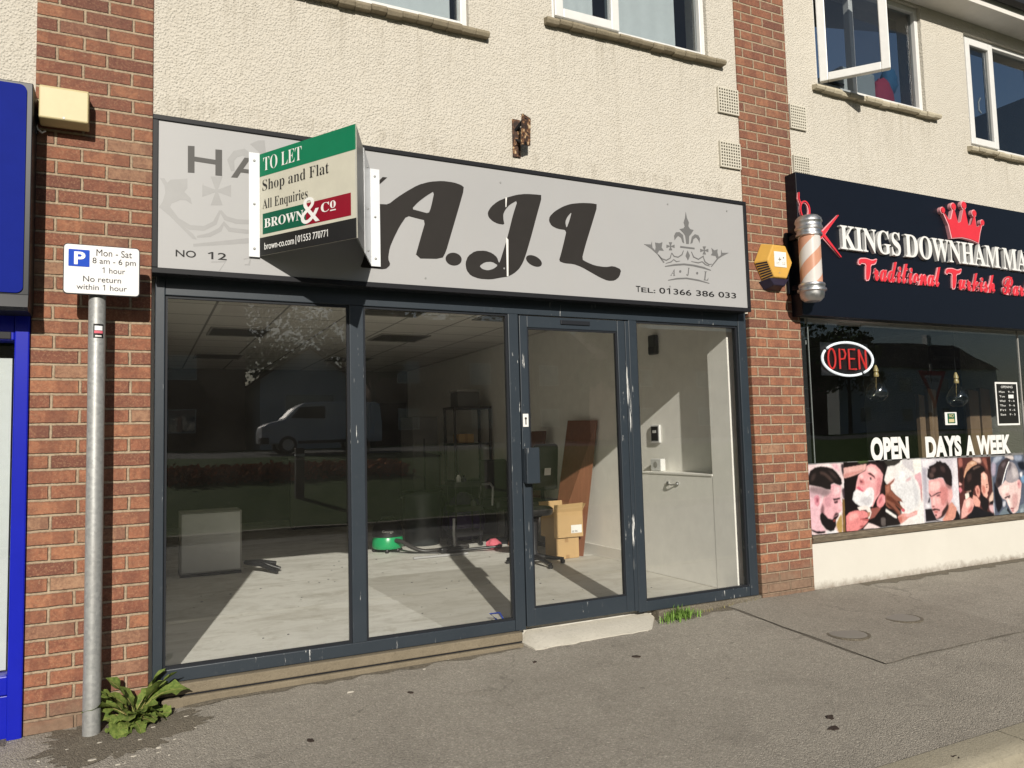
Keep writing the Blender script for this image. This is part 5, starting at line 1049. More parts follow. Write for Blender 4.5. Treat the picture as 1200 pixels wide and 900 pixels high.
bx('seat', 'plastic_black', t, 3.68, 4.14, 3.68, 4.12, .39, .51, .04); b = MB(); b.slab([(3.70, 4.10, .50), (4.12, 4.10, .50), (4.10, 4.22, .98), (3.72, 4.22, .98)], .09); b.build('backrest', 'plastic_black', t, bevel=.04)
for x in (3.66, 4.15):
    b = MB(); b.tube([(x, 3.75, .45), (x, 3.72, .66), (x, 3.80, .70), (x, 4.08, .68), (x, 4.12, .52)], .014, 8); b.build('arm', 'chrome_tube', t, smooth=60)
t = thing('tripod_stand', 'thin black tripod stand folded against the shelving at the back right', 'stand', (3.12, 4.55, 0))
b = MB(); b.tube([(3.12, 4.55, .25), (3.12, 4.55, 1.25)], .012, 8); b.build('mast', 'dark_frame', t, smooth=50)
for a in (30, 150, 270):
    b = MB(); b.tube([(3.12, 4.55, .55), (3.12+.2*math.cos(R(a)), 4.55+.2*math.sin(R(a)), .004)], .009, 6); b.build('leg', 'dark_frame', t, smooth=50)
# ------------------------------------------------------------------ fascia sign of the empty shop
FY = -.105
t = thing('shop_sign', 'long grey fascia sign with large dark script initials above the empty shop', 'sign', (2.05, -.05, 2.124))
bx('sign_box', 'black_trim', t, .0, 4.085, -.098, -.001, 2.126, 2.968, 0)
bx('sign_panel', 'sign_panel', t, .024, 4.062, FY, -.0985, 2.15, 2.945, 0)
b = MB(); ft = FY-.009
b.box(-.002, 4.088, ft, -.096, 2.943, 2.971); b.box(-.002, 4.088, ft, -.096, 2.122, 2.152); b.box(-.002, .026, ft, -.096, 2.152, 2.943); b.box(4.06, 4.088, ft, -.096, 2.152, 2.943)
b.build('sign_trim', 'dark_frame', t, bevel=.003)
fn = front(FY)
b = MB()
for k in ('letter_a', 'letter_j', 'letter_l', 'swash', 'dot_one', 'dot_two'):
    put_poly(b, [smooth_poly(p, 1 if k != 'swash' else 0) for p in SHAPES[k]], fn, .0016)
b.build('initials', 'letter_dark', t)
b = MB(); fn2 = front(FY-.0022)
for k in ('sliver', 'sliver2'): put_poly(b, SHAPES[k], fn2, .0006)
b.build('torn_strip', 'label_white', t)
b = MB(); put_poly(b, SHAPES['h_letter'], fn); put_poly(b, SHAPES['a_letter'], fn); b.build('lettering', 'letter_grey', t)
b = MB(); xs = [p[0] for q in SHAPES['no12'] for p in q]; zs = [p[1] for q in SHAPES['no12'] for p in q]
za = (SHAPES['no12'][0][0][1]+SHAPES['no12'][1][1][1])/2
word('letter_black', t, 'NO', (.112, 2.218, .211, 2.255), fn, bold=.01); word('letter_black', t, '12', (.269, 2.218, .365, 2.257), fn, bold=.01)
for tx, q in (('T', (3.045, 2.213, 3.083, 2.255)), ('EL:', (3.09, 2.213, 3.21, 2.247)), ('01366', (3.245, 2.214, 3.53, 2.257)), ('386', (3.574, 2.216, 3.743, 2.258)), ('033', (3.782, 2.218, 3.952, 2.260))): word('letter_black', t, tx, q, fn, bold=.01)
b = MB()
for pl in SHAPES['crown']: put_poly(b, [pl], fn)
for k, ch in enumerate('AJL'):
    q = SHAPES['crown_txt'][k]; put_text(b, bold_serif(ch, True), (q[0][0], min(q[0][1], q[1][1]), q[1][0], max(q[0][1], q[1][1])), fn)
for k in (3, 4): put_poly(b, [SHAPES['crown_txt'][k]], fn)
b.build('crown_emblem', 'emblem_grey', t)
b = MB()
for i, pl in enumerate(SHAPES['watermark']): put_poly(b, [[(max(.03, p[0]), p[1]) for p in pl]], front(FY+.0003+.00002*i), .0004)
b.build('watermark_crown', 'watermark_grey', t)
b = MB(); rnd = random.Random(9)
for (x, z) in ((2.02, 2.86), (2.03, 2.30), (3.35, 2.87), (3.34, 2.27), (1.5, 2.2), (3.9, 2.88)):
    b.tube([(x, FY-.0002, z), (x, FY-.003, z)], .006, 10)
b.build('screw', 'galv', t)

rnd = random.Random(33); b = MB(); x = .0
while x < 4.08:
    w_ = rnd.uniform(.01, .07); h_ = rnd.uniform(.002, .014)
    if rnd.random() < .8: b.prism([(x, 2.9712), (x+w_, 2.9712), (x+w_*.9, 2.9712+h_*rnd.uniform(.3, 1)), (x+w_*.4, 2.9712+h_), (x+w_*.1, 2.9712+h_*.5)], lambda a, c: (a, -.03-rnd.random()*.03, c), lambda a, c: (a, -.001, c))
    x += w_*rnd.uniform(.8, 1.8)
b.build('sealant_bead', 'sill_concrete', bld)
# ------------------------------------------------------------------ letting board, a V of two panels on flanges
t = thing('letting_board', 'V shaped to let board in green, cream and black projecting from the grey fascia sign', 'letting board', (.85, -.12, 2.2))
L0_, AP, R0_ = Vector((.535, -.118, 0)), Vector((.920, -.724, 0)), Vector((1.158, -.118, 0))
ZL, ZA = (2.252, 2.825), (2.238, 2.826)
def panel_fn(A, B, za, zb, out):
    def f(u, v, w):   # u along 0..1, v up 0..1, w out of the face
        p = A.lerp(B, u); z0 = za[0]+(zb[0]-za[0])*u; z1 = za[1]+(zb[1]-za[1])*u
        return tuple(Vector((p.x, p.y, z0+(z1-z0)*v))+out*w)
    return f
dL = (AP-L0_).normalized(); oL = Vector((dL.y, -dL.x, 0)); fl = panel_fn(L0_, AP, ZL, ZA, oL)
dR = (R0_-AP).normalized(); oR = Vector((dR.y, -dR.x, 0)); fr_ = panel_fn(AP, R0_, ZA, ZL, oR)
def pquad(b, f, u0, u1, v0, v1, w0, w1):
    b.quadbox([f(u0, v0, w0), f(u1, v0, w0), f(u1, v0, w1), f(u0, v0, w1), f(u0, v1, w0), f(u1, v1, w0), f(u1, v1, w1), f(u0, v1, w1)]); return b
pquad(MB(), fl, 0, .998, 0, 1, -.005, 0).build('panel', 'board_cream', t); pquad(MB(), fr_, .003, 1, 0, 1, -.005, 0).build('panel', 'board_glare_grey', t)  # right panel's outer face plain grey: grazing glare over its print put into colour
pquad(MB(), fl, .002, .996, .775, .999, .0003, .0011).build('green_band', 'board_green', t)
pquad(MB(), fl, .002, .996, .001, .175, .0003, .0011).build('black_band', 'board_black', t)
pquad(MB(), fr_, .006, .998, .001, .175, .0003, .0011).build('black_band', 'board_black', t)
pquad(MB(), fl, .035, .50, .205, .405, .0003, .0011).build('brand_block', 'board_deep_green', t)
pquad(MB(), fl, .50, .945, .205, .405, .0003, .0011).build('brand_block', 'board_red', t)
fL2 = lambda u, v, w: fl(u, v, w+.0011)
for tx, q, bo in ((bold_serif('TO LET'), (.045, .822, .46, .955), -.012), ('brown-co.com', (.055, .052, .375, .118), 0.), ('|', (.393, .045, .398, .128), 0.), ('01553 770771', (.415, .060, .72, .126), 0.), (bold_serif('BROWN'), (.055, .262, .475, .352), 0.), (bold_serif('C'), (.655, .285, .735, .372), 0.), (bold_serif('o'), (.745, .305, .80, .372), 0.)): word('letter_white', t, tx, q, fL2, .001, bold=bo)
word('letter_white', t, bold_serif('&'), (.45, .215, .64, .455), fL2, .0016)
pquad(MB(), fL2, .745, .80, .282, .292, .0003, .0012).build('underline', 'letter_white', t)
for tx, q in (('Shop and Flat', (.035, .60, .735, .735)), ('All Enquiries', (.035, .425, .52, .545))): word('letter_black', t, bold_serif(tx), q, fL2, .001, bold=-.014)
# flanges with rivets
for (x0, x1, s) in ((.478, .5345, -1), (1.158, 1.216, 1)):
    b = MB(); b.box(x0, x1, -.1215, -.1185, 2.245, 2.83)
    pts_ = (.5365, .005) if s < 0 else (1.1565, .005)
    o = b.build('wall_flange', 'flange_white', t)
    b = MB()
    for z in (2.29, 2.54, 2.785): b.lathe((0, 0, 0), [(0, 0)], 3) if False else b.ell(((x0+x1)/2, -.1225, z), (.007, .004, .007), 12, 8)
    b.build('rivet', 'galv', o, smooth=60)
b = MB(); pquad(b, fr_, .50, .998, -.006, 1.006, .0012, .0035); o = b.build('wall_flange', 'flange_white', t)
b = MB()
for v in (.08, .5, .92): b.ell(fr_(.75, v, .004), (.006, .006, .006), 10, 8)
b.build('rivet', 'galv', o, smooth=60)

# ------------------------------------------------------------------ rusty bracket
t = thing('sign_bracket', 'rusty flaking old sign bracket left on the cream render', 'bracket', (2.2, -.05, 3.09))
bx('back_plate', 'rust', t, 2.165, 2.222, -.012, -.001, 3.085, 3.345)
b = MB(); b.tube([(2.19, -.01, 3.27), (2.215, -.10, 3.325)], .012, 6); b.tube([(2.19, -.01, 3.20), (2.215, -.10, 3.15)], .012, 6); b.build('strut', 'dark_frame', t)
b = MB(); b.slab([(2.188, -.105, 3.14), (2.262, -.075, 3.15), (2.268, -.08, 3.335), (2.194, -.11, 3.345)], .014); b.build('front_plate', 'rust', t)
b = MB(); b.prism([(2.17, 3.20), (2.218, 3.18), (2.17, 3.155)], lambda a, c: (a, -.02, c), lambda a, c: (a, -.012, c)); b.build('gusset', 'rust', t)

# ------------------------------------------------------------------ alarms
t = thing('alarm_box', 'faded cream alarm box on the left brick pier', 'alarm box', (-.40, -.06, 2.85))
b = MB(); b.prism([(-.013, 2.86), (-.07, 2.845), (-.125, 2.865), (-.125, 3.02), (-.115, 3.034), (-.013, 3.034)], lambda a, c: (-.513, a, c), lambda a, c: (-.297, a, c)); b.build('alarm_case', 'cream_plastic', t, bevel=.006)
bx('case_seam', 'cream_shade', t, -.5145, -.2955, -.0885, -.086, 2.858, 3.035, 0)
b = MB(); b.tube([(-.405, -.124, 2.874), (-.405, -.1265, 2.874)], .006, 10); b.build('screw', 'galv', t)
b = MB(); b.tube([(-.515, -.02, 2.92), (-.535, -.03, 2.87), (-.525, -.045, 2.83), (-.505, -.04, 2.815), (-.492, -.03, 2.83)], .005, 8); b.build('cable', 'label_white', t, smooth=60)
b = MB(); b.tube([(-.53, -.03, 2.90), (-.54, -.05, 2.84), (-.53, -.05, 2.80)], .012, 8); b.build('conduit', 'plastic_black', t, smooth=60)
t = thing('siren_box', 'yellow six sided alarm siren with white label on the right brick pier', 'alarm box', (4.395, -.06, 2.36))
ax_, az_ = 4.395, 2.535; hx = [(ax_+.165*math.cos(R(60*k)), az_+.155*math.sin(R(60*k))/.866) for k in range(6)]
b = MB(); b.prism(hx, lambda a, c: (a, -.013, c), lambda a, c: (ax_+(a-ax_)*.78+.012, -.115, az_+(c-az_)*.82)); b.build('siren_case', 'alarm_yellow', t, bevel=.008)
b = MB(); lo = [(ax_-.125, az_-.15), (ax_+.125, az_-.15), (ax_+.07, az_-.215), (ax_-.07, az_-.215)]
b.prism(lo, lambda a, c: (a, -.013, c), lambda a, c: (ax_+(a-ax_)*.8+.012, -.10, az_+(c-az_)*.86)); b.build('strobe', 'alarm_dark', t, bevel=.006)
b = MB()
for k in range(7):
    v = .06+k*.125
    P0 = Vector((ax_-.165, -.013, az_)).lerp(Vector((ax_-.0825, -.013, az_-.155)), v); P1 = Vector((ax_-.165*.78+.012, -.115, az_)).lerp(Vector((ax_-.0825*.78+.012, -.115, az_-.155*.82)), v)
    D_ = Vector((ax_-.0825, -.013, az_-.155))-Vector((ax_-.165, -.013, az_)); D_.normalize(); N_ = D_.cross(P1-P0).normalized()
    if N_.x > 0: N_ = -N_
    p, q = P0.lerp(P1, .12)+N_*.002, P0.lerp(P1, .92)+N_*.002
    b.quadbox([p-N_*.006, q-N_*.006, q-N_*.006+D_*.011, p-N_*.006+D_*.011, p, q, q+D_*.011, p+D_*.011])
b.build('louvre', 'alarm_dark', t)
bx('siren_label', 'label_white', t, ax_-.05, ax_+.075, -.1185, -.1155, az_-.045, az_+.075, 0)
b = MB(); put_text(b, '+', (ax_-.01, az_+.0, ax_+.02, az_+.03), front(-.1187), .0008); put_text(b, ':: ::', (ax_-.03, az_-.025, ax_+.06, az_-.008), front(-.1187), .0008); b.tube([(ax_+.045, -.1187, az_+.03), (ax_+.045, -.1195, az_+.03)], .006, 8); b.build('label_print', 'letter_grey', t)

bx('siren_screw', 'galv', t, ax_-.004, ax_+.004, -.117, -.1148, az_-.095, az_-.087, .001)
# ------------------------------------------------------------------ parking sign
t = thing('parking_sign', 'white parking restriction plate on a galvanised pole by the left brick pier', 'parking sign', (-.245, -.16, -.15))
px_, py_ = -.245, -.155
MB().lathe((px_, py_, 0), [(.0385, -.25), (.0385, 2.16), (.036, 2.165), (0, 2.165)], 28).build('pole', 'galv', t, smooth=40)
MB().lathe((px_, py_, 0), [(.040, -.25), (.0395, .14), (.0388, .145)], 28).build('pole_sleeve', 'galv', t, smooth=40)
PYF = -.212
def rrect(x0, x1, z0, z1, r, n=5):
    o = []
    for (cx, cz, a0) in ((x1-r, z1-r, 0), (x0+r, z1-r, 90), (x0+r, z0+r, 180), (x1-r, z0+r, 270)):
        for k in range(n+1): a = R(a0+90*k/n); o.append((cx+r*math.cos(a), cz+r*math.sin(a)))
    return o
X0, X1, Z0, Z1 = -.398, -.062, 1.975, 2.215
X0, X1 = -.386, -.060
b = MB(); b.prism(rrect(X0-.004, X1+.004, Z0-.004, Z1+.004, .018), lambda a, c: (a, PYF+.012, c), lambda a, c: (a, PYF+.001, c)); b.build('sign_rim', 'dark_frame', t)
b = MB(); b.prism(rrect(X0, X1, Z0, Z1, .016), lambda a, c: (a, PYF+.0008, c), lambda a, c: (a, PYF-.002, c)); b.build('sign_plate', 'sign_white', t)
pf = front(PYF-.002)
b = MB(); put_poly(b, [rrect(X0+.018, X0+.108, Z1-.108, Z1-.024, .003)], pf, .0008); b.build('blue_square', 'signal_blue', t)
b = MB(); put_text(b, 'P', (X0+.042, Z1-.098, X0+.090, Z1-.035), front(PYF-.0032), .0008, bold=.03); b.build('lettering', 'letter_white', t)
W_ = X1-X0; H_ = Z1-Z0
for tx, q in (('Mon - Sat', (.42, .795, .90, .935)), ('8 am - 6 pm', (.37, .60, .955, .755)), ('1 hour', (.50, .445, .81, .565)), ('No return', (.25, .25, .755, .365)), ('within 1 hour', (.165, .085, .835, .20))):
    word('letter_black', t, tx, (X0+q[0]*W_, Z0+q[1]*H_, X0+q[2]*W_, Z0+q[3]*H_), pf, .0008)
b = MB(); b.box(px_-.05, px_+.05, -.198, -.155, 2.03, 2.06); b.box(px_-.05, px_+.05, -.198, -.155, 2.13, 2.16); b.build('pole_clip', 'galv', t, bevel=.003)
def on_pole(u, v, w):
    a = u/.0385; return (px_+(.0386+w)*math.sin(a), py_-(.0386+w)*math.cos(a), v)
def pole_patch(u0, u1, v0, v1, w0, w1, name, mat, n=8):
    b = MB()
    for k in range(n):
        a, c = u0+(u1-u0)*k/n, u0+(u1-u0)*(k+1)/n
        b.quadbox([on_pole(a, v0, w0), on_pole(c, v0, w0), on_pole(c, v0, w1), on_pole(a, v0, w1), on_pole(a, v1, w0), on_pole(c, v1, w0), on_pole(c, v1, w1), on_pole(a, v1, w1)])
    return b.build(name, mat, t)
pole_patch(-.014, .032, 1.762, 1.832, .0002, .0008, 'sticker', 'letter_black'); pole_patch(-.010, .028, 1.785, 1.798, .001, .0014, 'sticker_stripe', 'pink_cloth'); pole_patch(-.008, .026, 1.80, 1.822, .001, .0014, 'sticker_stripe', 'car_silver'); pole_patch(-.006, .022, 1.768, 1.775, .001, .0014, 'sticker_stripe', 'label_white')

# ------------------------------------------------------------------ blue shop on the left
t = thing('blue_shopfront', 'bright blue painted shopfront with frosted glazing left of the brick pier', 'shopfront', (-2.4, 0, -.15))
b = MB(); b.box(-.605, -.542, -.03, .12, -.2, 2.6); b.box(-4.5, -.605, -.012, .10, .06, .150); b.box(-4.5, -.605, -.022, .11, 1.76, 2.6); b.box(-2.6, -2.53, -.02, .1, .15, 1.76); b.build('frame', 'shop_blue', t, bevel=.006)
bx('stallriser', 'shop_blue', t, -4.5, -.605, .0, .09, -.2, .055, .004)
bx('pane', 'shop_glass', t, -4.5, -.605, .03, .036, .15, 1.76, 0)
bx('blind', 'frosted_panel', t, -4.4, -.625, .075, .085, .16, 1.68, 0)
bx('transom', 'dark_frame', t, -4.4, -.62, -.028, -.0225, 1.765, 1.80, .002)
t = thing('blue_sign', 'deep blue fascia sign with black edge above the blue shopfront', 'sign', (-2.5, -.1, 1.9))
bx('sign_box', 'black_trim', t, -4.5, -.53, -.19, -.001, 1.90, 3.0, .004)
b = MB(); b.prism(rrect(-4.45, -.555, 1.965, 2.985, .03), lambda a, c: (a, -.1895, c), lambda a, c: (a, -.197, c)); b.build('sign_panel', 'fascia_blue', t)
b = MB(); b.prism([(-.215, 1.895), (-.192, 1.88), (-.02, 1.88), (-.02, 1.898), (-.1905, 1.96), (-.20, 1.955)], lambda a, c: (-4.5, a, c), lambda a, c: (-.532, a, c)); b.build('drip_trim', 'black_trim', t)

# ------------------------------------------------------------------ barber shop (right)
t = thing('barber_window', 'black framed barber shop window over a low cream wall', 'shopfront', (7, 0, 0))
b = MB(); BX0, BX1 = 4.703, 9.6
b.box(BX0, BX0+.015, .004, .06, .393, 2.6); b.box(BX0+.015, BX1, .004, .06, 2.3, 2.6); b.box(BX0+.015, BX1, .026, .07, .393, .43); b.build('frame', 'black_trim', t, bevel=.004)
b = MB(); b.box(BX0+.105, BX0+.113, .020, .026, .95, 2.3); b.box(7.60, 7.612, .008, .022, .393, 2.3); b.build('glass_joint', 'interior_grey', t)
b = MB(); b.box(BX0+.02, BX0+.085, .03, .09, .43, 2.3); b.build('post', 'void_dark', t)
bx('pane', 'barber_glass', t, BX0+.015, 7.60, .012, .018, .394, 2.3, 0); bx('pane', 'barber_glass', t, 7.612, BX1, .012, .018, .394, 2.3, 0)
b = MB(); rnd = random.Random(3)
b.prism([(.10, .392), (-.016, .390), (-.026, .37), (-.018, .335), (.10, .33)], lambda a, c: (BX0-.002, a, c), lambda a, c: (BX1, a, c)); b.build('sill', 'weathered_wood', t, bevel=.004)
bx('stallriser', 'stallriser', t, BX0-.001, BX1, .004, .20, -.25, .331, .004)
t = thing('barber_sign', 'navy fascia sign with raised white and red lettering over the barber window', 'sign', (7, -.06, 2.12))
BY = -.125
b = MB(); b.box(4.61, 9.6, BY, -.014, 2.125, 3.272); b.build('sign_panel', 'navy_panel', t, bevel=.004)
bfn = front(BY)
for tx, q in (('KINGS', (5.045, 2.678, 5.765, 2.882)), ('DOWNHAM', (5.825, 2.678, 7.14, 2.884)), ('MARKET', (7.185, 2.678, 8.22, 2.884))): word('letter_white', t, bold_serif(tx), q, bfn, .03, 'raised_word', bold=.004)
capT = lambda x, e: [(x-.035-e, 2.585-e), (x-.02, 2.62+e), (x+.06, 2.628+e), (x+.13, 2.615+e), (x+.19+e, 2.635+e), (x+.165+e, 2.598-e), (x+.105+e, 2.585-e), (x+.10+e, 2.52), (x+.075+e, 2.455-e), (x+.045-e, 2.447-e), (x+.05-e, 2.52), (x+.06-e, 2.588-e), (x+.0, 2.592-e), (x-.015, 2.575-e)]
for tx, q, xc in (('raditional', (5.43, 2.448, 6.292, 2.630), 5.29), ('urkish', (6.53, 2.441, 7.058, 2.613), 6.40), ('Barber', (7.167, 2.438, 7.748, 2.618), None)):
    for mt, y_, dp, bo, e in (('letter_pink', BY, .012, .030, .009), ('letter_red', BY-.0125, .004, .012, 0)):
        b = MB(); put_text(b, script(tx), q, front(y_), dp, bold=bo)
        if xc: put_poly(b, [smooth_poly(capT(xc, e))], front(y_), dp)
        b.build('script_word', mt, t)
# crown: traced in front view, points with balls
CW = [(6.46, 2.905), (6.60, 2.925), (6.72, 2.918), (6.83, 2.895), (6.86, 2.99), (6.905, 3.085), (6.85, 3.045), (6.815, 3.04), (6.80, 3.155), (6.745, 3.055), (6.70, 3.04), (6.66, 3.215), (6.60, 3.065), (6.555, 3.05), (6.51, 3.185), (6.465, 3.075), (6.425, 3.07), (6.36, 3.135), (6.43, 3.02)]
balls = [(6.912, 3.09, .024), (6.80, 3.165, .028), (6.657, 3.225, .032), (6.508, 3.195, .03), (6.355, 3.145, .026)]
circ = lambda c, r, n=16: [(c[0]+r*math.cos(2*math.pi*k/n), c[1]+r*math.sin(2*math.pi*k/n)) for k in range(n)]
cxm = sum(p[0] for p in CW)/len(CW); czm = sum(p[1] for p in CW)/len(CW)
b = MB(); put_poly(b, [[(cxm+(p[0]-cxm)*1.06, czm+(p[1]-czm)*1.06) for p in CW]], bfn, .03)
for i, c in enumerate(balls): put_poly(b, [circ(c, c[2]*1.25)], front(BY+.0004*i), .03)
b.build('crown_edge', 'letter_pink', t)
b = MB(); put_poly(b, [CW], front(BY-.0305), .004)
for i, c in enumerate(balls): put_poly(b, [circ(c, c[2])], front(BY-.0305-.0003*(i+1)), .004)
b.build('crown', 'letter_red', t)
# open scissors
def stroke2(pts, w):
    o1, o2 = [], []
    for i, p in enumerate(pts):
        a, c = pts[max(i-1, 0)], pts[min(i+1, len(pts)-1)]; dx, dz = c[0]-a[0], c[1]-a[1]; l = math.hypot(dx, dz); ww = w[i] if isinstance(w, list) else w
        o1.append((p[0]-dz/l*ww/2, p[1]+dx/l*ww/2)); o2.append((p[0]+dz/l*ww/2, p[1]-dx/l*ww/2))
    return o1+o2[::-1]
def ring(b, c, rx, rz, wd_, fn): put_poly(b, [[(c[0]+(rx)*math.cos(2*math.pi*k/20), c[1]+(rz)*math.sin(2*math.pi*k/20)) for k in range(20)], [(c[0]+(rx-wd_)*math.cos(2*math.pi*k/20), c[1]+(rz-wd_)*math.sin(2*math.pi*k/20)) for k in range(20)]], fn, .010)
for nm, mt, ex, dy in (('scissors_edge', 'letter_pink', 1.0, 0), ('scissors', 'letter_red', .6, .0105)):
    b = MB(); f_ = front(BY-dy)
    put_poly(b, [stroke2([(4.70, 2.66), (4.86, 2.79), (5.045, 2.962)], [.03*ex, .05*ex, .008])], f_, .010)
    put_poly(b, [stroke2([(4.70, 2.92), (4.86, 2.785), (5.05, 2.615)], [.03*ex, .05*ex, .008])], front(BY-dy-.0004), .010)
    ring(b, (4.675, 2.965), .055, .075, .018*ex, front(BY-dy-.0008)); ring(b, (4.675, 2.60), .055, .07, .018*ex, front(BY-dy-.0012))
    put_poly(b, [stroke2([(4.635, 3.0), (4.612, 3.05), (4.617, 3.10)], [.02*ex, .016*ex, .008])], front(BY-dy-.0016), .010)
    b.build(nm, mt, t)
# barber pole
bpx, bqy = 4.60, -.235
t = thing('barber_pole', 'chrome capped striped barber pole fixed to the brick pier beside the navy sign', 'barber pole', (bpx, bqy, 2.21))
prof_t = [(.088, 2.715), (.098, 2.72), (.098, 2.735), (.091, 2.742), (.091, 2.76), (.102, 2.768), (.104, 2.785), (.095, 2.80), (.095, 2.815), (.102, 2.83), (.096, 2.855), (.075, 2.875), (0, 2.885)]
MB().lathe((bpx, bqy, 0), prof_t, 40).build('top_cap', 'brushed_steel', t, smooth=35)
MB().lathe((bpx, bqy, 0), [(0, 2.205), (.06, 2.21), (.085, 2.235), (.09, 2.262), (.092, 2.28), (.108, 2.288), (.108, 2.302), (.096, 2.31), (.096, 2.325), (.10, 2.332), (.096, 2.345), (.088, 2.35)], 40).build('bottom_cap', 'brushed_steel', t, smooth=35)
N, K = 48, 56
def cyl_stripe(mat, name, sel, r):
    b = MB()
    V = [[b.bm.verts.new((bpx+r*math.cos(2*math.pi*i/N), bqy+r*math.sin(2*math.pi*i/N), 2.35+.365*j/K)) for i in range(N)] for j in range(K+1)]
    for j in range(K):
        for i in range(N):
            if sel((i/N*1.0-(2.35+.365*(j+.5)/K)*1.05*2.2) % .5): b.bm.faces.new((V[j][i], V[j][(i+1) % N], V[j+1][(i+1) % N], V[j+1][i]))
    bmesh.ops.delete(b.bm, geom=[v for v in b.bm.verts if not v.link_faces], context='VERTS')
    return b.build(name, mat, t, smooth=60, fix=False)
MB().lathe((bpx, bqy, 0), [(.0795, 2.345), (.0795, 2.72)], 48).build('white_cylinder', 'pole_white', t, smooth=40)
mm = Mat('pole_stripe', rough=.25)
sp_ = mm.n('ShaderNodeSeparateXYZ', {0: mm.n('ShaderNodeVectorMath', {0: mm.pos(), 1: (bpx, bqy, 2.35)}, operation='SUBTRACT').outputs[0]})
ang = mm.math('DIVIDE', mm.math('ARCTAN2', sp_.outputs[1], sp_.outputs[0]), 2*math.pi)
fr2 = mm.math('FRACT', mm.math('ADD', mm.math('MULTIPLY', ang, 2), mm.math('SUBTRACT', 10.15, mm.math('MULTIPLY', sp_.outputs[2], 4.3))))
mm.col(mm.mix(mm.math('GREATER_THAN', fr2, .52), (.58, .55, .52), mm.mix(mm.noise(9, 4), (.50, .215, .12), (.54, .31, .22)))); MT['pole_stripe'] = mm.m
MB().lathe((bpx, bqy, 0), [(.0815, 2.351), (.0815, 2.714)], 48).build('striped_sleeve', 'pole_stripe', t, smooth=40)
b = MB(); b.box(bpx-.04, bpx+.04, -.045, -.013, 2.30, 2.80); b.build('wall_bracket', 'navy_panel', t, bevel=.012)
for z in (2.345, 2.745): bx('bracket_arm', 'navy_panel', t, bpx-.02, bpx+.02, -.16, -.045, z-.02, z+.02, .006)
# neon sign hanging inside the window
NX, NZ, NY = 5.375, 1.82, .13
t = thing('neon_sign', 'lit red and white neon open sign hanging inside the dark barber window', 'neon sign', (NX, NY, NZ-.15))
def arc(a0, a1): return [(NX+.305*math.cos(R(a))*1.0, NY-.01, NZ-.0+.142*math.sin(R(a))) for a in [a0+(a1-a0)*k/40 for k in range(41)]]
for (a0, a1) in ((-52, 143), (152, 300)):
    b = MB(); b.tube(arc(a0, a1), .0105, 10); b.build('white_tube', 'neon_white', t, smooth=60)
def ltr(pts): return [(NX-.235+p[0]*.47, NY-.005, NZ-.085+p[1]*.17) for p in pts]
O_ = [(.1+.09*math.cos(R(a)), .5+.5*math.sin(R(a))) for a in range(90, 451, 20)]
for L_ in (O_, [(.30, 0), (.30, 1), (.42, .97), (.455, .75), (.42, .52), (.31, .48)], [(.70, 1), (.54, 1), (.54, 0), (.72, 0)], [(.55, .52), (.68, .52)], [(.80, 0), (.80, 1)], [(.80, 1), (.98, 0)], [(.98, 0), (.98, 1)]):
    b = MB(); b.tube(ltr(L_), .0075, 8); b.build('red_tube', 'neon_red', t, smooth=60)
b = MB(); b.slab([(NX-.29, NY+.02, NZ-.14), (NX+.29, NY+.02, NZ-.14), (NX+.29, NY+.02, NZ+.14), (NX-.29, NY+.02, NZ+.14)], .004); b.build('backing', 'plastic_black', t)
b = MB(); b.tube([(NX-.2, NY+.01, NZ+.13), (NX-.2, NY+.01, 2.4)], .0012, 5); b.tube([(NX+.2, NY+.01, NZ+.13), (NX+.2, NY+.01, 2.4)], .0012, 5); b.build('hanging_wire', 'dark_frame', t)
# pendant bulbs
def bulb(x, y, ztop, zb, label):
    t = thing('pendant_bulb', label, 'pendant lamp', (x, y, zb), 'teardrop bulbs hanging in the barber window'); h = ztop-zb
    MB().lathe((x, y, zb), [(0, 0), (.05, .008), (.088, .045), (.098, .085), (.085, .125), (.055, .175), (.03, .215), (.022, .235)], 28).build('glass_bulb', 'bulb_glass', t, smooth=60)
    MB().lathe((x, y, zb), [(.024, .232), (.026, .25), (.018, .275), (.026, .285), (.02, .31), (.01, .34), (0, .342)], 18).build('lamp_holder', 'brass', t, smooth=50)
    b = MB(); b.tube([(x, y, zb+.34), (x, y, 2.5)], .003, 6); b.build('flex', 'dark_frame', t)
    b = MB(); b.tube([(x, y, zb+.235), (x-.008, y, zb+.14), (x, y, zb+.08), (x+.008, y, zb+.14), (x, y, zb+.23)], .0035, 6); b.build('filament', 'brass', t)
bulb(6.065, .40, 0, 1.468, 'teardrop glass bulb nearest the neon sign in the barber window')
bulb(7.215, .40, 0, 1.418, 'teardrop glass bulb farther right, above the small square notice')
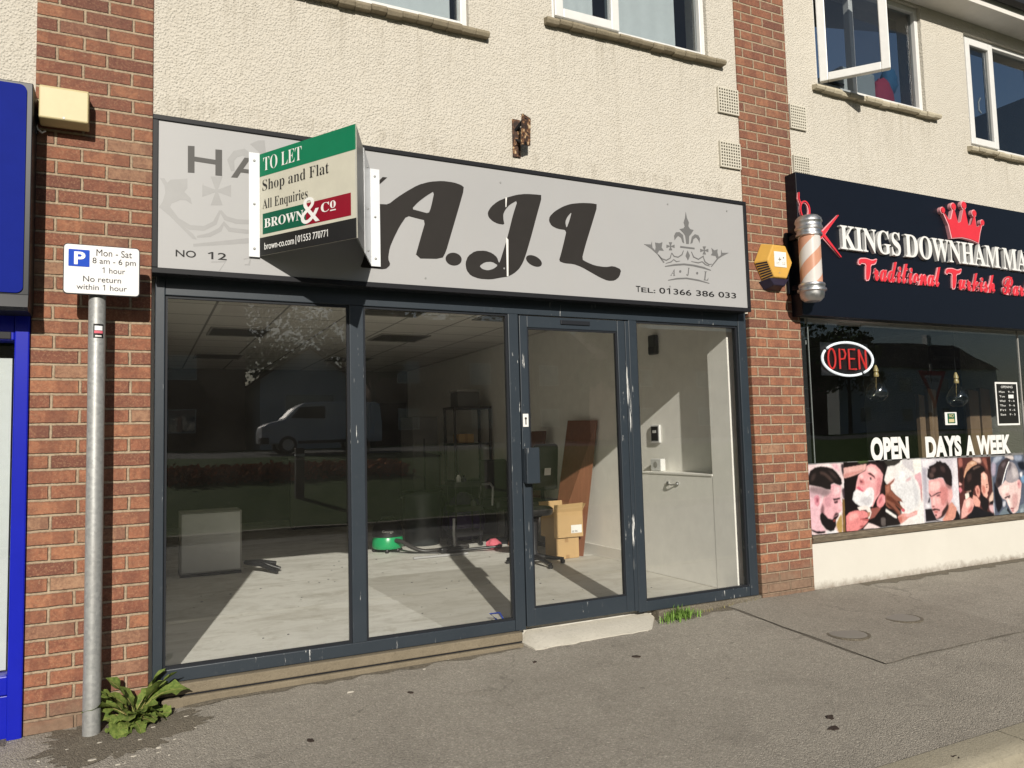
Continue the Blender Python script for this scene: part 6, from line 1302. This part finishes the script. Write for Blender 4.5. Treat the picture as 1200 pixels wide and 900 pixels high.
# window lettering and photo strip on the glass
t = thing('window_lettering', 'bold white opening days lettering stuck along the barber window', 'lettering', (6.4, .05, .95))
wf = front(.0115)
for tx, q in (('OPEN', (5.452, .945, 5.93, 1.148)), ('DAYS', (6.15, .945, 6.64, 1.142)), ('A', (6.70, .945, 6.83, 1.138)), ('WEEK', (6.865, .945, 7.375, 1.134))): word('letter_white', t, tx, q, wf, .0006, 'white_word', bold=.055, space=1.04)
def poster():
    x0, x1, z0, z1 = 4.706, 7.56, .394, .957; nx, ny = 760, 150
    X, Z = np.meshgrid(np.linspace(x0, x1, nx), np.linspace(z0, z1, ny))
    img = np.zeros((ny, nx, 3))+.2; f = lambda c: np.where(np.array(c)/255 <= .0404, np.array(c)/255/12.92, ((np.array(c)/255+.055)/1.055)**2.4)
    rs = np.random.RandomState(2)
    for col, blur, pts in POSTER:
        if blur > 1: pts = smooth_poly(pts, 1)
        m = np.zeros(X.shape, bool); n = len(pts)
        for i in range(n):
            (xa, za), (xb, zb) = pts[i], pts[(i+1) % n]
            if za == zb: continue
            m ^= ((za > Z) != (zb > Z)) & (X < (xb-xa)*(Z-za)/(zb-za)+xa)
        m = m.astype(float)
        for _ in range(int(blur*2.6)+1):
            p = np.pad(m, 1, mode='edge'); m = (p[1:-1, 1:-1]*2+p[:-2, 1:-1]+p[2:, 1:-1]+p[1:-1, :-2]+p[1:-1, 2:])/6
        img = img*(1-m[..., None])+f(col)*m[..., None]
    # hair and skin texture, soft focus mottling of a print
    for sc, am in ((1, .12), (3, .12), (14, .06)):
        nz = rs.rand(ny//sc+2, nx//sc+2); nz = np.kron(nz, np.ones((sc, sc)))[:ny, :nx]
        for _ in range(sc): p = np.pad(nz, 1, mode='edge'); nz = (p[1:-1, 1:-1]+p[:-2, 1:-1]+p[2:, 1:-1]+p[1:-1, :-2]+p[1:-1, 2:])/5
        img *= (1+am*2*(nz-.5))[..., None]
    img = np.clip(img*.80, 0, 1)
    me = bpy.data.meshes.new('photo_strip'); V = np.stack([X, np.full(X.shape, .0105), Z], -1).reshape(-1, 3)
    idx = np.arange(nx*ny).reshape(ny, nx); F = np.stack([idx[:-1, :-1], idx[:-1, 1:], idx[1:, 1:], idx[1:, :-1]], -1).reshape(-1, 4)
    org = np.array([(x0+x1)/2, .0105, z0]); me.from_pydata((V-org).tolist(), [], F.tolist())
    ca = me.color_attributes.new('print', 'FLOAT_COLOR', 'POINT'); ca.data.foreach_set('color', np.concatenate([img.reshape(-1, 3), np.ones((nx*ny, 1))], 1).astype(np.float32).ravel())
    m = Mat('photo_print', rough=.3); at = m.n('ShaderNodeVertexColor', layer_name='print'); m.col(at.outputs[0]); me.materials.append(m.m)
    o = bpy.data.objects.new('photo_strip', me); COL.objects.link(o); o.location = org
    tag(o, 'printed strip of six barber photographs along the foot of the barber window', 'poster')
poster()
t = thing('opening_notice', 'tall black opening hours notice with white border on the barber glass', 'notice', (7.365, .005, 1.22))
bx('notice_border', 'letter_white', t, 7.195, 7.54, .0085, .0115, 1.222, 1.632, 0); bx('notice_face', 'board_black', t, 7.212, 7.523, .0075, .0082, 1.239, 1.615, 0)
b = MB(); nf = front(.0073)
word('letter_white', t, 'OPENING', (7.28, 1.575, 7.46, 1.597), nf, .0006)
for i, (d_, h_) in enumerate((('Mon', '9 - 6'), ('Tue', ''), ('Wed', '9 - 6'), ('Thu', '9 - 6'), ('Fri', '9 - 6'), ('Sat', '9 - 5'))):
    z = 1.53-i*.043; word('letter_white', t, d_, (7.245, z, 7.33, z+.018), nf, .0006)
    if h_: word('letter_white', t, h_, (7.385, z, 7.475, z+.018), nf, .0006)
b = MB(); b.box(7.385, 7.465, .0064, .0071, 1.478, 1.512); b.build('notice_print', 'letter_white', t)
t = thing('small_notice', 'small square pale notice on the barber glass under a bulb', 'notice', (6.52, .05, 1.237))
bx('notice_card', 'letter_white', t, 6.437, 6.60, .0085, .0115, 1.238, 1.352, 0); bx('notice_face', 'board_deep_green', t, 6.47, 6.575, .0075, .0082, 1.252, 1.342, 0)
b = MB(); put_text(b, 'NO', (6.49, 1.305, 6.555, 1.336), front(.0073), .0006, bold=.02); b.box(6.485, 6.56, .0065, .0072, 1.262, 1.292); b.build('notice_print', 'cream_plastic', t)
# dark barber interior
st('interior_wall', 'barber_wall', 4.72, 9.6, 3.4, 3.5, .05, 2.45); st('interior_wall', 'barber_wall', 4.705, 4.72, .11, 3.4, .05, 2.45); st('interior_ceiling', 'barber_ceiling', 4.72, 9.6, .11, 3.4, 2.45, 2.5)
st('interior_beam', 'void_dark', 6.75, 7.0, .3, 3.4, 2.15, 2.449)
for i, (x0, x1, z0) in enumerate(((8.17, 8.27, 1.62), (8.34, 8.49, 1.69), (9.10, 9.29, 1.68), (9.33, 9.52, 1.70))):
    t = thing('wooden_panel', ['narrow brown wooden panel, farthest left inside the barber shop', 'brown wooden panel standing second from left inside the barber shop', 'brown wooden panel, third from left inside the barber shop', 'brown wooden panel farthest right inside the barber shop'][i], 'panel', ((x0+x1)/2, 1.53, .05), 'wooden panels inside the barber shop')
    b = MB(); b.slab([(x0, 1.5, .055), (x1, 1.5, .055), (x1, 1.5, z0-.02), (x0, 1.5, z0)], .05); b.build('panel_board', 'board_wood', t, bevel=.004); bx('panel_foot', 'dark_frame', t, x0-.01, x1+.01, 1.48, 1.58, .0505, .09)
t = thing('price_board', 'dark price board with faint pale lettering at the back of the barber shop', 'board', (10, 1.6, 1.1))
bx('board_face', 'board_black', t, 9.0, 9.59, 1.9, 1.92, 1.05, 2.25); b = MB(); put_text(b, 'KINGS DOWNHAM', (9.05, 2.08, 9.55, 2.14), front(1.899), .001); put_text(b, 'MARKET', (9.18, 1.98, 9.45, 2.04), front(1.899), .001)
b.build('lettering', 'emblem_grey', t)
bx('shelf_ledge', 'interior_grey', bld, 4.775, 4.90, .12, .35, 1.93, 1.965)
# things on the open window's sill
for (nm, mt, c, r, lb) in (('cloth_bundle', 'red_cloth', (6.16, .22, 4.30), (.13, .06, .19), 'red cloth bundle standing behind the right upstairs pane'), ('cloth_bundle', 'blue_cloth', (6.29, .24, 4.49), (.09, .06, .13), 'blue cloth bundle above the red one behind the upstairs pane')):
    b = MB(); bmesh.ops.create_icosphere(b.bm, subdivisions=3, radius=1)
    for v in b.bm.verts:
        q = v.co.copy(); k = 1+.28*mn.noise(q*2.9+Vector(c)); v.co = Vector((c[0]+r[0]*q.x*k, c[1]+r[1]*q.y*k, max(4.172, c[2]+r[2]*q.z*k)))
    tag(b.build(nm, mt, smooth=70), lb, 'cloth')
b = MB(); b.box(5.60, 6.05, .20, .50, 4.172, 4.50); tag(b.build('storage_tub', 'curtain_grey', bevel=.02), 'pale grey storage tub behind the upstairs pane beside the open casement', 'tub')

# ------------------------------------------------------------------ plants and litter
def leaf(b, base, yaw_, pitch, L, W, curl, roll=0., n=13, rnd=random):
    d = Vector((math.cos(yaw_), math.sin(yaw_), 0)); s_ = Vector((-d.y, d.x, 0)); p = Vector(base); a = pitch; rows = []
    ph = rnd.uniform(0, 6)
    for i in range(n+1):
        u = i/n; dirv = d*math.cos(a)+Vector((0, 0, 1))*math.sin(a); nor = -d*math.sin(a)+Vector((0, 0, 1))*math.cos(a)
        w_ = W*(.10 if u < .22 else .1+.9*math.sin(min(1, (u-.2)/.8)*math.pi*.93+.12)**.8 if u < .985 else .05)
        w_ *= rnd.uniform(.78, 1.15)
        sd_ = s_*math.cos(roll)+nor*math.sin(roll); wav_ = .30*W*math.sin(u*15+ph)+.15*W*math.sin(u*31+ph*2)
        rows.append([b.bm.verts.new(p-sd_*w_+nor*(W*.22+wav_)*(w_/W)), b.bm.verts.new(p-sd_*w_*.5+nor*W*.04), b.bm.verts.new(p-nor*W*.05), b.bm.verts.new(p+sd_*w_*.5+nor*W*.04), b.bm.verts.new(p+sd_*w_+nor*(W*.22-wav_)*(w_/W))])
        p = p+dirv*L/n; a -= curl/n
    leaf.rib = [v[2].co.copy()+Vector((0, 0, .0012)) for v in rows]
    for A, B_ in zip(rows, rows[1:]):
        for k in range(4): b.bm.faces.new((A[k], A[k+1], B_[k+1], B_[k]))
wx, wy = -.065, -.12; wz = gz(wx, wy)
t = thing('dock_plant', 'broad leaved green weed growing at the foot of the left shop frame', 'weed', (wx, wy, wz))
rnd = random.Random(12); 
ribs = []
for k in range(30):
    ya = R(-205+230*(k/29))+rnd.uniform(-.15, .15); back = math.sin(ya) > -.2
    pit_ = R(rnd.uniform(52, 80) if back else rnd.uniform(18, 52)); L_ = rnd.uniform(.13, .20) if not back else rnd.uniform(.22, .31)
    if back and math.sin(ya) > .15: ya = R(rnd.choice([rnd.uniform(-20, 35), rnd.uniform(40, 80), rnd.uniform(150, 195)]))
    b = MB(); leaf(b, (wx+rnd.uniform(-.02, .02), wy+rnd.uniform(-.015, .015), wz+.01), ya, pit_, L_, rnd.uniform(.030, .050), R(rnd.uniform(35, 95)), rnd.uniform(-.5, .5), rnd=rnd)
    lf = b.build('leaf', 'dock_leaf', t, smooth=180, fix=False)
    MB().tube(leaf.rib, [.0028]*5+[.002, .0017, .0014, .0012, .001, .0009, .0008, .0006, .0005], 6).build('midrib', 'stalk', lf, smooth=60)
b = MB()
for k in range(7):
    a = R(rnd.uniform(-200, 20)); b.tube([(wx, wy, wz), (wx+.03*math.cos(a), wy+.03*math.sin(a), wz+.03), (wx+.08*math.cos(a), wy+.08*math.sin(a), wz+.055)], .0035, 6)
b.build('stalk', 'stalk', t, smooth=60)
gx, gy = 3.34, -.05; gz_ = gz(gx, gy); b = MB(); rnd = random.Random(8)
for k in range(230):
    x, y = gx+rnd.gauss(0, .072), min(-.012, gy+rnd.gauss(0, .03)); a = rnd.uniform(0, 6.28); h = rnd.uniform(.04, .10)*(1.15-abs(x-gx)*3.0); wd_ = rnd.uniform(.0022, .0045); lean = rnd.uniform(.1, .75)
    d = Vector((math.cos(a), math.sin(a)*.6-.25, 0)); s_ = Vector((-d.y, d.x, 0)).normalized()*wd_; z = gz(x, y)
    p0 = Vector((x, y, z)); p1 = p0+d*h*lean*.35+Vector((0, 0, h*.6)); p2 = p0+d*h*lean+Vector((0, 0, h*(1-.2*lean)))
    v = [b.bm.verts.new(q) for q in (p0-s_, p0+s_, p1+s_*.8, p1-s_*.8, p2)]; b.bm.faces.new((v[0], v[1], v[2], v[3])); b.bm.faces.new((v[3], v[2], v[4]))
tag(b.build('grass_tuft', 'grass_blade', fix=False), 'small tuft of green grass growing by the door step', 'grass tuft')
rnd = random.Random(77)
for i, (x0, x1, lb) in enumerate(((3.55, 4.1, 'sparse short weeds in the joint right of the grass tuft'),)):
    b = MB()
    for k in range(60):
        x = rnd.uniform(x0, x1); y = -.02-rnd.random()*.03; h = rnd.uniform(.008, .03); a = rnd.uniform(0, 6.28); d = Vector((math.cos(a), math.sin(a), 0))*.3; s_ = Vector((-d.y, d.x, 0)).normalized()*.0025; p0 = Vector((x, y, gz(x, y)))
        v = [b.bm.verts.new(q) for q in (p0-s_, p0+s_, p0+d*h+Vector((0, 0, h)))]; b.bm.faces.new(v)
    tag(b.build('joint_weeds', 'stalk', fix=False), lb, 'weeds', kind='stuff')
# dead leaves, stone chips, covers
def flat_bit(name, mat, x, y, r, label, cat, group, el=1., seed=0, h=.004):
    rnd = random.Random(seed); n = 11; b = MB(); z = gz(x, y); rot = rnd.uniform(0, 3.14); top, bot = [], []
    for k in range(n):
        a = 2*math.pi*k/n; q = r*rnd.uniform(.7, 1.25); px, py = q*math.cos(a)*el, q*math.sin(a)/el; X_ = x+px*math.cos(rot)-py*math.sin(rot); Y_ = y+px*math.sin(rot)+py*math.cos(rot)
        top.append(b.bm.verts.new((X_, Y_, gz(X_, Y_)+h*rnd.uniform(.7, 1.5)))); bot.append(b.bm.verts.new((X_, Y_, gz(X_, Y_)+.0005)))
    b.bm.faces.new(top)
    for k in range(n): b.bm.faces.new((bot[k], bot[(k+1) % n], top[(k+1) % n], top[k]))
    return tag(b.build(name, mat), label, cat, group)
for i, (x, y, r, lb) in enumerate(((2.64, -.53, .020, 'dark dead leaf on the pavement in front of the door step'), (2.93, -1.70, .022, 'dark leaf scrap, upper of two near the kerb'), (2.84, -1.80, .024, 'dark leaf scrap, lower of two near the kerb'), (2.06, -.32, .014, 'tiny dark scrap just left of the door step'), (3.04, -2.25, .018, 'dark scrap lying on the kerb stone'), (.66, -.80, .016, 'small dark scrap on the pavement below the left pane'), (1.25, -.45, .013, 'tiny dark scrap on the pavement below the first mullion'), (5.0, -.62, .022, 'dark scrap near the right end of the patched pavement'))):
    flat_bit('dead_leaf', 'dead_leaf', x, y, r, lb, 'leaf', 'dark scraps on the pavement', 1.25, i)
b = MB(); rnd = random.Random(21)
for k in range(70):
    if k < 40: x, y = -.12+rnd.gauss(0, .17), -.30+rnd.gauss(0, .14)
    elif k < 55: a = rnd.uniform(3.3, 6.1); x, y = -.12+.33*math.cos(a), -.30+.30*math.sin(a)
    else: x, y = rnd.uniform(.1, 4.5), -rnd.random()**2*.6-.02
    if y > -.02: continue
    r = rnd.uniform(.0015, .005) if rnd.random() < .88 else rnd.uniform(.006, .011); z = gz(x, y); a0 = rnd.uniform(0, 6); el = rnd.uniform(.7, 2.2)
    tp, bt = [], []
    for j in range(6):
        a = a0+j*math.pi/3; q = r*rnd.uniform(.7, 1.2); X_, Y_ = x+q*el*math.cos(a), y+q*math.sin(a)*.8; tp.append(b.bm.verts.new((x+(X_-x)*.7, y+(Y_-y)*.7, z+.002+r*.5))); bt.append(b.bm.verts.new((X_, Y_, z)))
    b.bm.faces.new(tp)
    for j in range(6): b.bm.faces.new((bt[j], bt[(j+1) % 6], tp[(j+1) % 6], tp[j]))
o = b.build('stone_chips', 'litter_white'); tag(o, 'pale stone chips and crumbs scattered on the pavement', 'chips', kind='stuff')
for i, (x, y, lb) in enumerate(((4.03, -.88, 'worn oval iron stop valve cover, nearer one in the patched pavement'), (4.66, -.79, 'worn oval iron stop valve cover, farther one in the patched pavement'))):
    t = thing('valve_cover', lb, 'valve cover', (x, y, gz(x, y)), 'iron covers in the pavement')
    MB().lathe((x, y, gz(x, y)), [(.115, -.05), (.115, .0105), (.10, .0125), (0, .0135)], 26).build('cover_lid', 'iron_cover', t)
    MB().lathe((x, y, gz(x, y)), [(.118, -.05), (.135, .0095), (.1165, .0115), (.1165, -.05)], 26).build('cover_rim', 'dirt_asphalt', t)

# ------------------------------------------------------------------ across the street (seen as reflections in the glass)
def house(name, label, x0, x1, y0, depth, h, rise, wallm, gable_front=False, wins=(), chim=(), door=None):
    """front wall faces the shops; y0 is the front"""
    g = 1.0; t = thing(name, label, 'house', ((x0+x1)/2, y0, g)); yb = y0-depth
    if gable_front:
        b = MB(); m_ = (x0+x1)/2; b.prism([(x0, g), (x1, g), (x1, g+h), (m_, g+h+rise), (x0, g+h)], lambda a, c: (a, yb, c), lambda a, c: (a, y0, c)); b.build('wall', wallm, t)
        for s in (-1, 1):
            xe = x0-.3 if s < 0 else x1+.3; q = [(xe, y0+.35, g+h-.25), (m_, y0+.35, g+h+rise+.06), (m_, yb, g+h+rise+.06), (xe, yb, g+h-.25)]; MB().slab(q if s > 0 else q, .12).build('roof', 'roof_tile', t)
    else:
        bx('wall', wallm, t, x0, x1, yb, y0, g, g+h, 0); ym = (y0+yb)/2
        b = MB(); b.prism([(y0+.35, g+h-.1), (ym, g+h+rise), (yb-.35, g+h-.1)], lambda a, c: (x0-.2, a, c), lambda a, c: (x1+.2, a, c)); rf = b.build('roof', 'roof_tile', t)
        for cxx in chim: bx('chimney', wallm, rf, cxx-.4, cxx+.4, ym-.3, ym+.3, g+h+rise*.6, g+h+rise+1.1, 0)
    for (wx_, wz_, ww, wh) in wins:
        f = bx('window', 'upvc_white', t, wx_-ww/2, wx_+ww/2, y0+.001, y0+.05, g+wz_, g+wz_+wh, 0); bx('pane', 'house_glass', f, wx_-ww/2+.07, wx_+ww/2-.07, y0+.051, y0+.055, g+wz_+.07, g+wz_+wh-.07, 0)
    if door: bx('door', 'dark_frame', t, door-.5, door+.5, y0+.001, y0+.05, g, g+2.1, 0)
    return t
W2 = lambda xs: [(x, z, 1.7, 1.6) for x in xs for z in (1.1, 4.6)]
house('brick_house', 'long dark brick house across the street, opposite the left pane', -21, 6.3, -49, 10, 7.6, 4.4, 'house_brick', wins=W2((-15, -10, -3, 2.4)), chim=(-13, 1.5), door=-6.5)
house('gabled_house', 'pale gabled house across the street with a dark front opening', 6.9, 13.2, -46, 12, 4.5, 2.0, 'house_pale', True, wins=[(10.0, .6, 3.2, 2.9)])
house('brick_house', 'brick house with two chimneys across the street, right of the gabled one', 15.5, 34, -50, 10, 7.2, 3.2, 'house_brick', wins=W2((18, 24, 30)), chim=(19, 30.5), door=21)
house('brick_house', 'far brick house across the street opposite the barber shop', 38, 64, -52, 11, 7.4, 3.6, 'house_brick', wins=W2((41, 48, 55, 61)), chim=(43.5, 60), door=51.5)
house('pale_house', 'pale rendered house farthest along the street opposite the barber', 68, 96, -54, 11, 7.4, 3.6, 'house_pale', wins=W2((72, 79, 86)), chim=(75, 91), door=83)
def tree(x, y, h, r, label, seed):
    rnd = random.Random(seed); z0 = 1.0 if y < -22 else -.16+(-8.75-y)*.078; t = thing('street_tree', label, 'tree', (x, y, z0), 'trees across the street')
    b = MB(); b.tube([(x, y, z0-.1), (x+.1, y, z0+h*.3), (x-.05, y+.1, z0+h*.55), (x, y, z0+h*.85)], [.22, .17, .11, .03], 10)
    for k in range(8):
        a = rnd.uniform(0, 6.28); zb = z0+h*rnd.uniform(.3, .65); b.tube([(x, y, zb), (x+r*.4*math.cos(a), y+r*.4*math.sin(a), zb+h*.12), (x+r*.8*math.cos(a), y+r*.8*math.sin(a), zb+h*.22)], [.08, .05, .015], 6)
    b.build('trunk', 'bark', t, smooth=60)
    b = MB(); cl = []
    for k in range(26):
        a = rnd.uniform(0, 6.28); q = r*math.sqrt(rnd.random()); cl.append((x+q*math.cos(a), y+q*math.sin(a), z0+h*(.40+.58*rnd.random()*(1-.35*(q/r)**2)), r*rnd.uniform(.22, .42)))
    for (cx, cy, cz, cr) in cl:
        for _ in range(150):
            d = Vector((rnd.gauss(0, 1), rnd.gauss(0, 1), rnd.gauss(0, .8))).normalized()*cr*rnd.random()**.4; p = Vector((cx, cy, cz))+d; s = rnd.uniform(.18, .42); u = Vector((rnd.gauss(0, 1), rnd.gauss(0, 1), rnd.gauss(0, 1))).normalized(); v = u.orthogonal().normalized()
            q = [b.bm.verts.new(p+u*s*.5), b.bm.verts.new(p+v*s*.5), b.bm.verts.new(p-u*s*.5), b.bm.verts.new(p-v*s*.5)]; b.bm.faces.new(q)
    b.build('crown', 'tree_leaf', t, fix=False)
for i, (x, y, h, r, lb) in enumerate(((-9, -46, 12, 4.4, 'leafy tree before the long dark brick house across the street'), (4.5, -60, 16, 5.6, 'tall tree rising behind the long brick house roof'), (14.4, -47, 12, 2.6, 'slim tree between the gabled house and the next brick house'), (28, -64, 16, 6, 'broad tree behind the two chimney brick house'), (36, -49, 10.5, 3.2, 'small tree between the two brick houses on the right'), (54, -48, 11.5, 4.2, 'leafy tree in front of the far brick house'), (66, -51, 12, 3.4, 'tree beside the pale rendered house'), (9.5, -62, 19, 6.0, 'tallest tree, rising behind the pale gabled house'), (17.5, -65, 19, 5.4, 'tall tree behind the gap right of the gabled house'), (-4, -64, 17.5, 6, 'big tree behind the middle of the long dark brick house'))): tree(x, y, h, r, lb, 40+i)
# van
t = thing('parked_van', 'silver small van passing on the far road, mirrored in the left pane', 'van', (6.2, -25, .93))
prof = [(3.95, .35), (3.95, .80), (4.02, .95), (4.25, 1.08), (4.75, 1.20), (5.15, 1.62), (5.45, 1.80), (6.1, 1.86), (8.1, 1.84), (8.3, 1.75), (8.36, .9), (8.34, .35)]
b = MB(); b.prism([(a, .93+c) for a, c in prof], lambda a, c: (a, -25.85, c), lambda a, c: (a, -24.15, c)); b.build('body', 'car_silver', t, bevel=.06, smooth=40)
for y in (-24.145,): 
    b = MB(); b.prism([(4.95, .93+1.25), (5.28, .93+1.64), (6.2, .93+1.68), (6.2, .93+1.22)], lambda a, c: (a, y-.02, c), lambda a, c: (a, y+.004, c)); b.build('side_window', 'plastic_black', t)
    b = MB(); b.slab([(4.80, -24.45, .93+1.24), (4.80, -25.55, .93+1.24), (5.14, -25.5, .93+1.60), (5.14, -24.5, .93+1.60)], -.02); b.build('windscreen', 'plastic_black', t)
    bx('bumper', 'plastic_black', t, 3.93, 4.2, -24.6, -24.12, .93+.36, .93+.58, .02); bx('sill_trim', 'plastic_black', t, 5.2, 7.1, -24.16, -24.13, .93+.36, .93+.46, 0); bx('number_plate', 'letter_white', t, 3.92, 3.935, -25.25, -24.75, .93+.5, .93+.6, 0)
    bx('headlight', 'letter_white', t, 3.955, 4.3, -24.40, -24.12, .93+.80, .93+.96, .03)
for wx_ in (4.85, 7.5):
    for wy_ in (-24.22, -25.78):
        b = MB(); b.tube([(wx_, wy_-.1, .93+.32), (wx_, wy_+.1, .93+.32)], .31, 24); o = b.build('wheel', 'tyre_black', t, smooth=40); b = MB(); b.tube([(wx_, wy_-.105, .93+.32), (wx_, wy_+.105, .93+.32)], .2, 18); b.build('rim', 'brushed_steel', o, smooth=40)
# verge planting, bollard, give way sign
b = MB(); rnd = random.Random(15)
for k in range(4200):
    x, y = rnd.uniform(.5, 6.5), -16+rnd.gauss(0, .45); z = -.16+(-8.75-y)*.078+rnd.uniform(.02, .32); s = rnd.uniform(.03, .07); u = Vector((rnd.gauss(0, 1), rnd.gauss(0, 1), rnd.gauss(0, 1))).normalized(); v = u.orthogonal()
    q = [b.bm.verts.new(Vector((x, y, z))+e) for e in (u*s, v*s, -u*s, -v*s)]; b.bm.faces.new(q)
tag(b.build('flower_bed', 'flower_red', fix=False), 'bed of red and orange flowers in the grass verge across the road', 'flowers', kind='stuff')
for i, (x, y, lb) in enumerate(((3.0, -12, 'dark timber bollard at the verge edge, mirrored in left pane'), (7.4, -12, 'dark timber bollard at the verge edge, opposite the door'))):
    t = thing('timber_bollard', lb, 'bollard', (x, y, .09), 'timber bollards on the verge'); z0 = -.16+(-8.75-y)*.078-.05; bx('bollard_post', 'bollard_wood', t, x-.09, x+.09, y-.09, y+.09, z0, z0+1.12, .015); MB().box(x-.092, x+.092, y-.092, y+.092, z0+.95, z0+1.0).build('bollard_band', 'label_white', t)
gxx, gyy = 19.4, -9.1
t = thing('give_way_sign', 'triangular red bordered give way sign across the road opposite the barber', 'road sign', (gxx, gyy, -.1))
b = MB(); b.tube([(gxx, gyy-.06, -.2), (gxx, gyy-.06, 3.0)], .038, 14); b.build('pole', 'galv', t, smooth=50)
tri = lambda r: [(gxx+r*math.sin(R(180+120*k)), 2.45+r*math.cos(R(180+120*k))) for k in range(3)]
up = lambda y: (lambda u, v, w: (u, y+w, v))
b = MB(); b.prism(tri(.70), lambda a, c: (a, gyy-.012, c), lambda a, c: (a, gyy, c)); b.build('red_triangle', 'red_print', t)
b = MB(); b.prism(tri(.46), lambda a, c: (a, gyy+.0005, c), lambda a, c: (a, gyy+.002, c)); b.build('white_triangle', 'sign_white', t)
b = MB(); put_text(b, 'GIVE WAY', (-.25, 0, .25, .11), lambda u, v, w: (gxx-u, gyy+.0022+w, 2.50+v), .001, bold=.02); b.build('lettering', 'letter_black', t)
